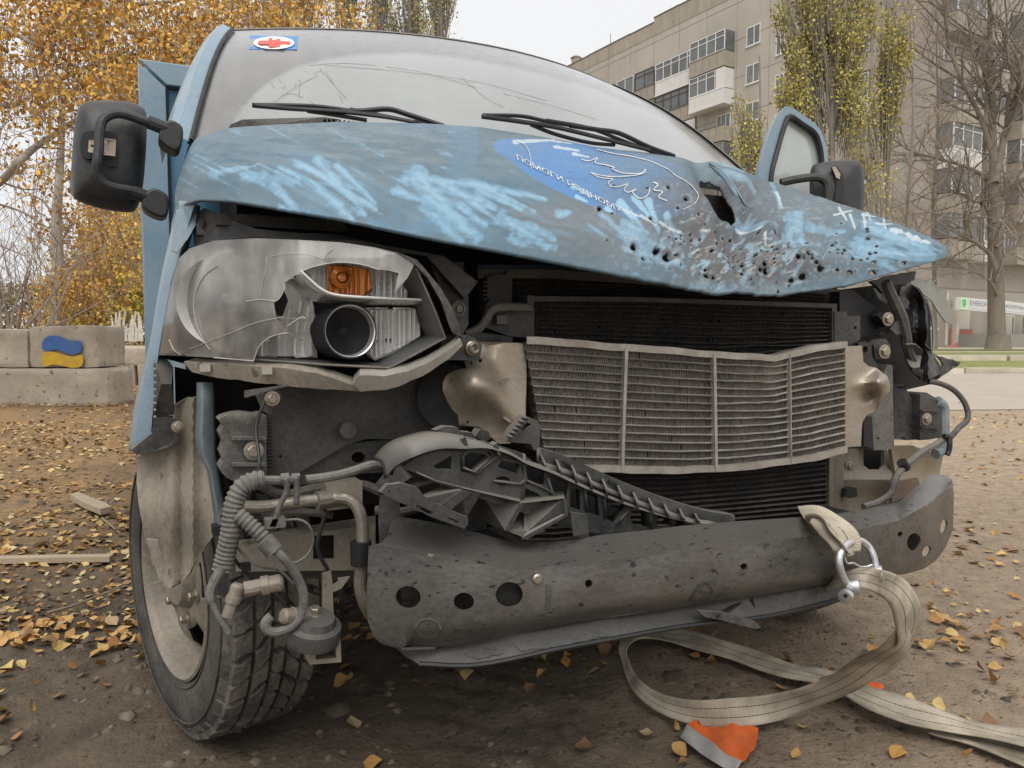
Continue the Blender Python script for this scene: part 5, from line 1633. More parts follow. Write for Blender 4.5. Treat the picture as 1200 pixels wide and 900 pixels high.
MB().tube([PY(u, v, 1.485) for u, v in smooth_pts([(1086, 350), (1092, 372), (1094, 396), (1093, 412)], 4)], .004, 6).build('lens_edge', LENS, hl2)
plate('reflector', [(1024, 338), (1040, 336), (1046, 350), (1038, 356), (1030, 350)], [], flat(1.44), .004, REFL, hl2)

# ------------------------------------------------------------------ wheels
GAIN = 1.2
TYRE = M('tyre_rubber', (0.032, 0.03, 0.029), 0.75, 0, 0.2, 20, dust=(0.16, 0.14, 0.11), damt=0.45, dscale=6, bump=0.2, bscale=120)
TREAD = M('tyre_tread', (0.05, 0.047, 0.043), 0.8, 0, 0.25, 20, dust=(0.19, 0.165, 0.13), damt=0.6, dscale=9, bump=0.3, bscale=90)


def wheel(o, steer, side, label):
    """o: hub centre of the outer face; axis points outward"""
    ax = Vector((-side * cos(steer), -side * sin(steer) * 1.0, 0)).normalized()
    o = Vector(o)
    RO, W = .362, .186
    x = Vector((0, 0, 1))
    y = ax.cross(x)

    def pt(r, h, a):
        return o + ax * h + (x * cos(a) + y * sin(a)) * r
    squash = lambda p: Vector((p.x, p.y, max(p.z, 0.002)))
    w_ = MB()
    prof = [(.222, -.012), (.236, .002), (.262, .010), (.295, .011), (.322, .006), (.342, -.006), (.347, -.022), (.347, -.10), (.347, -W + .02), (.335, -W + .004), (.29, -W - .004), (.235, -W + .02)]
    n = 96
    V = [pt(r, h, 2 * pi * k / n) for r, h in prof for k in range(n)]
    w_.add([squash(p) for p in V], [(i * n + k, i * n + (k + 1) % n, (i + 1) * n + (k + 1) % n, (i + 1) * n + k) for i in range(len(prof) - 1) for k in range(n)])
    wm = w_.build('wheel', TYRE, van, label, smooth=40)
    # raised rings on the side wall
    for rr_, hh in ((.243, .0065), (.318, .0095)):
        m = MB()
        m.tube([pt(rr_, hh, 2 * pi * k / 72) for k in range(72)], .0022, 5, closed=True)
        m.build('sidewall_ring', TYRE, wm)
    # tread blocks: five staggered rows of angular blocks
    tb = random.Random(2)
    NB_ = 40
    for rowi, (h0, h1, lean) in enumerate([(-.004, -.040, .3), (-.047, -.078, .55), (-.085, -.109, -.1), (-.116, -.147, -.55), (-.154, -.184, -.3)]):
        m = MB()
        for k in range(NB_):
            a0 = 2 * pi * (k + .5 * (rowi % 2)) / NB_
            da = 2 * pi / NB_ * (.40 if rowi in (0, 4) else .41)
            sk = lean * 2 * pi / NB_
            top = .3625 if rowi not in (0, 4) else .361
            jag = .25 * da * (1 if k % 2 else -1)
            q = [(h0, a0 - da - sk / 2), (h0 * .55 + h1 * .45, a0 - da + jag), (h1, a0 - da + sk / 2), (h1, a0 + da + sk / 2), (h0 * .45 + h1 * .55, a0 + da + jag), (h0, a0 + da - sk / 2)]
            bot = [pt(.343, h, a) for h, a in q]
            hc = (h0 + h1) / 2
            tp = [pt(top - (.004 if rowi in (0, 4) and abs(h) in (abs(h0),) and rowi == 0 else 0), hc + (h - hc) * .92, a0 + (a - a0) * .92) for h, a in q]
            if min(p.z for p in tp) < 0.0:
                tp = [squash(p) for p in tp]
                bot = [squash(p + Vector((0, 0, .002))) for p in bot]
            m.add(bot + tp, [(6, 7, 8, 9, 10, 11)] + [(i, (i + 1) % 6, 6 + (i + 1) % 6, 6 + i) for i in range(6)])
        if side > 0:
            for k in range(NB_):                       # shoulder lugs
                a0 = 2 * pi * (k + .0) / NB_
                if rowi == 0:
                    da = 2 * pi / NB_ * (.34 if k % 2 else .22)
                    q = [(.352, -.018), (.338, .0015), (.326 if k % 2 else .330, .0075), (.325 if k % 2 else .329, .003), (.338, -.008)]
                    A = [squash(pt(r + .004 * (i == 0), h, a0 - da)) for i, (r, h) in enumerate(q)]
                    B = [squash(pt(r + .004 * (i == 0), h, a0 + da)) for i, (r, h) in enumerate(q)]
                    nn = 5
                    m.add(A + B, [tuple(range(nn)), tuple(range(2 * nn - 1, nn - 1, -1))] + [(i, nn + i, nn + (i + 1) % nn, (i + 1) % nn) for i in range(nn)])
        m.build('tread_block_row', TREAD, wm, smooth=0, kind='stuff')
    # rim
    r_ = MB()
    prof = [(.226, -.004), (.230, .004), (.224, .007), (.217, .0), (.213, -.014), (.208, -.045), (.196, -.062), (.178, -.060), (.165, -.045), (.150, -.030), (.118, -.022), (.085, -.022), (.072, -.026), (.068, -.012), (.060, .0), (.02, .004), (.0005, .004)]
    n = 80
    V = [pt(r, h, 2 * pi * k / n) for r, h in prof for k in range(n)]
    Fc = [(i * n + k, i * n + (k + 1) % n, (i + 1) * n + (k + 1) % n, (i + 1) * n + k) for i in range(len(prof) - 1) for k in range(n) if not (i in (7, 8, 9) and ((k - 6) % 16) in (4, 5, 6, 7, 8, 9, 10, 11))]
    r_.add(V, Fc)
    rim = r_.build('rim', RIM, wm, smooth=40)
    rim.modifiers.new('s', 'SOLIDIFY').thickness = .004
    m = MB()
    m.lathe([(.20, -.11), (.0005, -.10)], o, ax, 24, caps=False)
    m.build('brake_drum', DARK, wm)
    for k in range(6):
        a = 2 * pi * (k + .3) / 6
        MB().bolt(pt(.096, -.022, a), .0105, ax, .02).build('wheel_nut', BOLT, wm)
    return wm


wheel((-.990, 1.90, .360), R(15), 1, 'dusty front wheel turned outward with a chunky tyre')
wheel((.955, 1.92, .360), R(8), -1, 'far front wheel hidden behind the beam')
FINE, GAIN = 1, 1.0

# ------------------------------------------------------------------ ground
FH = Vector((sin(YAW), cos(YAW), 0))


def nonuni(a, b, lo, hi, fine, grow=1.12):
    """coordinates from lo to hi with fine steps between a and b"""
    m = list(np.arange(a, b + 1e-6, fine))
    s, x = fine, m[-1]
    while x < hi:
        s *= grow
        x += s
        m.append(x)
    s, x = fine, m[0]
    while x > lo:
        s *= grow
        x -= s
        m.insert(0, x)
    return np.array(m)


gx = nonuni(-2.6, 2.2, -420, 420, 0.022)
gy = nonuni(0.7, 3.6, -30, 900, 0.022)
GX, GY = np.meshgrid(gx, gy, indexing='ij')
gxr, gyr = GX.ravel(), GY.ravel()
dcam = np.hypot(gxr - CAM.x, gyr - CAM.y)
rough_w = sstep(-gxr + .55 * (gyr - 1.2), -0.9, 0.9)          # churned soil to the left, packed earth to the right
fade = np.clip(1 - (dcam - 4) / 14, 0.0, 1)
fq = n2(gxr, gyr, 1.3, 4, 2) - .5
clod = n2(gxr, gyr, 9.0, 4, 5)
fine_ = n2(gxr, gyr, 32.0, 3, 8) - .5
nearf = 1 - .75 * np.clip(1 - (dcam - 1.5) / 2.5, 0, 1) * (gxr > -1.3)
gz = fade * (0.05 * fq * nearf * (.4 + .6 * rough_w) + rough_w * 0.055 * np.maximum(0, clod - .52) + (.006 + .022 * rough_w) * fine_)
gz -= fade * (0.006 + .010 * rough_w)
ruts = np.sin((gxr * .75 + gyr * .66) * 2 * pi / .085) * (np.abs(gxr + .25 - .3 * (gyr - 1.5)) < .22) * (gyr < 2.2) * .006 * fade     # tyre print before the van
gz += ruts * sstep(n2(gxr, gyr, 3, 2, 44), .35, .6)
for (hx, hy, s_) in ((-.95, 1.9, .30), (.95, 1.92, .3)):
    k = np.exp(-(((gxr - hx) / s_) ** 2 + ((gyr - hy) / s_) ** 2) ** 2)
    gz = gz * (1 - k) - .002 * k
roadc = (gxr - CAM.x) * FH.x + (gyr - CAM.y) * FH.y
gz = np.where(roadc > 8.5, np.minimum(gz, -.012), gz)
gcol = np.tile(np.array([0.155, 0.120, 0.085]), (len(gxr), 1))


def glay(c, m):
    m = np.clip(m, 0, 1)[:, None]
    gcol[:] = gcol * (1 - m) + np.array(c) * m


gn = n2(gxr, gyr, .9, 5, 61)
gn2 = n2(gxr, gyr, 6.0, 4, 62)
glay((0.37, 0.285, 0.205), (1 - rough_w) * (.75 + .4 * (gn - .5)))
glay((0.43, 0.335, 0.24), (1 - rough_w) * sstep(dcam, 2.5, 8) * .8)
glay((0.08, 0.064, 0.048), rough_w * sstep(gn2, .42, .68) * .75)
glay((0.27, 0.22, 0.165), rough_w * sstep(gn, .52, .7) * .5)
glay((0.36, 0.225, 0.11), sstep(-gxr + .1 * gyr, 1.0, 2.0) * sstep(gyr, 2.4, 5.0) * (.5 + .4 * sstep(gn2, .4, .6)))
glay((0.085, 0.07, 0.055), np.exp(-(((gxr + .25) / .95) ** 2 + ((gyr - 2.4) / 1.0) ** 2)) * .55)     # darker earth under the engine
GROUND = M('dirt_ground', (0, 0, 0), 0.95, 0, 0.28, 14, dust=None, bump=0.95, bscale=55, attr='paint', spots=(0.06, 0.048, 0.036), sscale=60, sthr=0.63, spec=.2)
na, nb = len(gx), len(gy)
idx = np.arange(na * nb).reshape(na, nb)
Fg = np.stack([idx[:-1, :-1], idx[1:, :-1], idx[1:, 1:], idx[:-1, 1:]], -1).reshape(-1, 4)


def fastmesh(name, V, Fq, mat, colors=None, smooth=True, mi=None):
    me = bpy.data.meshes.new(name)
    V = np.asarray(V, np.float32)
    Fq = np.asarray(Fq, np.int32)
    k = Fq.shape[1]
    me.vertices.add(len(V))
    me.vertices.foreach_set('co', V.ravel())
    me.loops.add(Fq.size)
    me.loops.foreach_set('vertex_index', Fq.ravel())
    me.polygons.add(len(Fq))
    me.polygons.foreach_set('loop_start', np.arange(len(Fq), dtype=np.int32) * k)
    me.polygons.foreach_set('loop_total', np.full(len(Fq), k, np.int32))
    for m in (mat if isinstance(mat, (list, tuple)) else [mat]):
        me.materials.append(m)
    if mi is not None:
        me.polygons.foreach_set('material_index', np.asarray(mi, np.int32))
    me.update(calc_edges=True)
    me.validate()
    if colors is not None:
        at = me.color_attributes.new('paint', 'FLOAT_COLOR', 'POINT')
        cc = np.ones((len(V), 4), np.float32)
        cc[:, :3] = colors
        at.data.foreach_set('color', cc.ravel())
    me.polygons.foreach_set('use_smooth', np.full(len(Fq), smooth))
    o = bpy.data.objects.new(name, me)
    col.objects.link(o)
    return o


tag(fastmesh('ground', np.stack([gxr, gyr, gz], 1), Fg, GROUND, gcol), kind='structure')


def gheight(x, y):
    i = np.clip(np.searchsorted(gx, x) - 1, 0, na - 2)
    j = np.clip(np.searchsorted(gy, y) - 1, 0, nb - 2)
    fx = (x - gx[i]) / (gx[i + 1] - gx[i])
    fy = (y - gy[j]) / (gy[j + 1] - gy[j])
    z = gz.reshape(na, nb)
    return (z[i, j] * (1 - fx) + z[i + 1, j] * fx) * (1 - fy) + (z[i, j + 1] * (1 - fx) + z[i + 1, j + 1] * fx) * fy


def H(x, d, z=0.0):
    """x metres to the right and d metres ahead of the camera, height z"""
    return Vector((CAM.x, CAM.y, 0)) + RT * x + FH * d + Vector((0, 0, z))


# ------------------------------------------------------------------ road, kerbs, verge
FINE, GAIN = 0, 1.45
ASPH = M('worn_asphalt', (0.27, 0.235, 0.20), 0.9, 0, 0.12, 1.2, dust=(0.29, 0.245, 0.19), damt=0.6, dscale=.5, bump=0.2, bscale=60, stretch=(1, 1, 1))
KERB = M('old_kerb', (0.40, 0.36, 0.29), 0.85, 0, 0.2, 3, dust=(0.26, 0.22, 0.16), damt=0.6, dscale=2.5, bump=0.3, bscale=30)
GRASS = M('grass_green', (0.115, 0.135, 0.035), 0.9, 0, 0.3, 3, dust=(0.25, 0.19, 0.09), damt=0.5, dscale=2, bump=0.4, bscale=40)
PAVE = M('pavement_grey', (0.30, 0.27, 0.22), 0.9, 0, 0.15, 2, dust=(0.36, 0.31, 0.23), damt=0.5, dscale=1, bump=0.2, bscale=30)
rowsr = []
for x in np.arange(-3, 130, 2.0):
    e = 9.6 + .25 * math.sin(x * .7) + .15 * math.sin(x * 2.1)
    rowsr.append([H(x, d, z) for d, z in ((e, -.004), (e + .5, .006), (e + 4, .02), (17.9, .01))])
MB().grid(rowsr).build('road', ASPH, kind='structure')
kr = random.Random(5)
x = -6.0
kerbs = []
while x < 60:
    w_ = 2.2 + kr.uniform(-.1, .25)
    kerbs.append((x, w_))
    x += w_ + .04
curb_root = thing('kerb', 'worn low kerb stones along the far edge of the road', 'kerb', H(8, 18.1))
for x, w_ in kerbs:
    a = [H(x + q, 18.0 + kr.uniform(-.03, .03), z) for q, z in ((0, -.05), (w_, -.05), (w_, .12 + kr.uniform(-.02, .02)), (0, .12 + kr.uniform(-.02, .02)))]
    MB().hexa(a, [p + FH * .25 for p in a]).build('kerb_stone', KERB, curb_root)
curb2 = thing('kerb', 'pale high kerb stones behind the grass strip', 'kerb', H(8, 23.1))
for x, w_ in kerbs:
    a = [H(x * 1.4 + q, 23.0, z) for q, z in ((0, -.05), (w_ * 1.4 - .05, -.05), (w_ * 1.4 - .05, .30), (0, .30))]
    MB().hexa(a, [p + FH * .3 for p in a]).build('kerb_stone', KERB, curb2)
MB().grid([[H(x, d, z) for d, z in ((18.25, .10), (20, .16), (23.0, .14))] for x in np.arange(-6, 90, 3)]).build('verge', GRASS, kind='structure')
MB().grid([[H(x, d, z) for d, z in ((23.3, .26), (30, .24), (33, .22), (46, .15), (110, .1))] for x in np.arange(-2, 120, 4)]).build('pavement', PAVE, kind='structure')
MB().grid([[H(x, d, z) for d, z in ((25.5, .262), (29, .262))] for x in np.arange(-2, 90, 3)]).build('verge_strip', GRASS, kind='structure')
MB().grid([[H(x, d, z) for d, z in ((32, .25), (36, .25))] for x in np.arange(6, 60, 3)]).build('verge_strip', GRASS, kind='structure')


# ------------------------------------------------------------------ leaves
FINE, GAIN = 0, 1.0


def LM(name, rough=.7, tr=.25):
    m = M(name, (0, 0, 0), rough, 0, .1, 30, bump=0, attr='paint', spec=.3)
    return m


LEAFM = LM('autumn_leaf')
PALG = .95 * np.array([[0.36, 0.19, 0.055], [0.46, 0.28, 0.10], [0.50, 0.34, 0.13], [0.30, 0.14, 0.05], [0.24, 0.13, 0.065], [0.55, 0.40, 0.16], [0.38, 0.20, 0.07], [0.17, 0.10, 0.055], [0.42, 0.31, 0.17], [0.52, 0.41, 0.20], [0.48, 0.38, 0.20]])


def leaf_geo(cent, size, pal, flat_=False, seed=1, up=None, curl=.35, shade=None):
    """one folded four-cornered leaf of two triangles pairs per centre"""
    g_ = np.random.default_rng(seed)
    n = len(cent)
    if flat_:
        nz_ = np.stack([g_.normal(0, .28, n), g_.normal(0, .28, n), np.ones(n)], 1)
    else:
        nz_ = g_.normal(0, 1, (n, 3))
        nz_[:, 2] *= .7
    nz_ /= np.linalg.norm(nz_, axis=1, keepdims=True)
    t = g_.normal(0, 1, (n, 3))
    if not flat_:
        t[:, 2] -= .9
    t -= nz_ * np.sum(t * nz_, 1, keepdims=True)
    t /= np.linalg.norm(t, axis=1, keepdims=True) + 1e-9
    b = np.cross(nz_, t)
    s = (size * g_.uniform(.6, 1.3, n))[:, None]
    w_ = s * g_.uniform(.55, .95, n)[:, None]
    cu = s * g_.uniform(-curl, curl, n)[:, None]
    A = cent - t * s * .5
    Bp = cent + t * s * .5 + nz_ * cu * .5
    Lp = cent + b * w_ * .5 + nz_ * np.abs(cu) * .6
    Rp = cent - b * w_ * .5 + nz_ * np.abs(cu) * .6
    V = np.stack([A, Lp, Bp, Rp], 1).reshape(-1, 3)
    i = np.arange(n)[:, None] * 4
    Fq = np.concatenate([i + np.array([[0, 1, 2]]), i + np.array([[0, 2, 3]])], 0)
    c = pal[g_.integers(0, len(pal), n)] * g_.uniform(.75, 1.25, (n, 1))
    return V, Fq, np.repeat(c, 4, 0)


pts = []
gr = np.random.default_rng(21)


def scatter(n, x0, x1, d0, d1, clump=0):
    x = gr.uniform(x0, x1, n)
    d = gr.uniform(d0, d1, n)
    return np.stack([CAM.x + RT.x * x + FH.x * d, CAM.y + RT.y * x + FH.y * d], 1)


pts.append(scatter(17000, -9, -2.2, 4.2, 14))
pts.append(scatter(5200, -3.4, -1.0, 2.2, 5.4))
pts.append(scatter(1100, -2.4, .4, 1.4, 3.2))
pts.append(scatter(260, -.6, 1.6, 1.5, 2.6))
pts.append(scatter(1900, .6, 7, 2.2, 9.6))
pts.append(scatter(500, 4, 12, 8, 10.2))
pts.append(scatter(420, .2, 2.6, 1.6, 3.8))
pts.append(scatter(500, 4, 30, 18.3, 22.5))
P2d = np.concatenate(pts)
clp = n2(P2d[:, 0], P2d[:, 1], 1.2, 3, 9)
P2d = P2d[(clp + gr.uniform(-.18, .18, len(P2d))) > .47]
# nothing lies inside the tyres
for hx, hy in ((-.97, 1.9), (.95, 1.92)):
    P2d = P2d[np.hypot(P2d[:, 0] - hx, P2d[:, 1] - hy) > .34]
zz = gheight(P2d[:, 0], P2d[:, 1])
dd = (P2d[:, 0] - CAM.x) * FH.x + (P2d[:, 1] - CAM.y) * FH.y
zz = np.where((dd > 18.2), .17, np.where((dd > 9.5), np.maximum(zz, .02), zz))
P3 = np.stack([P2d[:, 0], P2d[:, 1], zz + .008], 1)
lu, lv, ld = proj(P3)
vis = (ld > 0) & (lu > -10) & (lu < 1210) & (lv < 910) & (lv > 480)
hidden = (lu > 190) & (lu < 1080) & (lv < 735)
order = np.argsort(np.where(vis & ~hidden, ld, 1e9))
single = order[:290]
rest = order[290:]
szs = np.where(dd[rest] < 3, .030, .045)
V, Fq, Cc = leaf_geo(P3[rest], szs, PALG, True, 3)
tag(fastmesh('leaf_litter', V, Fq, LEAFM, Cc, False), kind='stuff')
# nearest leaves one by one: a few outlines, each a bent sheet with a stalk
lmesh = []
lrn = random.Random(8)
for k in range(9):
    pal = PALG[[0, 1, 2, 3, 4, 5, 6, 8, 1][k]]
    out_ = [(0, -.5), (.22, -.34), (.42, -.05), (.36, .14), (.16, .34), (0, .55), (-.16, .34), (-.38, .12), (-.42, -.08), (-.2, -.36)]
    out_ = [(x_ * lrn.uniform(.8, 1.2), y_ * lrn.uniform(.9, 1.1)) for x_, y_ in out_]
    ca, cb, cc_ = lrn.uniform(-.4, 1.2), lrn.uniform(-.4, .9), lrn.uniform(-.7, .7)
    f = lambda x_, y_: (x_, y_, ca * x_ * x_ + cb * y_ * y_ + cc_ * x_ * y_ + .06 * abs(x_))
    V_ = [f(0, -.12), f(0, .2)] + [f(*q) for q in out_] + [f(0.02, -.85), f(-.02, -.85)]
    Fl = []
    for i in range(10):
        j = (i + 1) % 10
        ci = 1 if 2 <= i <= 7 else 0
        Fl.append((ci, 2 + i, 2 + j))
    Fl += [(0, 1, 2 + 2), (0, 2 + 8, 1), (2, 12, 13)]
    o_ = mk('fallen_leaf', V_, Fl, LEAFM, None, None, 0, fix=False, colors=np.tile(pal * lrn.uniform(.85, 1.15), (len(V_), 1)))
    lmesh.append(o_.data)
    bpy.data.objects.remove(o_)
for k, i in enumerate(single):
    o = bpy.data.objects.new('fallen_leaf', lmesh[lrn.randrange(9)])
    col.objects.link(o)
    s = lrn.uniform(.026, .052)
    o.location = P3[i] + np.array([0, 0, .004])
    o.rotation_euler = (lrn.gauss(0, .42), lrn.gauss(0, .42), lrn.uniform(0, 6.28))
    o.scale = (s, s, s)
    tag(o, 'small dry autumn leaf lying on the bare dirt', 'leaf', 'fallen leaves scattered over the dirt')
# clods and crumbs of soil
n = 5200
cp = scatter(n, -3.2, 1.8, 1.4, 5.5)
cp = cp[gr.random(n) < np.clip(sstep(-cp[:, 0] + .55 * (cp[:, 1] - 1.2), -1.2, .8) + .08, 0, 1)]
cz = gheight(cp[:, 0], cp[:, 1])
n = len(cp)
octv = np.array([[1, 0, 0], [0, 1, 0], [-1, 0, 0], [0, -1, 0], [0, 0, .8], [.6, .6, .4], [-.6, .5, .45], [-.5, -.6, .4], [.55, -.6, .4]])
octf = np.array([[0, 5, 4], [5, 1, 4], [1, 6, 4], [6, 2, 4], [2, 7, 4], [7, 3, 4], [3, 8, 4], [8, 0, 4], [0, 1, 5], [1, 2, 6], [2, 3, 7], [3, 0, 8]])
s = gr.uniform(.004, .016, n) * np.where(gr.random(n) < .05, 2.2, 1)
Vc = (octv[None] * gr.uniform(.6, 1.35, (n, 9, 3))) * s[:, None, None]
an = gr.uniform(0, 6.28, n)
ca, sa = np.cos(an)[:, None], np.sin(an)[:, None]
Vc = np.stack([Vc[..., 0] * ca - Vc[..., 1] * sa, Vc[..., 0] * sa + Vc[..., 1] * ca, Vc[..., 2] * .8], -1) + np.stack([cp[:, 0], cp[:, 1], cz - .001], 1)[:, None]
Fc = (np.arange(n) * 9)[:, None, None] + octf[None]
ccol = np.array([0.15, 0.122, 0.092]) * gr.uniform(.5, 1.25, (n, 1))
tag(fastmesh('soil_clods', Vc.reshape(-1, 3), Fc.reshape(-1, 3), M('soil_clod', (0, 0, 0), .95, 0, .2, 40, bump=.3, bscale=200, attr='paint', spec=.2), np.repeat(ccol, 9, 0), True), kind='stuff')
# board, piece of wood, twigs
FINE, GAIN = 1, 1.5
WOOD = M('weathered_wood', (0.27, 0.215, 0.15), 0.85, 0, 0.25, 8, dust=(0.17, 0.135, 0.1), damt=.5, dscale=4, bump=.3, bscale=60, stretch=(.4, 3, 3))
pA, pB = G(-60, 662), G(131, 657)
b_ = MB().bar(pA + Vector((0, 0, .018)), pB + Vector((0, 0, .012)), .045, .022).build('board', WOOD, None, None)
tag(b_, 'narrow grey board lying flat on the soil', 'board')
pts_ = [G(82, 588), G(92, 585), G(108, 592), G(124, 598), G(131, 603), G(118, 606), G(98, 598)]
w1 = MB().poly([p + Vector((0, 0, .012)) for p in pts_], (0, 0, .03)).build('wood_chunk', WOOD)
tag(w1, 'short split piece of wood among the leaves', 'wood')
TWIG = M('dead_twig', (0.16, 0.12, 0.085), .9, 0, .3, 20, bump=.2)
for L_, lab in (([(0, 512), (15, 508), (28, 506), (43, 500)], 'thin dead twig among dense fallen leaves'), ([(56, 722), (90, 712), (120, 700), (148, 690)], 'long dark twig beside the front tyre'), ([(120, 610), (132, 620), (141, 628)], 'short twig beside the split wood')):
    tag(MB().tube([G(u, v) + Vector((0, 0, .012)) for u, v in smooth_pts(L_, 4)], [.006 - .0035 * i / (len(L_) * 4) for i in range((len(L_) - 1) * 4 + 1)], 5).build('twig', TWIG), lab, 'twig')

# ------------------------------------------------------------------ concrete blocks
FINE, GAIN = 0, 1.35
CONC = M('old_concrete', (0.34, 0.295, 0.24), 0.92, 0, 0.2, 2.5, dust=(0.23, 0.195, 0.155), damt=0.75, dscale=2.2, bump=0.5, bscale=16, spots=(0.12, 0.1, 0.08), sscale=14, sthr=.66)


def block(name, label, corner_px, d, w_m, h, dep, z0=0.0, yaw=0.0, seed=1, d2=None, cham=0.0):
    """weathered block; front face from pixel column u0 to u1 at distance d..d2"""
    u0, u1 = corner_px
    d2 = d2 or d
    a = H((u0 - 600) / FPX * d, d)
    b = H((u1 - 600) / FPX * d2, d2)
    ex = (b - a)
    nn = Vector((-ex.y, ex.x, 0)).normalized()
    nx, nz_, ny = 26, 10, 8
    bm = bmesh.new()
    bmesh.ops.create_cube(bm, size=1)
    bmesh.ops.subdivide_edges(bm, edges=bm.edges, cuts=11, use_grid_fill=True)
    P = np.array([v.co for v in bm.verts]) + .5
    # worn edges: pull corners in
    q = P * 2 - 1
    e = np.sort(np.abs(q), 1)
    worn_ = sstep(e[:, 1], .82, 1.0) * (.02 + .03 * vnoise(P * 6 + seed * 9))
    q = q * (1 - worn_[:, None])
    P = (q + 1) / 2
    W_ = np.array(a)[None] + np.outer(P[:, 0], np.array(ex)) + np.outer(P[:, 1], np.array(nn) * dep) + np.outer(P[:, 2] * h + z0, [0, 0, 1])
    nzv = fbm(W_ * 4 + seed * 7, 4, seed) - .5
    W_ += np.outer(nzv * .07, -np.array(nn)) + np.outer((fbm(W_ * 3 + 40 + seed, 3, seed) - .5) * .04, [0, 0, 1])
    for v, w in zip(bm.verts, W_):
        v.co = w
    me = bpy.data.meshes.new(name)
    bm.to_mesh(me)
    bm.free()
    me.materials.append(CONC)
    me.shade_smooth()
    me.set_sharp_from_angle(angle=R(40))
    o = bpy.data.objects.new(name, me)
    col.objects.link(o)
    tag(o, label, 'concrete block')
    return o, a, ex, nn


zt_ = .50
block('concrete_block', 'long rough concrete block lying at the bottom of the pile', (-70, 128), 10.0, 2, .50, .6, -.02, seed=2, d2=9.9)
bl, a_, ex_, nn_ = block('concrete_block', 'rough concrete block with a painted blue and yellow flag', (35, 116), 10.05, 2, .54, .6, .49, seed=3, d2=9.95)
block('concrete_block', 'upper block at the left end of the pile beside the flag block', (-60, 33.5), 10.05, 2, .50, .6, .49, seed=4)
block('concrete_block', 'upright block end standing at the right of the pile', (113, 138), 10.3, 2, .50, .6, -.02, seed=6, d2=10.7)
block('concrete_block', 'upper weathered block end at the right of the flag', (114, 138), 10.05, 2, .54, .5, .49, seed=16, d2=10.6)
block('concrete_block', 'low distant block behind the pile, lying on others', (132, 185), 14, 2, .34, .6, .36, seed=7)
block('concrete_block', 'small distant block standing under the low one', (137, 157), 14, 2, .42, .6, -.03, seed=8)
block('concrete_block', 'distant block beside the van wing under the low one', (160, 200), 14, 2, .42, .6, -.03, seed=9)
# the painted flag
GAIN = 1.0
FB = M('flag_blue_paint', (0.035, 0.13, 0.38), .8, 0, .2, 12, dust=CONC and (0.2, .2, .2), damt=.3, dscale=8, bump=.4, bscale=16)
FY_ = M('flag_yellow_paint', (0.62, 0.38, 0.02), .8, 0, .2, 12, dust=(0.3, .25, .15), damt=.3, dscale=8, bump=.4, bscale=16)
flag = thing('flag_tmp', '', 'x')
bpy.data.objects.remove(flag)


def onblock(u, v):
    d = 9.88
    p = D(u, v, d)
    # project on the front face of the block
    t = (Vector(a_) - CAM).dot(nn_) / (p - CAM).dot(nn_)
    q = CAM + (p - CAM) * t
    W_ = np.array([q]) 
    return q - nn_ * .045


plate('flag_blue', rough_poly([tuple(p) for p in smooth_pts([(52, 402), (57, 395), (66, 393), (75, 395), (84, 399), (93, 399), (98, 401), (98, 408), (96, 413), (88, 415), (79, 413), (70, 409), (62, 411), (53, 410)], 2, True)], 3, .5, 4), [], onblock, .006, FB, bl, step=4)
plate('flag_yellow', rough_poly([tuple(p) for p in smooth_pts([(53, 414), (62, 412), (70, 413), (78, 416), (88, 418), (98, 416), (100, 422), (98, 429), (88, 431), (78, 429), (66, 427), (53, 429)], 2, True)], 3, .5, 5), [], onblock, .006, FY_, bl, step=4)
FINE, GAIN = 1, 1.0

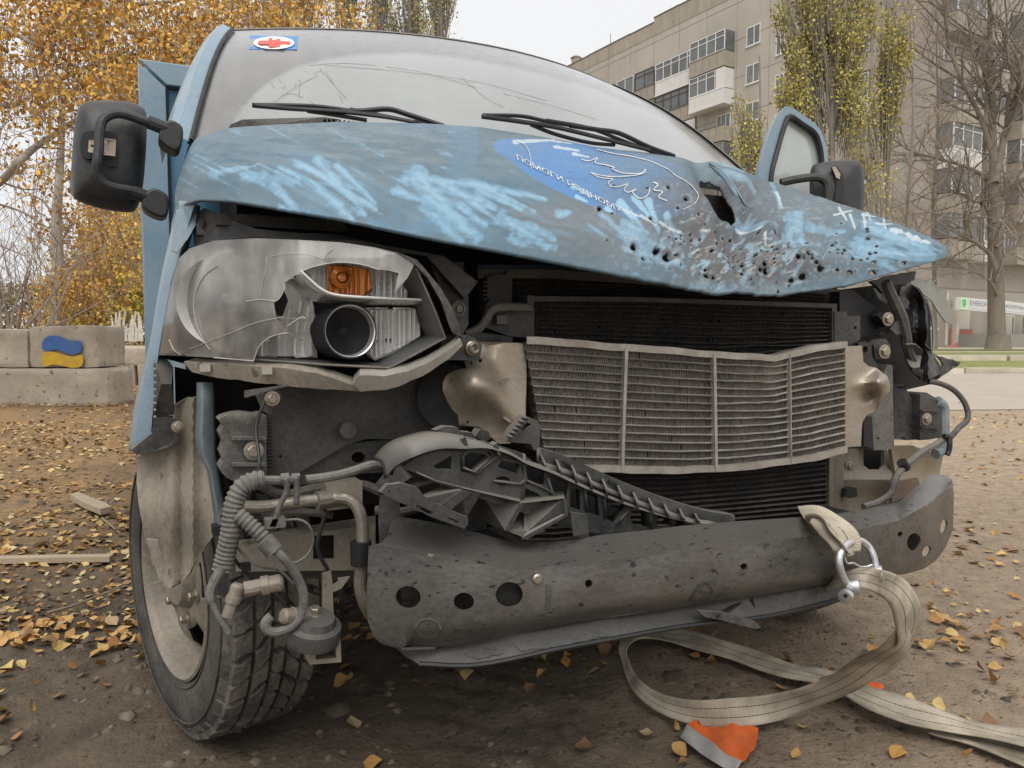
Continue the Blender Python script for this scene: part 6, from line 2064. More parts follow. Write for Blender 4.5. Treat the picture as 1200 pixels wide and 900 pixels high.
# ------------------------------------------------------------------ tow strap, shackle, signal cloth
def strapmat():
    m = bpy.data.materials.new('webbing')
    m.use_nodes = True
    t = m.node_tree
    N, LK = t.nodes, t.links.new
    b = N['Principled BSDF']
    b.inputs['Roughness'].default_value = .85
    uv = N.new('ShaderNodeUVMap')
    uv.uv_map = 'weave'
    sx = N.new('ShaderNodeSeparateXYZ')
    LK(uv.outputs[0], sx.inputs[0])

    def mth(op, a, b_=None):
        x = N.new('ShaderNodeMath')
        x.operation = op
        for i, q in enumerate((a, b_)):
            if q is None:
                continue
            if isinstance(q, (int, float)):
                x.inputs[i].default_value = q
            else:
                LK(q, x.inputs[i])
        return x.outputs[0]
    # two dark stitched lines along the band, fine cross ribs
    l1 = mth('LESS_THAN', mth('ABSOLUTE', mth('SUBTRACT', sx.outputs[1], .33)), .014)
    l2 = mth('LESS_THAN', mth('ABSOLUTE', mth('SUBTRACT', sx.outputs[1], .67)), .014)
    dash = mth('GREATER_THAN', mth('FRACT', mth('MULTIPLY', sx.outputs[0], 90)), .3)
    ln_ = mth('MULTIPLY', mth('MAXIMUM', l1, l2), mth('ADD', mth('MULTIPLY', dash, .5), .5))
    rib = mth('SINE', mth('MULTIPLY', sx.outputs[0], 2 * pi * 260))
    rib2 = mth('SINE', mth('MULTIPLY', sx.outputs[1], 2 * pi * 22))
    tc = N.new('ShaderNodeTexCoord')
    no = N.new('ShaderNodeTexNoise')
    no.inputs['Scale'].default_value = 11
    no.inputs['Detail'].default_value = 6
    LK(tc.outputs['Object'], no.inputs['Vector'])
    rp = N.new('ShaderNodeValToRGB')
    rp.color_ramp.elements[0].position = .33
    rp.color_ramp.elements[0].color = (0.21, 0.175, 0.13, 1)
    rp.color_ramp.elements[1].position = .66
    rp.color_ramp.elements[1].color = (0.50, 0.44, 0.345, 1)
    LK(no.outputs[0], rp.inputs[0])
    mx = N.new('ShaderNodeMix')
    mx.data_type = 'RGBA'
    LK(ln_, mx.inputs[0])
    LK(rp.outputs[0], mx.inputs[6])
    mx.inputs[7].default_value = (.02, .02, .02, 1)
    LK(mx.outputs[2], b.inputs['Base Color'])
    bp = N.new('ShaderNodeBump')
    bp.inputs['Strength'].default_value = .3
    bp.inputs['Distance'].default_value = .0012
    LK(mth('ADD', rib, mth('MULTIPLY', rib2, .6)), bp.inputs['Height'])
    LK(bp.outputs[0], b.inputs['Normal'])
    return m


WEB = strapmat()


def ribbon(name, rows, mat, parent, ncross=9, sag=.0, n=10):
    """band between two edge lines: rows of (edge a point, edge b point)"""
    A = smooth_pts([tuple(r[0]) for r in rows], n)
    B = smooth_pts([tuple(r[1]) for r in rows], n)
    V, uv = [], []
    L_ = 0
    for i, (a, b) in enumerate(zip(A, B)):
        if i:
            L_ += np.linalg.norm((a + b) / 2 - (A[i - 1] + B[i - 1]) / 2)
        for k in range(ncross):
            t = k / (ncross - 1)
            V.append(a * (1 - t) + b * t)
            uv.append((L_, t))
    m = len(A)
    Fq = [(i * ncross + k, i * ncross + k + 1, (i + 1) * ncross + k + 1, (i + 1) * ncross + k) for i in range(m - 1) for k in range(ncross - 1)]
    # gentle folds along the band
    Vn = np.array(V)
    g = Vn.reshape(m, ncross, 3)
    nr = np.cross(np.gradient(g, axis=0), np.gradient(g, axis=1))
    nr /= np.linalg.norm(nr, axis=2, keepdims=True) + 1e-9
    tt_ = np.linspace(-1, 1, ncross)[None, :]
    fold = (sag * (tt_ ** 2) + .0025 * np.sin(np.arange(m)[:, None] * .23 + tt_ * 2.2))
    Vn = (g + nr * fold[..., None]).reshape(-1, 3)
    o = mk(name, Vn, Fq, mat, parent, None, 0, fix=False)
    o.data.shade_smooth()
    ul_ = o.data.uv_layers.new(name='weave')
    for lp in o.data.loops:
        ul_.data[lp.index].uv = uv[lp.vertex_index]
    s_ = o.modifiers.new('s', 'SOLIDIFY')
    s_.thickness = .0035
    s_.offset = 0
    return o


strap = thing('tow_strap', 'long grey beige webbing tow strap looped over the dirt', 'tow strap', G(1000, 800))


def E(u, v, d):
    return D(u, v, d)


# over the beam into the shackle, bunched
ribbon('strap_band', [(E(939, 601, 1.52), E(944, 611, 1.42)), (E(958, 597, 1.49), E(950, 608, 1.39)), (E(980, 604, 1.44), E(962, 618, 1.375)), (E(996, 618, 1.42), E(974, 632, 1.37)),
                       (E(1008, 634, 1.41), E(980, 645, 1.37)), (E(1006, 648, 1.41), E(984, 654, 1.38))], WEB, strap, sag=.010)
ribbon('strap_band', [(E(938, 603, 1.50), E(946, 612, 1.415)), (E(962, 602, 1.45), E(956, 612, 1.395)), (E(984, 614, 1.42), E(966, 624, 1.38)), (E(998, 630, 1.405), E(978, 636, 1.375)),
                       (E(1002, 646, 1.40), E(988, 648, 1.385))], WEB, strap, sag=-.014)
# the loop
ribbon('strap_band', [(E(935, 688, 1.56), E(930, 698, 1.55)), (E(966, 680, 1.50), E(962, 694, 1.50)), (E(1000, 667, 1.40), E(998, 688, 1.385)), (E(1030, 667, 1.385), E(1020, 692, 1.37)),
                      (E(1060, 679, 1.50), E(1040, 706, 1.44)), (E(1076, 702, 1.58), E(1050, 728, 1.50)), (E(1078, 728, 1.64), E(1052, 750, 1.56)), (E(1070, 754, 1.70), E(1042, 760, 1.62)),
                      (E(1050, 780, 1.76), E(1020, 764, 1.72)), (E(1022, 796, 1.83), E(1000, 772, 1.80)), (E(990, 805, 1.90), E(976, 790, 1.88)), (E(966, 806, 1.95), E(960, 796, 1.93))], WEB, strap)
def up(u, v, u2, v2, k=.02):
    """band standing on its lower edge: (upper edge, lower edge)"""
    q = G(u2, v2, .008)
    return (D(u, v, (q - CAM).dot(FW) + k), q)


def ly(u, v, u2, v2, z=.012):
    """band lying on the soil"""
    return (G(u, v, z), G(u2, v2, z))


ribbon('strap_band', [(E(1056, 722, 1.55), E(1064, 742, 1.62)), (E(1044, 742, 1.56), E(1058, 768, 1.64)), (E(1018, 764, 1.62), E(1030, 788, 1.69)), (E(985, 785, 1.70), E(995, 810, 1.76)),
                      (E(945, 802, 1.79), E(950, 830, 1.82)), up(900, 814, 905, 846), up(855, 818, 860, 852), up(810, 820, 812, 849), up(772, 812, 770, 833), up(748, 794, 741, 808),
                      up(737, 772, 730, 776, -.01), (G(737, 757, .05), G(729, 754, .03)), ly(752, 750, 748, 738, .03), ly(785, 754, 786, 738), ly(815, 762, 820, 743), ly(850, 773, 853, 753), ly(885, 785, 890, 766),
                      ly(925, 796, 922, 777, .02), ly(960, 804, 962, 785, .025), ly(985, 813, 990, 794, .025), ly(1020, 834, 1012, 803, .03), ly(1060, 850, 1052, 816, .03), ly(1110, 858, 1095, 832, .03),
                      ly(1160, 868, 1150, 848, .03), ly(1230, 886, 1230, 860, .03)], WEB, strap, sag=.004)
ribbon('strap_band', [ly(1088, 858, 1100, 848, .012), ly(1120, 868, 1130, 856, .012), ly(1165, 884, 1168, 866, .012), ly(1228, 908, 1232, 884, .012)], WEB, strap)
for b_ in [o for o in bpy.data.objects if o.parent == strap]:                 # the band rests on the soil
    for v in b_.data.vertices:
        g_ = float(gheight(np.array([v.co.x]), np.array([v.co.y]))[0]) + .006
        if v.co.z < g_:
            v.co.z = g_ + min(.01, (g_ - v.co.z) * .15)

sh = thing('shackle', 'silver bow shackle joining the two strap ends', 'shackle', D(1000, 670, 1.38))
SILV = M('zinc_shackle', (0.55, 0.56, 0.57), 0.33, .75, .1, 20, dust=(.35, .33, .3), damt=.35, dscale=14, bump=.06, bscale=120)
rr_ = [px(1000, 660, 1.0, 5.2) * 1.0] * 1
bow = smooth_pts([(998, 694, 1.375), (990, 680, 1.37), (984, 664, 1.365), (984, 650, 1.37), (992, 638, 1.385), (1005, 633, 1.405), (1016, 639, 1.415), (1023, 651, 1.41), (1026, 664, 1.405), (1027, 672, 1.40)], 5)
MB().tube([D(*p) for p in bow], .0066, 12).build('bow', SILV, sh)
for (u, v, d) in ((1000, 688, 1.372), (1027, 672, 1.40)):
    MB().lathe([(.006, -.011), (.013, -.011), (.0145, -.008), (.0145, .008), (.013, .011), (.006, .011)], D(u, v, d), RT * .9 - FW * .5 + UP * .2, 20).build('eye', SILV, sh)
MB().tube([D(992, 699, 1.362), D(1004, 690, 1.372), D(1030, 670, 1.405)], .0065, 12).build('pin', SILV, sh)
MB().lathe([(.011, -.004), (.0125, -.002), (.0125, .008), (.004, .010)], D(992, 698, 1.358), RT * -.7 - FW * .7 - UP * .2, 18).build('pin_head', SILV, sh)
MB().lathe([(.0035, 0), (.0035, .002)], D(991, 698, 1.346), RT * -.7 - FW * .7 - UP * .2, 10).build('pin_hole', SEAL, sh)
MB().tube([D(u, v, 1.37) for u, v in smooth_pts([(990, 653), (993, 660), (1000, 660), (1008, 664), (1016, 664), (1022, 662)], 4)], .0018, 6).build('wire', SILV, sh)

OR = M('orange_cloth', (0.75, 0.13, 0.02), .75, 0, .12, 14, dust=(.35, .16, .07), damt=.4, dscale=9, bump=.25, bscale=60)
GRY = M('reflective_band', (0.42, 0.42, 0.41), .45, .1, .1, 20, dust=(.28, .26, .23), damt=.4, dscale=14, bump=.15, bscale=90)


def cloth(u, v):
    p = G(u, v, 0.012)
    p.z += .004 * math.sin(u * .13 + v * .07) + .003 * math.sin(u * .31 - v * .2)
    return p


cl_ = plate('signal_cloth', rough_poly([(806, 849), (822, 844), (860, 848), (889, 850), (888, 864), (884, 876), (868, 893), (850, 884), (828, 866)], 7, .5, 3), [], cloth, .002, OR, None, None, step=5, smooth=60)
tag(cl_, 'orange signal cloth with a grey reflective band under the strap', 'cloth')
plate('reflective_band', [(805, 850), (828, 866), (850, 884), (869, 893), (862, 902), (846, 900), (820, 882), (797, 865)], [], lambda u, v: cloth(u, v) + Vector((0, 0, .003)), .002, GRY, cl_, step=5, smooth=60)
c2 = plate('signal_cloth', rough_poly([(990, 806), (1004, 801), (1022, 804), (1036, 811), (1030, 816), (1010, 815), (996, 813)], 6, .6, 3), [], lambda u, v: cloth(u, v) + Vector((0, 0, .012)), .002, OR, None, None, step=4)
tag(c2, 'orange scrap of cloth peeping out behind the strap', 'cloth')
FINE, GAIN = 0, 1.35

# ------------------------------------------------------------------ apartment buildings
VP = R(31.4)
FA = FH * cos(VP) - RT * sin(VP)                     # along the long front, away from us
NA_ = -RT * cos(VP) - FH * sin(VP)                   # out of the long front
C0 = H((1086 - 600) / FPX * 48, 48)
WALL = M('panel_wall', (0.335, 0.312, 0.275), 0.92, 0, 0.10, .5, dust=(0.27, 0.235, 0.19), damt=0.6, dscale=.35, bump=0.15, bscale=6, stretch=(1, 1, .5))
WALLD = M('roof_panel', (0.30, 0.265, 0.215), 0.92, 0, 0.12, .8, dust=(0.17, 0.15, 0.125), damt=0.6, dscale=.7, bump=0.15, bscale=6, stretch=(1.5, 1.5, .35))
PANEL = M('balcony_panel', (0.27, 0.24, 0.195), 0.9, 0, 0.15, 1.2, dust=(0.18, 0.16, 0.13), damt=0.5, dscale=1.0, bump=0.15, bscale=8)
GAIN = 1.0
PVC = M('white_window_frame', (0.72, 0.71, 0.68), 0.5, 0, 0.05, 2, bump=0)
WPAN = M('white_cladding', (0.66, 0.65, 0.62), 0.6, 0, 0.06, 1, bump=0)
DFR = M('dark_wood_frame', (0.09, 0.06, 0.05), 0.6, 0, 0.2, 3, bump=0)
GFR = M('grey_wood_frame', (0.30, 0.28, 0.25), 0.7, 0, 0.2, 3, bump=0)
PANE = M('window_glass', (0.10, 0.11, 0.115), 0.12, 0, 0.25, .7, dust=(0.33, 0.33, 0.32), damt=.35, dscale=.55, bump=0, spec=.6)
GAIN = 1.3
JOINT = M('panel_joint', (0.115, 0.10, 0.085), .9, 0, .2, 2, bump=0)
STAIN = M('yellow_stain', (0.50, 0.41, 0.15), .9, 0, .25, 1.2, dust=(0.38, 0.33, .26), damt=.7, dscale=.8, bump=0)
STAIN2 = M('bluish_stain', (0.30, 0.33, 0.31), .9, 0, .25, 1.2, dust=(0.38, 0.33, .26), damt=.7, dscale=.8, bump=0)
PLINTH = M('red_plinth', (0.33, 0.11, 0.09), .85, 0, .15, 1.5, dust=(.3, .2, .16), damt=.4, dscale=1, bump=.1)
SHOPW = M('shop_wall', (0.27, 0.245, 0.205), .85, 0, .08, 1, bump=.05)
SHUT = M('shop_shutter', (0.43, 0.40, 0.34), .6, 0, .05, 1, bump=0)
ST = 2.86


class Front:
    """wall plane: s metres along, z up, n metres out of the wall"""
    def __init__(f, o, along, nrm, root):
        f.o, f.a, f.n, f.root = Vector(o), Vector(along), Vector(nrm), root
        f.m = Matrix((f.a, f.n, Vector((0, 0, 1)))).transposed()

    def at(f, s, z, n=0.0):
        return f.o + f.a * s + f.n * n + Vector((0, 0, z))

    def px(f, u, v, n=0.0):
        d = ray(u, v)
        t = (f.o + f.n * n - CAM).dot(f.n) / d.dot(f.n)
        q = CAM + d * t - f.o
        return q.dot(f.a), q.z

    def box(f, mb, s0, s1, z0, z1, n0, n1):
        mb.box(f.at((s0 + s1) / 2, (z0 + z1) / 2, (n0 + n1) / 2), (abs(s1 - s0), abs(n1 - n0), abs(z1 - z0)), f.m)
        return mb


def glazing(f, parent, s0, s1, z0, z1, n, nv, fm, hbar=.72, pane=PANE, name='glazing', bw=.06):
    m = MB()
    for k in range(nv + 1):
        s = s0 + (s1 - s0) * k / nv
        f.box(m, s - bw / 2, s + bw / 2, z0, z1, n - .03, n + .03)
    for z in (z0 + bw / 2, z1 - bw / 2) + ((z0 + (z1 - z0) * hbar,) if hbar else ()):
        f.box(m, s0 + bw * .5, s1 - bw * .5, z - bw / 2, z + bw / 2, n - .026, n + .026)
    g = m.build(name, fm, parent, smooth=0)
    return g


def window(f, s0, s1, z0, z1, fm=PVC, nv=2, split=.45):
    """recessed reveal, frame, panes and a sill"""
    m = MB()
    b = .07
    f.box(m, s0, s1, z0, z0 + b, -.06, .012)
    f.box(m, s0, s1, z1 - b, z1, -.06, .012)
    xs_ = [s0, s0 + (s1 - s0) * split, s1] if nv == 2 else list(np.linspace(s0, s1, nv + 1))
    for i, s in enumerate(xs_):
        o_ = b / 2 if 0 < i < len(xs_) - 1 else 0
        a, e = (s - b / 2, s + b / 2) if o_ else ((s, s + b) if i == 0 else (s - b, s))
        f.box(m, a, e, z0 + b, z1 - b, -.06, .012)
    w = m.build('window', fm, f.root, smooth=0)
    for i in range(len(xs_) - 1):
        f.box(MB(), xs_[i] + b * .6, xs_[i + 1] - b * .6, z0 + b, z1 - b, -.05, -.03).build('pane', PANE, w, smooth=0) if False else \
            f.box(MB(), xs_[i] + b * .6, xs_[i + 1] - b * .6, z0 + b, z1 - b, -.03, .002).build('pane', PANE, w, smooth=0)
    f.box(MB(), s0 - .06, s1 + .06, z0 - .07, z0 - .005, .0, .10).build('sill', PVC, w, smooth=0)
    return w


def balcony(f, s0, s1, z0, depth, style, br, sides=True):
    """parapet box standing out of the wall, its slab, and glazing above"""
    m = MB()
    clad = WPAN if style in ('pvcw', 'white') else PANEL
    f.box(m, s0, s1, z0, z0 + 1.02, depth - .09, depth)
    if sides and depth > .3:
        f.box(m, s0, s0 + .08, z0, z0 + 1.02, .0, depth - .09)
        f.box(m, s1 - .08, s1, z0, z0 + 1.02, .0, depth - .09)
    f.box(m, s0 - .03, s1 + .03, z0 - .16, z0 - .003, .0, depth + .03)
    b = m.build('balcony', clad, f.root, smooth=0)
    jm = MB()
    for k in range(1, int((s1 - s0) / .75)):
        s = s0 + (s1 - s0) * k / int((s1 - s0) / .75)
        f.box(jm, s - .012, s + .012, z0 + .06, z0 + .97, depth + .001, depth + .008)
    if jm.v:
        jm.build('panel_joint', JOINT if clad is PANEL else SHUT, b, smooth=0, kind='stuff')
    f.box(MB(), s0 - .02, s1 + .02, z0 + 1.024, z0 + 1.075, depth - .13, depth + .03).build('rail', JOINT if clad is PANEL else PVC, b, smooth=0)
    if style != 'open':
        fm = {'pvc': PVC, 'pvcw': PVC, 'white': PVC, 'dark': DFR, 'grey': GFR}[style]
        zt2 = z0 + ST - .24
        f.box(MB(), s0 + .04, s1 - .04, z0 + 1.08, zt2, depth - .08, depth - .06).build('pane', PANE, b, smooth=0)
        nv = max(2, int((s1 - s0) / .85))
        glazing(f, b, s0 + .02, s1 - .02, z0 + 1.08, zt2, depth - .045, nv, fm, hbar=(.72 if style != 'pvc' else (.7 if br.random() < .5 else 0)))
        if sides and depth > .3:
            for s in (s0 + .04, s1 - .04):
                f.box(MB(), s - .02, s + .02, z0 + 1.08, zt2, .02, depth - .1).build('side_pane', PANE if style != 'pvcw' else WPAN, b, smooth=0)
        if style == 'pvcw' and br.random() < .6:
            f.box(MB(), s0 + .03, s0 + (s1 - s0) * .22, z0 + 1.08, zt2, depth - .03, depth - .008).build('blind_panel', WPAN, b, smooth=0)
    else:
        f.box(MB(), s0 + .3, s0 + 1.7, z0 + .5, z0 + 2.2, .004, .03).build('door_pane', PANE, b, smooth=0)
        glazing(f, b, s0 + .3, s0 + 1.7, z0 + .5, z0 + 2.2, .04, 3, PVC, hbar=0)
    return b


brn = random.Random(31)
house = thing('apartment_block', 'long nine storey concrete apartment block with stacked glazed balconies', 'apartment block', C0)
fa = Front(C0, FA, NA_, house)
HT = 27.3
LONG = 64.0
f_ = MB()
fa.box(f_, -.0, LONG, 0, HT, -11, 0)
f_.build('wall', WALL, house, smooth=0)
# stepped parapet of panels
s = 0.0
zst = HT
while s < LONG:
    w_ = 3.2
    h_ = 1.15 + (.35 if s < 24 else 0.0) + brn.uniform(-.03, .03)
    m = MB()
    fa.box(m, s + .015, s + w_ - .015, HT + .003, HT + h_, -.25, .03)
    p_ = m.build('roof_panel', WALLD, house, smooth=0)
    m = MB()
    fa.box(m, s, s + w_, HT + h_ + .003, HT + h_ + .10, -.30, .07)
    m.build('coping', JOINT, p_, smooth=0)
    s += w_
# joints between storeys and panels
jm = MB()
for k in range(1, 10):
    fa.box(jm, 0, LONG, k * ST + .95, k * ST + .985, .0, .006)
for s in np.arange(3.2, LONG, 3.2):
    fa.box(jm, s - .012, s + .012, .8, HT, .0, .005)
jm.build('panel_joints', JOINT, house, kind='stuff', smooth=0)
for s, z in ((42.0, HT + 1.2), (33.0, HT + 1.2)):
    MB().tube([fa.at(s, z, -1), fa.at(s, z + 1.6, -1)], .03, 5).build('aerial', JOINT, house)
MB().lathe([(.5, 0), (.5, .9), (.62, .95), (.3, 1.2), (.02, 1.25)], fa.at(38.5, HT + 1.15, -.9), (0, 0, 1), 12).build('roof_vent', WALLD, house)
s880a, z_a = fa.px(891, 41)
s880b, _ = fa.px(875, 41)
zc0 = fa.px(883, 41)[1]
s91a, s91b = fa.px(918, 115)[0], fa.px(908, 115)[0]
for k in range(9):
    zc = zc0 - k * ST
    if zc > 1:
        window(fa, s880a, s880b, zc - .72, zc + .72)
        window(fa, s91a, s91b, zc - .72 - ST * .52, zc + .72 - ST * .52) if zc > 4 else None
for u0, u1 in ((959, 975), (985, 1000)):
    sa, sb = fa.px(u1, 100)[0], fa.px(u0, 100)[0]
    for k in range(9):
        zc = zc0 - k * ST
        if zc > 1:
            window(fa, sa, sb, zc - .72, zc + .72)
bayA0, bayA1 = fa.px(861, 60)[0], fa.px(820, 60)[0]
stA = ['pvc', 'pvcw', 'open', 'grey', 'open', 'pvc', 'grey', 'pvcw']
for k, st_ in enumerate(stA):
    z0 = zc0 - k * ST - 1.75
    if z0 > 2.2:
        balcony(fa, bayA0, bayA1, z0, 1.15, st_, brn)
for (u0, u1, sts) in ((770, 817, ['pvcw', 'dark', 'pvcw', 'grey', 'pvc', 'dark']), (746, 768, ['dark', 'grey', 'dark', 'pvc', 'grey', 'dark']), (725, 744, ['pvc', 'grey', 'pvc', 'dark', 'pvc', 'grey']), (704, 722, ['grey', 'pvc', 'dark', 'pvc'])):
    a_s, b_s = fa.px(u1, 90)[0], fa.px(u0, 90)[0]
    for k, st_ in enumerate(sts):
        z0 = zc0 - k * ST - 1.75
        if z0 > 2.2:
            balcony(fa, a_s, b_s, z0, .22, st_, brn, sides=False)
a_s, b_s = fa.px(1024, 90)[0], fa.px(1003, 90)[0]
for k, st_ in enumerate(['pvc', 'pvc', 'white', 'grey', 'pvc', 'open', 'grey', 'pvc']):
    z0 = zc0 - k * ST - 2.6
    if z0 > 2.2:
        balcony(fa, a_s, b_s, z0, .6, st_, brn)
for u0, u1, v0, v1, m_ in ((1037, 1043, 205, 262, STAIN), (1048, 1054, 190, 255, STAIN2), (1072, 1080, 70, 285, STAIN), (1056, 1061, 110, 200, STAIN2), (1030, 1034, 215, 275, STAIN2)):
    pg = []
    sr = random.Random(u0)
    for i in range(13):
        t = i / 12
        pg.append((u0 + sr.uniform(-1.2, 1.0), v0 + (v1 - v0) * t))
    for i in range(13):
        t = 1 - i / 12
        pg.append((u1 + sr.uniform(-1.0, 1.4), v0 + (v1 - v0) * t))
    plate('stain', pg, [], lambda u, v: fa.at(*fa.px(u, v), .008), .004, m_, house, back=NA_ * -.004)
fp_ = MB()
fa.box(fp_, -.02, LONG, 0.0, 1.1, .0, .08)
fp_.build('plinth', PLINTH, house, smooth=0)

# second block standing across, with shops on its ground floor
W0 = H((1087 - 600) / FPX * 47.6, 47.6)
FB_ = RT * cos(VP) + FH * sin(VP)
NB_ = RT * sin(VP) - FH * cos(VP)
wing_b = thing('apartment_block', 'apartment block behind the bare tree with corner balconies above shops', 'apartment block', W0)
fb = Front(W0, FB_, NB_, wing_b)
m = MB()
fb.box(m, 0.0, 46, 0, 30.5, -11, 0)
m.build('wall', M('panel_wall_brown', (0.295, 0.265, 0.23), 0.92, 0, 0.12, .5, dust=(0.22, 0.18, 0.145), damt=0.6, dscale=.35, bump=0.15, bscale=6, stretch=(1, 1, .5)), wing_b, smooth=0)
jm = MB()
for k in range(1, 10):
    fb.box(jm, 0, 46, k * ST + .95, k * ST + .985, .0, .006)
jm.build('panel_joints', JOINT, wing_b, kind='stuff', smooth=0)
bs = [(.25, fb.px(1134, 120)[0]), (fb.px(1141, 120)[0], fb.px(1163, 120)[0]), (fb.px(1180, 120)[0], fb.px(1212, 120)[0])]
stl = [['pvc', 'open', 'pvc', 'white', 'pvc', 'grey', 'grey', 'open', 'pvc', 'grey'], ['open', 'pvc', 'grey', 'pvc', 'dark', 'white', 'pvc', 'grey', 'open', 'dark'], ['grey', 'pvc', 'dark', 'pvc', 'grey', 'open', 'dark', 'pvc', 'grey', 'pvc']]
for (a_s, b_s), sts in zip(bs, stl):
    for k, st_ in enumerate(sts):
        z0 = fb.px(1095, 14.7 + 53.2 * k)[1] - 1.05
        if z0 > 3.4:
            balcony(fb, a_s, b_s, z0, 1.0, st_, brn)
for u0, u1 in ((1216, 1232), (1240, 1256)):
    for k in range(9):
        zc = 28.3 - k * ST
        if zc > 4:
            window(fb, fb.px(u0, 120)[0], fb.px(u1, 120)[0], zc - .72, zc + .72)
# ground floor: shop front with canopy sign
shop = fb
m = MB()
fb.box(m, -1.0, 30, 0, 3.55, .02, 1.6)
sp_ = m.build('shop_front', SHOPW, wing_b, smooth=0)
gs_ = Front(fb.at(0, 0, 1.62), FB_, NB_, wing_b)
m = MB()
gs_.box(m, -.6, 1.9, 0.0, 1.25, .0, .05)
m.build('shop_plinth', PLINTH, wing_b, smooth=0)
a_s, z1_ = gs_.px(1087, 362)
b_s, z0_ = gs_.px(1098, 385)
window(gs_, a_s, b_s, z0_, z1_)
a_s, z1_ = gs_.px(1119, 364)
b_s, z0_ = gs_.px(1135, 387)
m = MB()
gs_.box(m, a_s, b_s, z0_, z1_, .0, .05)
m.build('shutter', SHUT, wing_b, smooth=0)
m = MB()
gs_.box(m, gs_.px(1115, 380)[0], gs_.px(1118.5, 380)[0], 0, 3.0, .0, .3)
m.build('shop_column', SHUT, wing_b, smooth=0)
a_s, z1_ = gs_.px(1176, 366)
b_s, z0_ = gs_.px(1187, 400)
m = MB()
gs_.box(m, a_s, b_s, z0_, z1_, .0, .06)
m.build('shop_door', SHUT, wing_b, smooth=0)
a_s, b_s = gs_.px(1117, 405)[0], gs_.px(1250, 405)[0]
m = MB()
gs_.box(m, a_s, b_s, 0, .95, .3, 2.2)
m.build('porch', M('grey_porch', (0.20, 0.19, 0.17), .9, 0, .1, 1, bump=.1), wing_b, smooth=0)
m = MB()
for s in np.arange(a_s, b_s, 1.2):
    gs_.box(m, s, s + .05, .96, 1.95, 2.1, 2.15)
gs_.box(m, gs_.px(1170, 405)[0], b_s, 1.95, 2.0, 2.1, 2.15)
m.build('porch_rail', JOINT, wing_b, smooth=0)
MB().tube([gs_.at(gs_.px(1107, 380)[0], z, .12) for z in (.3, 3.4)], .06, 8).build('downpipe', SHUT, wing_b)
plate('ramp_side', [(1104, 409), (1123, 401), (1123, 410), (1104, 413)], [], lambda u, v: gs_.at(*gs_.px(u, v, 1.0), 1.0), .05, PLINTH, wing_b, back=NB_ * -.05)
SIGNG = M('sign_green', (0.10, 0.38, 0.14), .5, 0, .05, 2, bump=0)
SIGNT = M('sign_lettering', (0.20, 0.22, 0.30), .5, 0, .05, 2, bump=0)


def shop_sign(u0, u1, va, vb, label, logo, word):
    n = 1.2
    sa, zt_a = gs_.px(u0, va, n)
    sb, zt_b = gs_.px(u1, vb, n)
    hgt = .72
    sg_ = thing('shop_sign', label, 'sign', gs_.at(sa, zt_a - hgt, n))
    A = [gs_.at(sa, zt_a - hgt, n), gs_.at(sb, zt_b - hgt, n), gs_.at(sb, zt_b, n), gs_.at(sa, zt_a, n)]
    MB().hexa(A, [p - NB_ * .25 for p in A]).build('board', WPAN, sg_, smooth=0)

    def on(a, b, o=.02):
        return (A[0] * (1 - a) + A[1] * a) * (1 - b) + (A[3] * (1 - a) + A[2] * a) * b + NB_ * o
    if logo:
        MB().poly([on(a, b, .012) for a, b in ((.02, .06), (.24, .06), (.24, .94), (.02, .94))], NB_ * .004).build('logo_ground', M('sign_pale_green', (.45, .62, .42), .5, 0, .05, 2, bump=0), sg_, smooth=0)
        MB().poly([on(a, b, .022) for a, b in ((.06, .80), (.14, .86), (.20, .80), (.20, .45), (.13, .14), (.07, .40))], NB_ * .004).build('logo', SIGNG, sg_, smooth=0)
    fc_ = bpy.data.curves.new('word', 'FONT')
    fc_.body = word
    fc_.resolution_u = 2
    fo_ = bpy.data.objects.new('word', fc_)
    col.objects.link(fo_)
    bpy.context.view_layer.update()
    tm_ = bpy.data.meshes.new_from_object(fo_.evaluated_get(bpy.context.evaluated_depsgraph_get()))
    bpy.data.objects.remove(fo_)
    xm_ = max(v.co.x for v in tm_.vertices)
    for v in tm_.vertices:
        v.co = on((.32 if logo else .06) + v.co.x / xm_ * (.62 if logo else .85), .42 + v.co.y * .55, .022)
    tm_.materials.append(SIGNT)
    lo_ = bpy.data.objects.new('lettering', tm_)
    col.objects.link(lo_)
    tag(lo_, parent=sg_)
    MB().poly([on(a, b, .014) for a, b in ((.34 if logo else .08, .17), (.96, .17), (.96, .25), (.34 if logo else .08, .25))], NB_ * .003).build('small_print', M('sign_small_print', (.45, .5, .47), .5, 0, .2, 9, bump=0), sg_, smooth=0)


shop_sign(1125, 1160, 348, 351.5, 'white shop sign with a green emblem left of the tree trunk', True, 'ЕНЕКОН')
shop_sign(1176, 1216, 352, 358, 'white shop sign with dark script right of the tree trunk', False, 'коптильня')

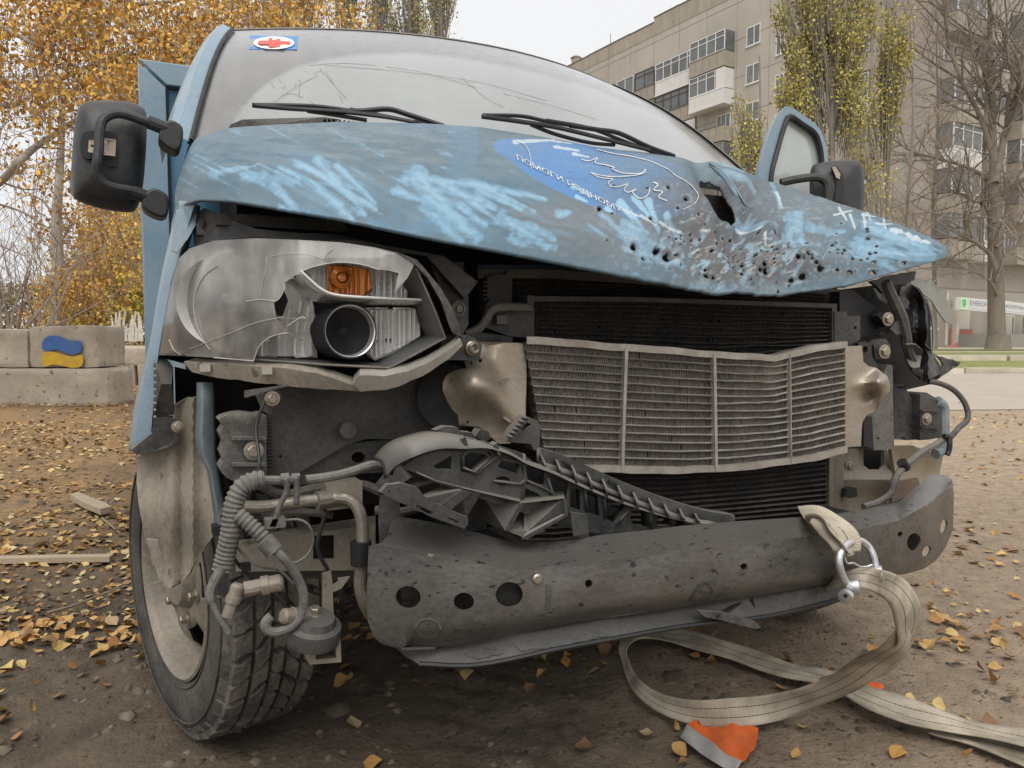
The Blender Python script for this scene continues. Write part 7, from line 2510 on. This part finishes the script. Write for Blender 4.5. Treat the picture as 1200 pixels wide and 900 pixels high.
# ------------------------------------------------------------------ trees
BARKB = M('birch_bark', (0.33, 0.30, 0.255), .85, 0, .25, 6, dust=(0.10, 0.085, 0.07), damt=.85, dscale=5, bump=.3, bscale=30, stretch=(1, 1, .45))
BARKD = M('dark_bark', (0.15, 0.125, 0.10), .9, 0, .35, 7, dust=(0.17, 0.14, 0.105), damt=.6, dscale=4, bump=.6, bscale=22, stretch=(1, 1, .3))
BARKG = M('grey_bark', (0.20, 0.18, 0.15), .9, 0, .3, 6, dust=(0.12, 0.1, 0.085), damt=.6, dscale=3, bump=.4, bscale=20, stretch=(1, 1, .3))
TWB = M('brown_twigs', (0.215, 0.175, 0.145), .9, 0, .2, 4, bump=0)
TLEAF = LM('tree_leaf')
PBIRCH = 1.2 * np.array([[0.47, 0.25, 0.04], [0.55, 0.31, 0.055], [0.40, 0.19, 0.04], [0.60, 0.39, 0.09], [0.34, 0.16, 0.04], [0.47, 0.31, 0.08], [0.52, 0.37, 0.12]])
PYEL = 1.3 * np.array([[0.42, 0.33, 0.055], [0.33, 0.29, 0.06], [0.50, 0.37, 0.055], [0.28, 0.27, 0.06], [0.38, 0.27, 0.05]])
PPOP = 1.3 * np.array([[0.33, 0.275, 0.065], [0.27, 0.255, 0.065], [0.40, 0.31, 0.075], [0.24, 0.235, 0.065], [0.31, 0.24, 0.065], [0.40, 0.34, 0.12]])
PTOP = 1.4 * np.array([[0.30, 0.26, 0.11], [0.24, 0.22, 0.10], [0.36, 0.29, 0.12]])


class Skel:
    """collects limbs as tapered tubes"""
    def __init__(s, seed):
        s.r = random.Random(seed)
        s.big, s.small, s.tips = MB(), MB(), []

    def limb(s, pts, r0, r1, n=6):
        P = [Vector(p) for p in smooth_pts([tuple(p) for p in pts], 4)]
        m = len(P)
        (s.big if r0 > .03 else s.small).tube(P, [r0 + (r1 - r0) * i / (m - 1) for i in range(m)], n, caps=False)
        return P

    def grow(s, p, d, L_, r, depth, bend=.25, lift=0.05, kids=(3, 5), spread=.7, ratio=.62, seg=5, keep=True):
        P = [Vector(p)]
        d = Vector(d).normalized()
        for i in range(seg):
            d = (d + Vector((s.r.gauss(0, bend), s.r.gauss(0, bend), s.r.gauss(0, bend) + lift)) * .5).normalized()
            P.append(P[-1] + d * L_ / seg)
        n = 7 if r > .08 else (5 if r > .02 else 3)
        (s.big if r > .03 else s.small).tube(P, [r * (1 - .55 * i / seg) for i in range(seg + 1)], n, caps=False)
        if depth == 0:
            s.tips.append((P[-2], P[-1]))
            return P
        for k in range(s.r.randint(*kids)):
            t = s.r.uniform(.25, 1.0)
            i = min(seg - 1, int(t * seg))
            q = P[i].lerp(P[i + 1], t * seg - i)
            dd_ = (P[i + 1] - P[i]).normalized()
            o = dd_.orthogonal().normalized()
            o.rotate(Matrix.Rotation(s.r.uniform(0, 6.28), 3, dd_))
            nd = (dd_ * (1 - spread * .5) + o * spread).normalized()
            s.grow(q, nd, L_ * ratio * s.r.uniform(.7, 1.15), r * (1 - .55 * t) * .62, depth - 1, bend, lift, kids, spread, ratio, max(3, seg - 1))
        return P


def finish(name, label, cat, sk, base, bark, twig, leaves=None, group=None, lsz=.06, pal=PBIRCH, seed=1):
    t = thing(name, label, cat, base, group)
    if sk.big.v:
        sk.big.build('trunk', bark, t, smooth=60, fix=False)
    if sk.small.v:
        sk.small.build('branches', twig, t, smooth=60, fix=False, kind='stuff')
    if leaves is not None and len(leaves):
        V_, F_, C_ = leaf_geo(np.asarray(leaves), lsz, pal, False, seed)
        tag(fastmesh('crown', V_, F_, TLEAF, C_, False), parent=t)
    return t


tr_ = np.random.default_rng(99)


def weeping(sk, blobs, d0, ntw, nleaf, dd_=1.3, drop=.9, step=None, jit=.05):
    """hanging twigs with leaves inside pixel-described lobes (u, v, ru, rv, weight) around distance d0"""
    wts = np.array([b[4] for b in blobs], float)
    wts /= wts.sum()
    L_ = []
    ncl = max(10, ntw // 9)
    cl = []
    for k in range(ncl):                                  # twigs hang in tufts, with gaps between them
        b = blobs[tr_.choice(len(blobs), p=wts)]
        while True:
            x, y, z = tr_.uniform(-1, 1, 3)
            if x * x + y * y + z * z < 1:
                break
        cl.append((b[0] + b[2] * x, b[1] + b[3] * y, d0 + dd_ * z))
    for k in range(ntw):
        c_ = cl[tr_.integers(0, ncl)]
        w_ = .22 * FPX / d0
        p = D(c_[0] + tr_.normal(0, w_), c_[1] + tr_.normal(0, w_ * .6), c_[2] + tr_.normal(0, .2))
        a = tr_.uniform(0, 6.28)
        h_ = tr_.uniform(.3, 1.0) * drop
        out_ = tr_.uniform(.05, .35)
        Q = [p, p + Vector((cos(a) * out_ * .6, sin(a) * out_ * .6, -.1 * h_)), p + Vector((cos(a) * out_, sin(a) * out_, -.5 * h_)), p + Vector((cos(a) * out_ * 1.1, sin(a) * out_ * 1.1, -h_))]
        sk.small.tube(Q, [.006, .005, .004, .002], 3, caps=False)
        A = np.array(Q)
        ts = tr_.uniform(0, 3, nleaf)
        i = np.minimum(2, ts.astype(int))
        f = (ts - i)[:, None]
        L_.append(A[i] * (1 - f) + A[i + 1] * f + tr_.normal(0, jit, (nleaf, 3)))
    return np.concatenate(L_)


# near birch, its trunk just outside the picture
sk = Skel(3)
dA = 8.6
base = H((-160 - 600) / FPX * dA, dA)
sk.limb([base, D(-150, 300, dA), D(-110, 80, dA), D(-60, -120, dA), D(-20, -330, dA + .4)], .20, .08, 10)
for L_, r in (([(-130, 262), (-60, 246), (0, 213), (22, 190), (42, 172), (68, 155), (90, 140), (130, 118), (190, 95)], .055), ([(-125, 140), (-50, 128), (0, 125), (22, 120), (46, 106), (75, 92), (110, 74)], .045),
              ([(-100, 20), (-30, 22), (12, 37), (40, 52), (58, 60), (80, 82)], .035), ([(-60, -110), (40, -40), (120, 0), (126, 10), (160, 5), (195, 2), (260, -10)], .045), ([(30, -60), (100, -10), (108, 30), (112, 52), (106, 70), (90, 108)], .022),
              ([(-60, -110), (60, -90), (200, -60), (320, -50), (420, -40)], .05), ([(-140, 225), (-40, 232), (20, 246), (58, 268)], .020), ([(42, 172), (80, 176), (110, 190)], .012), ([(0, 213), (30, 222), (60, 220)], .012),
              ([(46, 50), (70, 54), (110, 64), (150, 60)], .016), ([(40, 106), (60, 125), (85, 130)], .014), ([(200, -60), (230, 0), (250, 60)], .02), ([(-100, 250), (-20, 280), (30, 300)], .018)):
    sk.limb([D(u, v, dA + .25 * math.sin(i * 1.7)) for i, (u, v) in enumerate(L_)], r, r * .35, 8)
lv_ = weeping(sk, [(60, 10, 130, 50, 2.6), (190, 14, 130, 56, 4), (330, 4, 90, 24, 1.1), (235, 78, 62, 46, 1.2), (125, 82, 90, 46, 2.4), (30, 80, 60, 50, .8), (60, 180, 80, 60, .22), (140, 210, 40, 50, .22), (385, 2, 40, 22, .35), (-80, 60, 100, 140, .6)],
              dA, 900, 23, 1.4, .8)
for k in range(260):
    u, v = tr_.uniform(-20, 190), tr_.uniform(60, 300)
    p = D(u, v, dA + tr_.uniform(-1, 1))
    sk.grow(p, (tr_.normal(), tr_.normal(), -.8), tr_.uniform(.3, .8), .005, 1, .3, -.1, (2, 4), .6, .6, 4)
finish('birch_tree', 'near birch with a dense crown of hanging orange leaves', 'tree', sk, base, BARKB, TWB, lv_, None, .054, PBIRCH, 5)

# birch further off behind the blocks
sk = Skel(8)
dB = 17.0
base = H((68 - 600) / FPX * dB, dB)
sk.limb([base, D(69, 330, dB), D(66, 262, dB), D(70, 200, dB), D(74, 100, dB)], .16, .06, 9)
for L_, r in (([(67, 290), (85, 262), (105, 250), (130, 246)], .03), ([(67, 260), (50, 235), (30, 228)], .03), ([(70, 215), (100, 200), (140, 190)], .03), ([(66, 320), (90, 300), (110, 296)], .02)):
    sk.limb([D(u, v, dB) for u, v in L_], r, r * .4, 6)
lv_ = weeping(sk, [(120, 270, 58, 55, 3), (75, 290, 30, 60, 1.2), (150, 290, 30, 60, 1.6), (90, 330, 30, 30, .5), (20, 360, 25, 30, .7), (70, 200, 70, 60, .8)], dB, 270, 22, 1.6, 1.2, jit=.09)
finish('birch_tree', 'farther birch with a pale trunk behind the concrete blocks', 'tree', sk, base, BARKB, TWB, lv_, None, .085, PBIRCH, 6)

# yellow green trees at the back on the left
for i, (u, d, blobs, n, lab) in enumerate(((117, 27, [(120, 320, 46, 52, 2), (150, 300, 40, 70, 2), (90, 350, 40, 34, 1)], 520, 'yellow green tree with a straight thin trunk behind the farther birch'),
                                           (190, 31, [(175, 310, 44, 80, 2), (215, 290, 50, 90, 1)], 420, 'yellow green tree partly behind the blue ambulance body'))):
    sk = Skel(40 + i)
    base = H((u - 600) / FPX * d, d)
    sk.limb([base, D(u, 340, d), D(u + 1, 260, d), D(u, 180, d)], .20, .06, 8)
    for k in range(7):
        v = 372 - k * 16
        sgn = 1 if k % 2 else -1
        sk.limb([D(u, v, d), D(u + sgn * 12, v - 1, d), D(u + sgn * 30, v - 7, d)], .035, .012, 5)
    lv_ = weeping(sk, blobs, d, n, 24, 2.2, .9, jit=.22)
    finish('yellow_tree', lab, 'tree', sk, base, BARKG, TWB, lv_, None, .15, PYEL, 9 + i)
# bare bushes at the far left
for i, (u, d, n) in enumerate(((12, 14.5, 9), (42, 16, 7))):
    sk = Skel(60 + i)
    base = H((u - 600) / FPX * d, d)
    for k in range(n):
        sk.grow(base + Vector((sk.r.uniform(-.4, .4), sk.r.uniform(-.4, .4), 0)), (sk.r.gauss(0, .35), sk.r.gauss(0, .35), 1), sk.r.uniform(2.0, 3.0), .03, 3, .25, .12, (3, 4), .6, .62, 5)
    finish('bare_shrub', ('leafless shrub with tangled dark stems at the picture edge', 'leafless shrub with tangled dark stems nearer the pale birch trunk')[i], 'shrub', sk, base, BARKD, TWB)
# pale cut saplings
sk = Skel(70)
base = H((150 - 600) / FPX * 24, 24)
for k in range(15):
    u = 132 + k * 2.4 + sk.r.uniform(-1, 1)
    v = sk.r.uniform(362, 386)
    sk.limb([D(u, 400, 24), D(u + sk.r.uniform(-1, 1), (400 + v) / 2, 24), D(u + sk.r.uniform(-4, 4), v, 24)], .05, .03, 5)
PALE = M('pale_stems', (0.42, 0.40, 0.35), .8, 0, .2, 8, bump=.1)
finish('cut_saplings', 'row of pale cut sapling stems beyond the distant blocks', 'saplings', sk, base, PALE, PALE)


def upright(sk, base, u, d, vtop, lobes, n_br, tr_r, nleaf, jit=.1, fork=None):
    """fastigiate tree: steep branches hugging the stem; lobes (u, v, ru, rv, weight)"""
    sk.limb([base, D(u, 300, d), D(u + 1, 150, d), D(u, vtop * .5, d), D(u + 2, vtop, d)], tr_r, tr_r * .25, 9)
    wts = np.array([b[4] for b in lobes], float)
    wts /= wts.sum()
    L_ = []
    ncl = max(8, n_br // 7)
    cl = []
    for k in range(ncl):
        b = lobes[tr_.choice(len(lobes), p=wts)]
        while True:
            x, y, z = tr_.uniform(-1, 1, 3)
            if x * x + y * y + z * z < 1:
                break
        cl.append((b[0] + b[2] * x, b[1] + b[3] * y, d + b[2] * z * d / FPX))
        if k % 3 == 0:                                    # a steep limb leading up to this tuft
            q_ = cl[-1]
            sk.limb([D(u, q_[1] + 130, d), D(u + (q_[0] - u) * .45, q_[1] + 70, d + (q_[2] - d) * .5), D(q_[0], q_[1] - 20, q_[2])], tr_r * .3, .012, 5)
    for k in range(n_br):
        c_ = cl[tr_.integers(0, ncl)]
        w_ = .16 * FPX / d
        b = (c_[0], c_[1], 0, 0)
        tip = D(c_[0] + tr_.normal(0, w_), c_[1] + tr_.normal(0, w_ * 1.8), c_[2] + tr_.normal(0, .15))
        h_ = tr_.uniform(1.0, 2.4)
        ax_ = D(u, b[1] + b[3] * y, d)
        inw = (ax_ - tip)
        inw.z = 0
        root = tip + inw * .35 - Vector((0, 0, h_))
        Q = [root, root.lerp(tip, .5) + Vector((tr_.normal(0, .05), tr_.normal(0, .05), 0)) - inw * .06, tip]
        sk.small.tube(Q, [.022, .014, .006], 3, caps=False)
        A = np.array(Q)
        ts = np.sqrt(tr_.uniform(0, 1, nleaf)) * 2
        i = np.minimum(1, ts.astype(int))
        f = (ts - i)[:, None]
        L_.append(A[i] * (1 - f) + A[i + 1] * f + tr_.normal(0, jit, (nleaf, 3)))
    return np.concatenate(L_)


sk = Skel(80)
base = H((975 - 600) / FPX * 26, 26)
lv_ = upright(sk, base, 974, 26, -60, [(938, 30, 34, 80, 4), (936, 110, 26, 60, 2.4), (948, 170, 26, 50, 1.2), (1005, 20, 28, 70, 3.2), (1000, 90, 24, 50, 1.8), (985, 170, 22, 60, .8), (968, 210, 30, 40, .5), (960, -50, 60, 60, 2)], 760, .16, 24, .10)
finish('poplar_tree', 'large golden green poplar in front of the long block', 'tree', sk, base, BARKG, BARKG, lv_, None, .105, PPOP, 20)
sk = Skel(81)
base = H((1040 - 600) / FPX * 27, 27)
lv_ = upright(sk, base, 1040, 27, -30, [(1045, 40, 18, 60, 2), (1038, 120, 16, 60, 1.6), (1058, 80, 18, 50, .8), (1012, 180, 18, 40, .8), (1030, 210, 24, 30, .5)], 170, .09, 20, .10)
finish('poplar_tree', 'slender sparse poplar between the large poplar and the stained wall', 'tree', sk, base, BARKG, BARKG, lv_, None, .11, PPOP, 21)
sk = Skel(82)
base = H((884 - 600) / FPX * 25, 25)
lv_ = upright(sk, base, 890, 25, 130, [(878, 150, 13, 36, 1), (890, 180, 12, 34, .9), (870, 135, 8, 20, .4)], 120, .05, 16, .12)
finish('young_poplar', 'small sparse yellow poplar beside the open van door', 'tree', sk, base, BARKG, BARKG, lv_, None, .10, PPOP, 22)
# row of poplars beyond the roof of the van
for i, (u, d, vt, nbr) in enumerate(((322, 37, -90, 200), (358, 40, -110, 240), (402, 38, -110, 200), (445, 37, -90, 260), (480, 39, -100, 330), (516, 38, -60, 260))):
    sk = Skel(90 + i)
    base = H((u - 600) / FPX * d, d)
    lv_ = upright(sk, base, u, d, vt, [(u, 20, 22, 60, 2), (u, -50, 20, 60, 2), (u, 100, 22, 60, 1)], nbr, .22, 11, .18)
    for k in range(26):
        v = 200 - k * 11
        a = sk.r.uniform(-20, 20)
        sk.limb([D(u, v + 60, d), D(u + a * .6, v + 15, d), D(u + a, v - 40, d + sk.r.uniform(-.8, .8))], .06, .012, 5)
    finish('poplar_tree', ['poplar with thin leaves at the left end of the row beyond the cab roof', 'second poplar of the row beyond the cab roof', 'bare stemmed poplar in the middle left of the row beyond the cab', 'poplar of the row standing right of the orange leaves',
                           'dense many stemmed poplar beyond the cab roof', 'poplar at the right end of the row, before open sky'][i], 'tree', sk, base, BARKG, BARKG, lv_, 'poplars in a row beyond the van', .13, PTOP, 30 + i)

# big bare tree at the right
sk = Skel(101)
dT = 34.0
base = H((1169 - 600) / FPX * dT, dT)


def T(u, v, k=0.0):
    return D(u, v, dT + k)


sk.limb([base - Vector((0, 0, .2)), T(1169, 405), T(1168, 390), T(1167, 330), T(1166, 260), T(1165, 200)], .42, .26, 12)
sk.big.lathe([(.75, -.1), (.52, .3), (.44, .9)], base, (0, 0, 1), 14, caps=False)
mains = [([(1165, 205), (1163, 150), (1162, 90), (1160, 30), (1158, -60)], .20), ([(1166, 215), (1176, 165), (1188, 120), (1196, 90), (1206, 40)], .17), ([(1165, 190), (1150, 140), (1128, 95), (1112, 50), (1106, 0), (1100, -40)], .13),
         ([(1165, 225), (1150, 205), (1128, 194), (1100, 186), (1070, 178), (1042, 160)], .10), ([(1166, 262), (1150, 238), (1140, 236), (1128, 228), (1100, 220)], .09), ([(1167, 315), (1160, 298), (1146, 286), (1134, 276), (1130, 262), (1131, 248)], .12),
         ([(1168, 345), (1160, 330), (1140, 318), (1110, 312), (1070, 316)], .06), ([(1165, 240), (1185, 215), (1200, 200), (1225, 185)], .10), ([(1167, 330), (1178, 300), (1186, 280), (1192, 262)], .05), ([(1160, 110), (1175, 80), (1180, 40), (1178, 0)], .08),
         ([(1128, 95), (1100, 78), (1075, 60), (1055, 40), (1040, 15)], .06), ([(1140, 120), (1120, 115), (1090, 95), (1060, 90), (1030, 80)], .05), ([(1167, 290), (1190, 270), (1220, 262)], .06), ([(1163, 150), (1140, 60), (1135, 0)], .06)]
for L_, r in mains:
    P = sk.limb([T(u, v, .5 * math.sin(i + u)) for i, (u, v) in enumerate(L_)], r, r * .3, 8)
    m_ = len(P)
    for k in range(int(13 + r * 45)):
        i = sk.r.randint(m_ // 4, m_ - 2)
        dd_ = (P[i + 1] - P[i]).normalized()
        o = dd_.orthogonal().normalized()
        o.rotate(Matrix.Rotation(sk.r.uniform(0, 6.28), 3, dd_))
        sk.grow(P[i], dd_ * .6 + o * .8, sk.r.uniform(1.6, 3.2), r * .28 + .012, 3, .28, .08, (3, 4), .65, .6, 5)
finish('bare_tree', 'large leafless tree with a thick dark trunk before the shops', 'tree', sk, base, BARKD, TWB)
# thinner bare tree in front of the stained wall
for i, (u, d) in enumerate(((1066, 31), (1095, 36))):
    sk = Skel(110 + i)
    base = H((u - 600) / FPX * d, d)
    P = sk.limb([base, D(u, 330, d), D(u - 2, 240, d), D(u + 4, 150, d), D(u + 2, 40, d)], .13, .03, 7)
    for k in range(30):
        q = sk.r.randint(5, len(P) - 2)
        a = sk.r.uniform(0, 6.28)
        sk.grow(P[q], (cos(a), sin(a), .7), sk.r.uniform(1.4, 2.6), .028, 2, .28, .1, (3, 4), .6, .62, 5)
    finish('bare_tree', ('slim leafless tree before the stained end wall', 'slim leafless tree between the two apartment blocks')[i], 'tree', sk, base, BARKG, TWB)

# far tree line closing the view on the left and behind the van
nl = 42000
xx = tr_.uniform(-95, 60, nl)
hh = tr_.uniform(0, 1, nl) ** .8 * (3.0 + 3.5 * n2(xx, xx * 0, .12, 4, 4) ** 1.0)
q = np.stack([CAM.x + RT.x * xx + FH.x * 70 + tr_.normal(0, 2, nl), CAM.y + RT.y * xx + FH.y * 70 + tr_.normal(0, 2, nl), hh], 1)
V_, F_, C_ = leaf_geo(q, .42, np.array([[.20, .16, .09], [.16, .13, .08], [.25, .18, .08], [.14, .12, .08], [.2, .19, .08]]), False, 77)
tag(fastmesh('treeline', V_, F_, TLEAF, C_, False), kind='stuff')
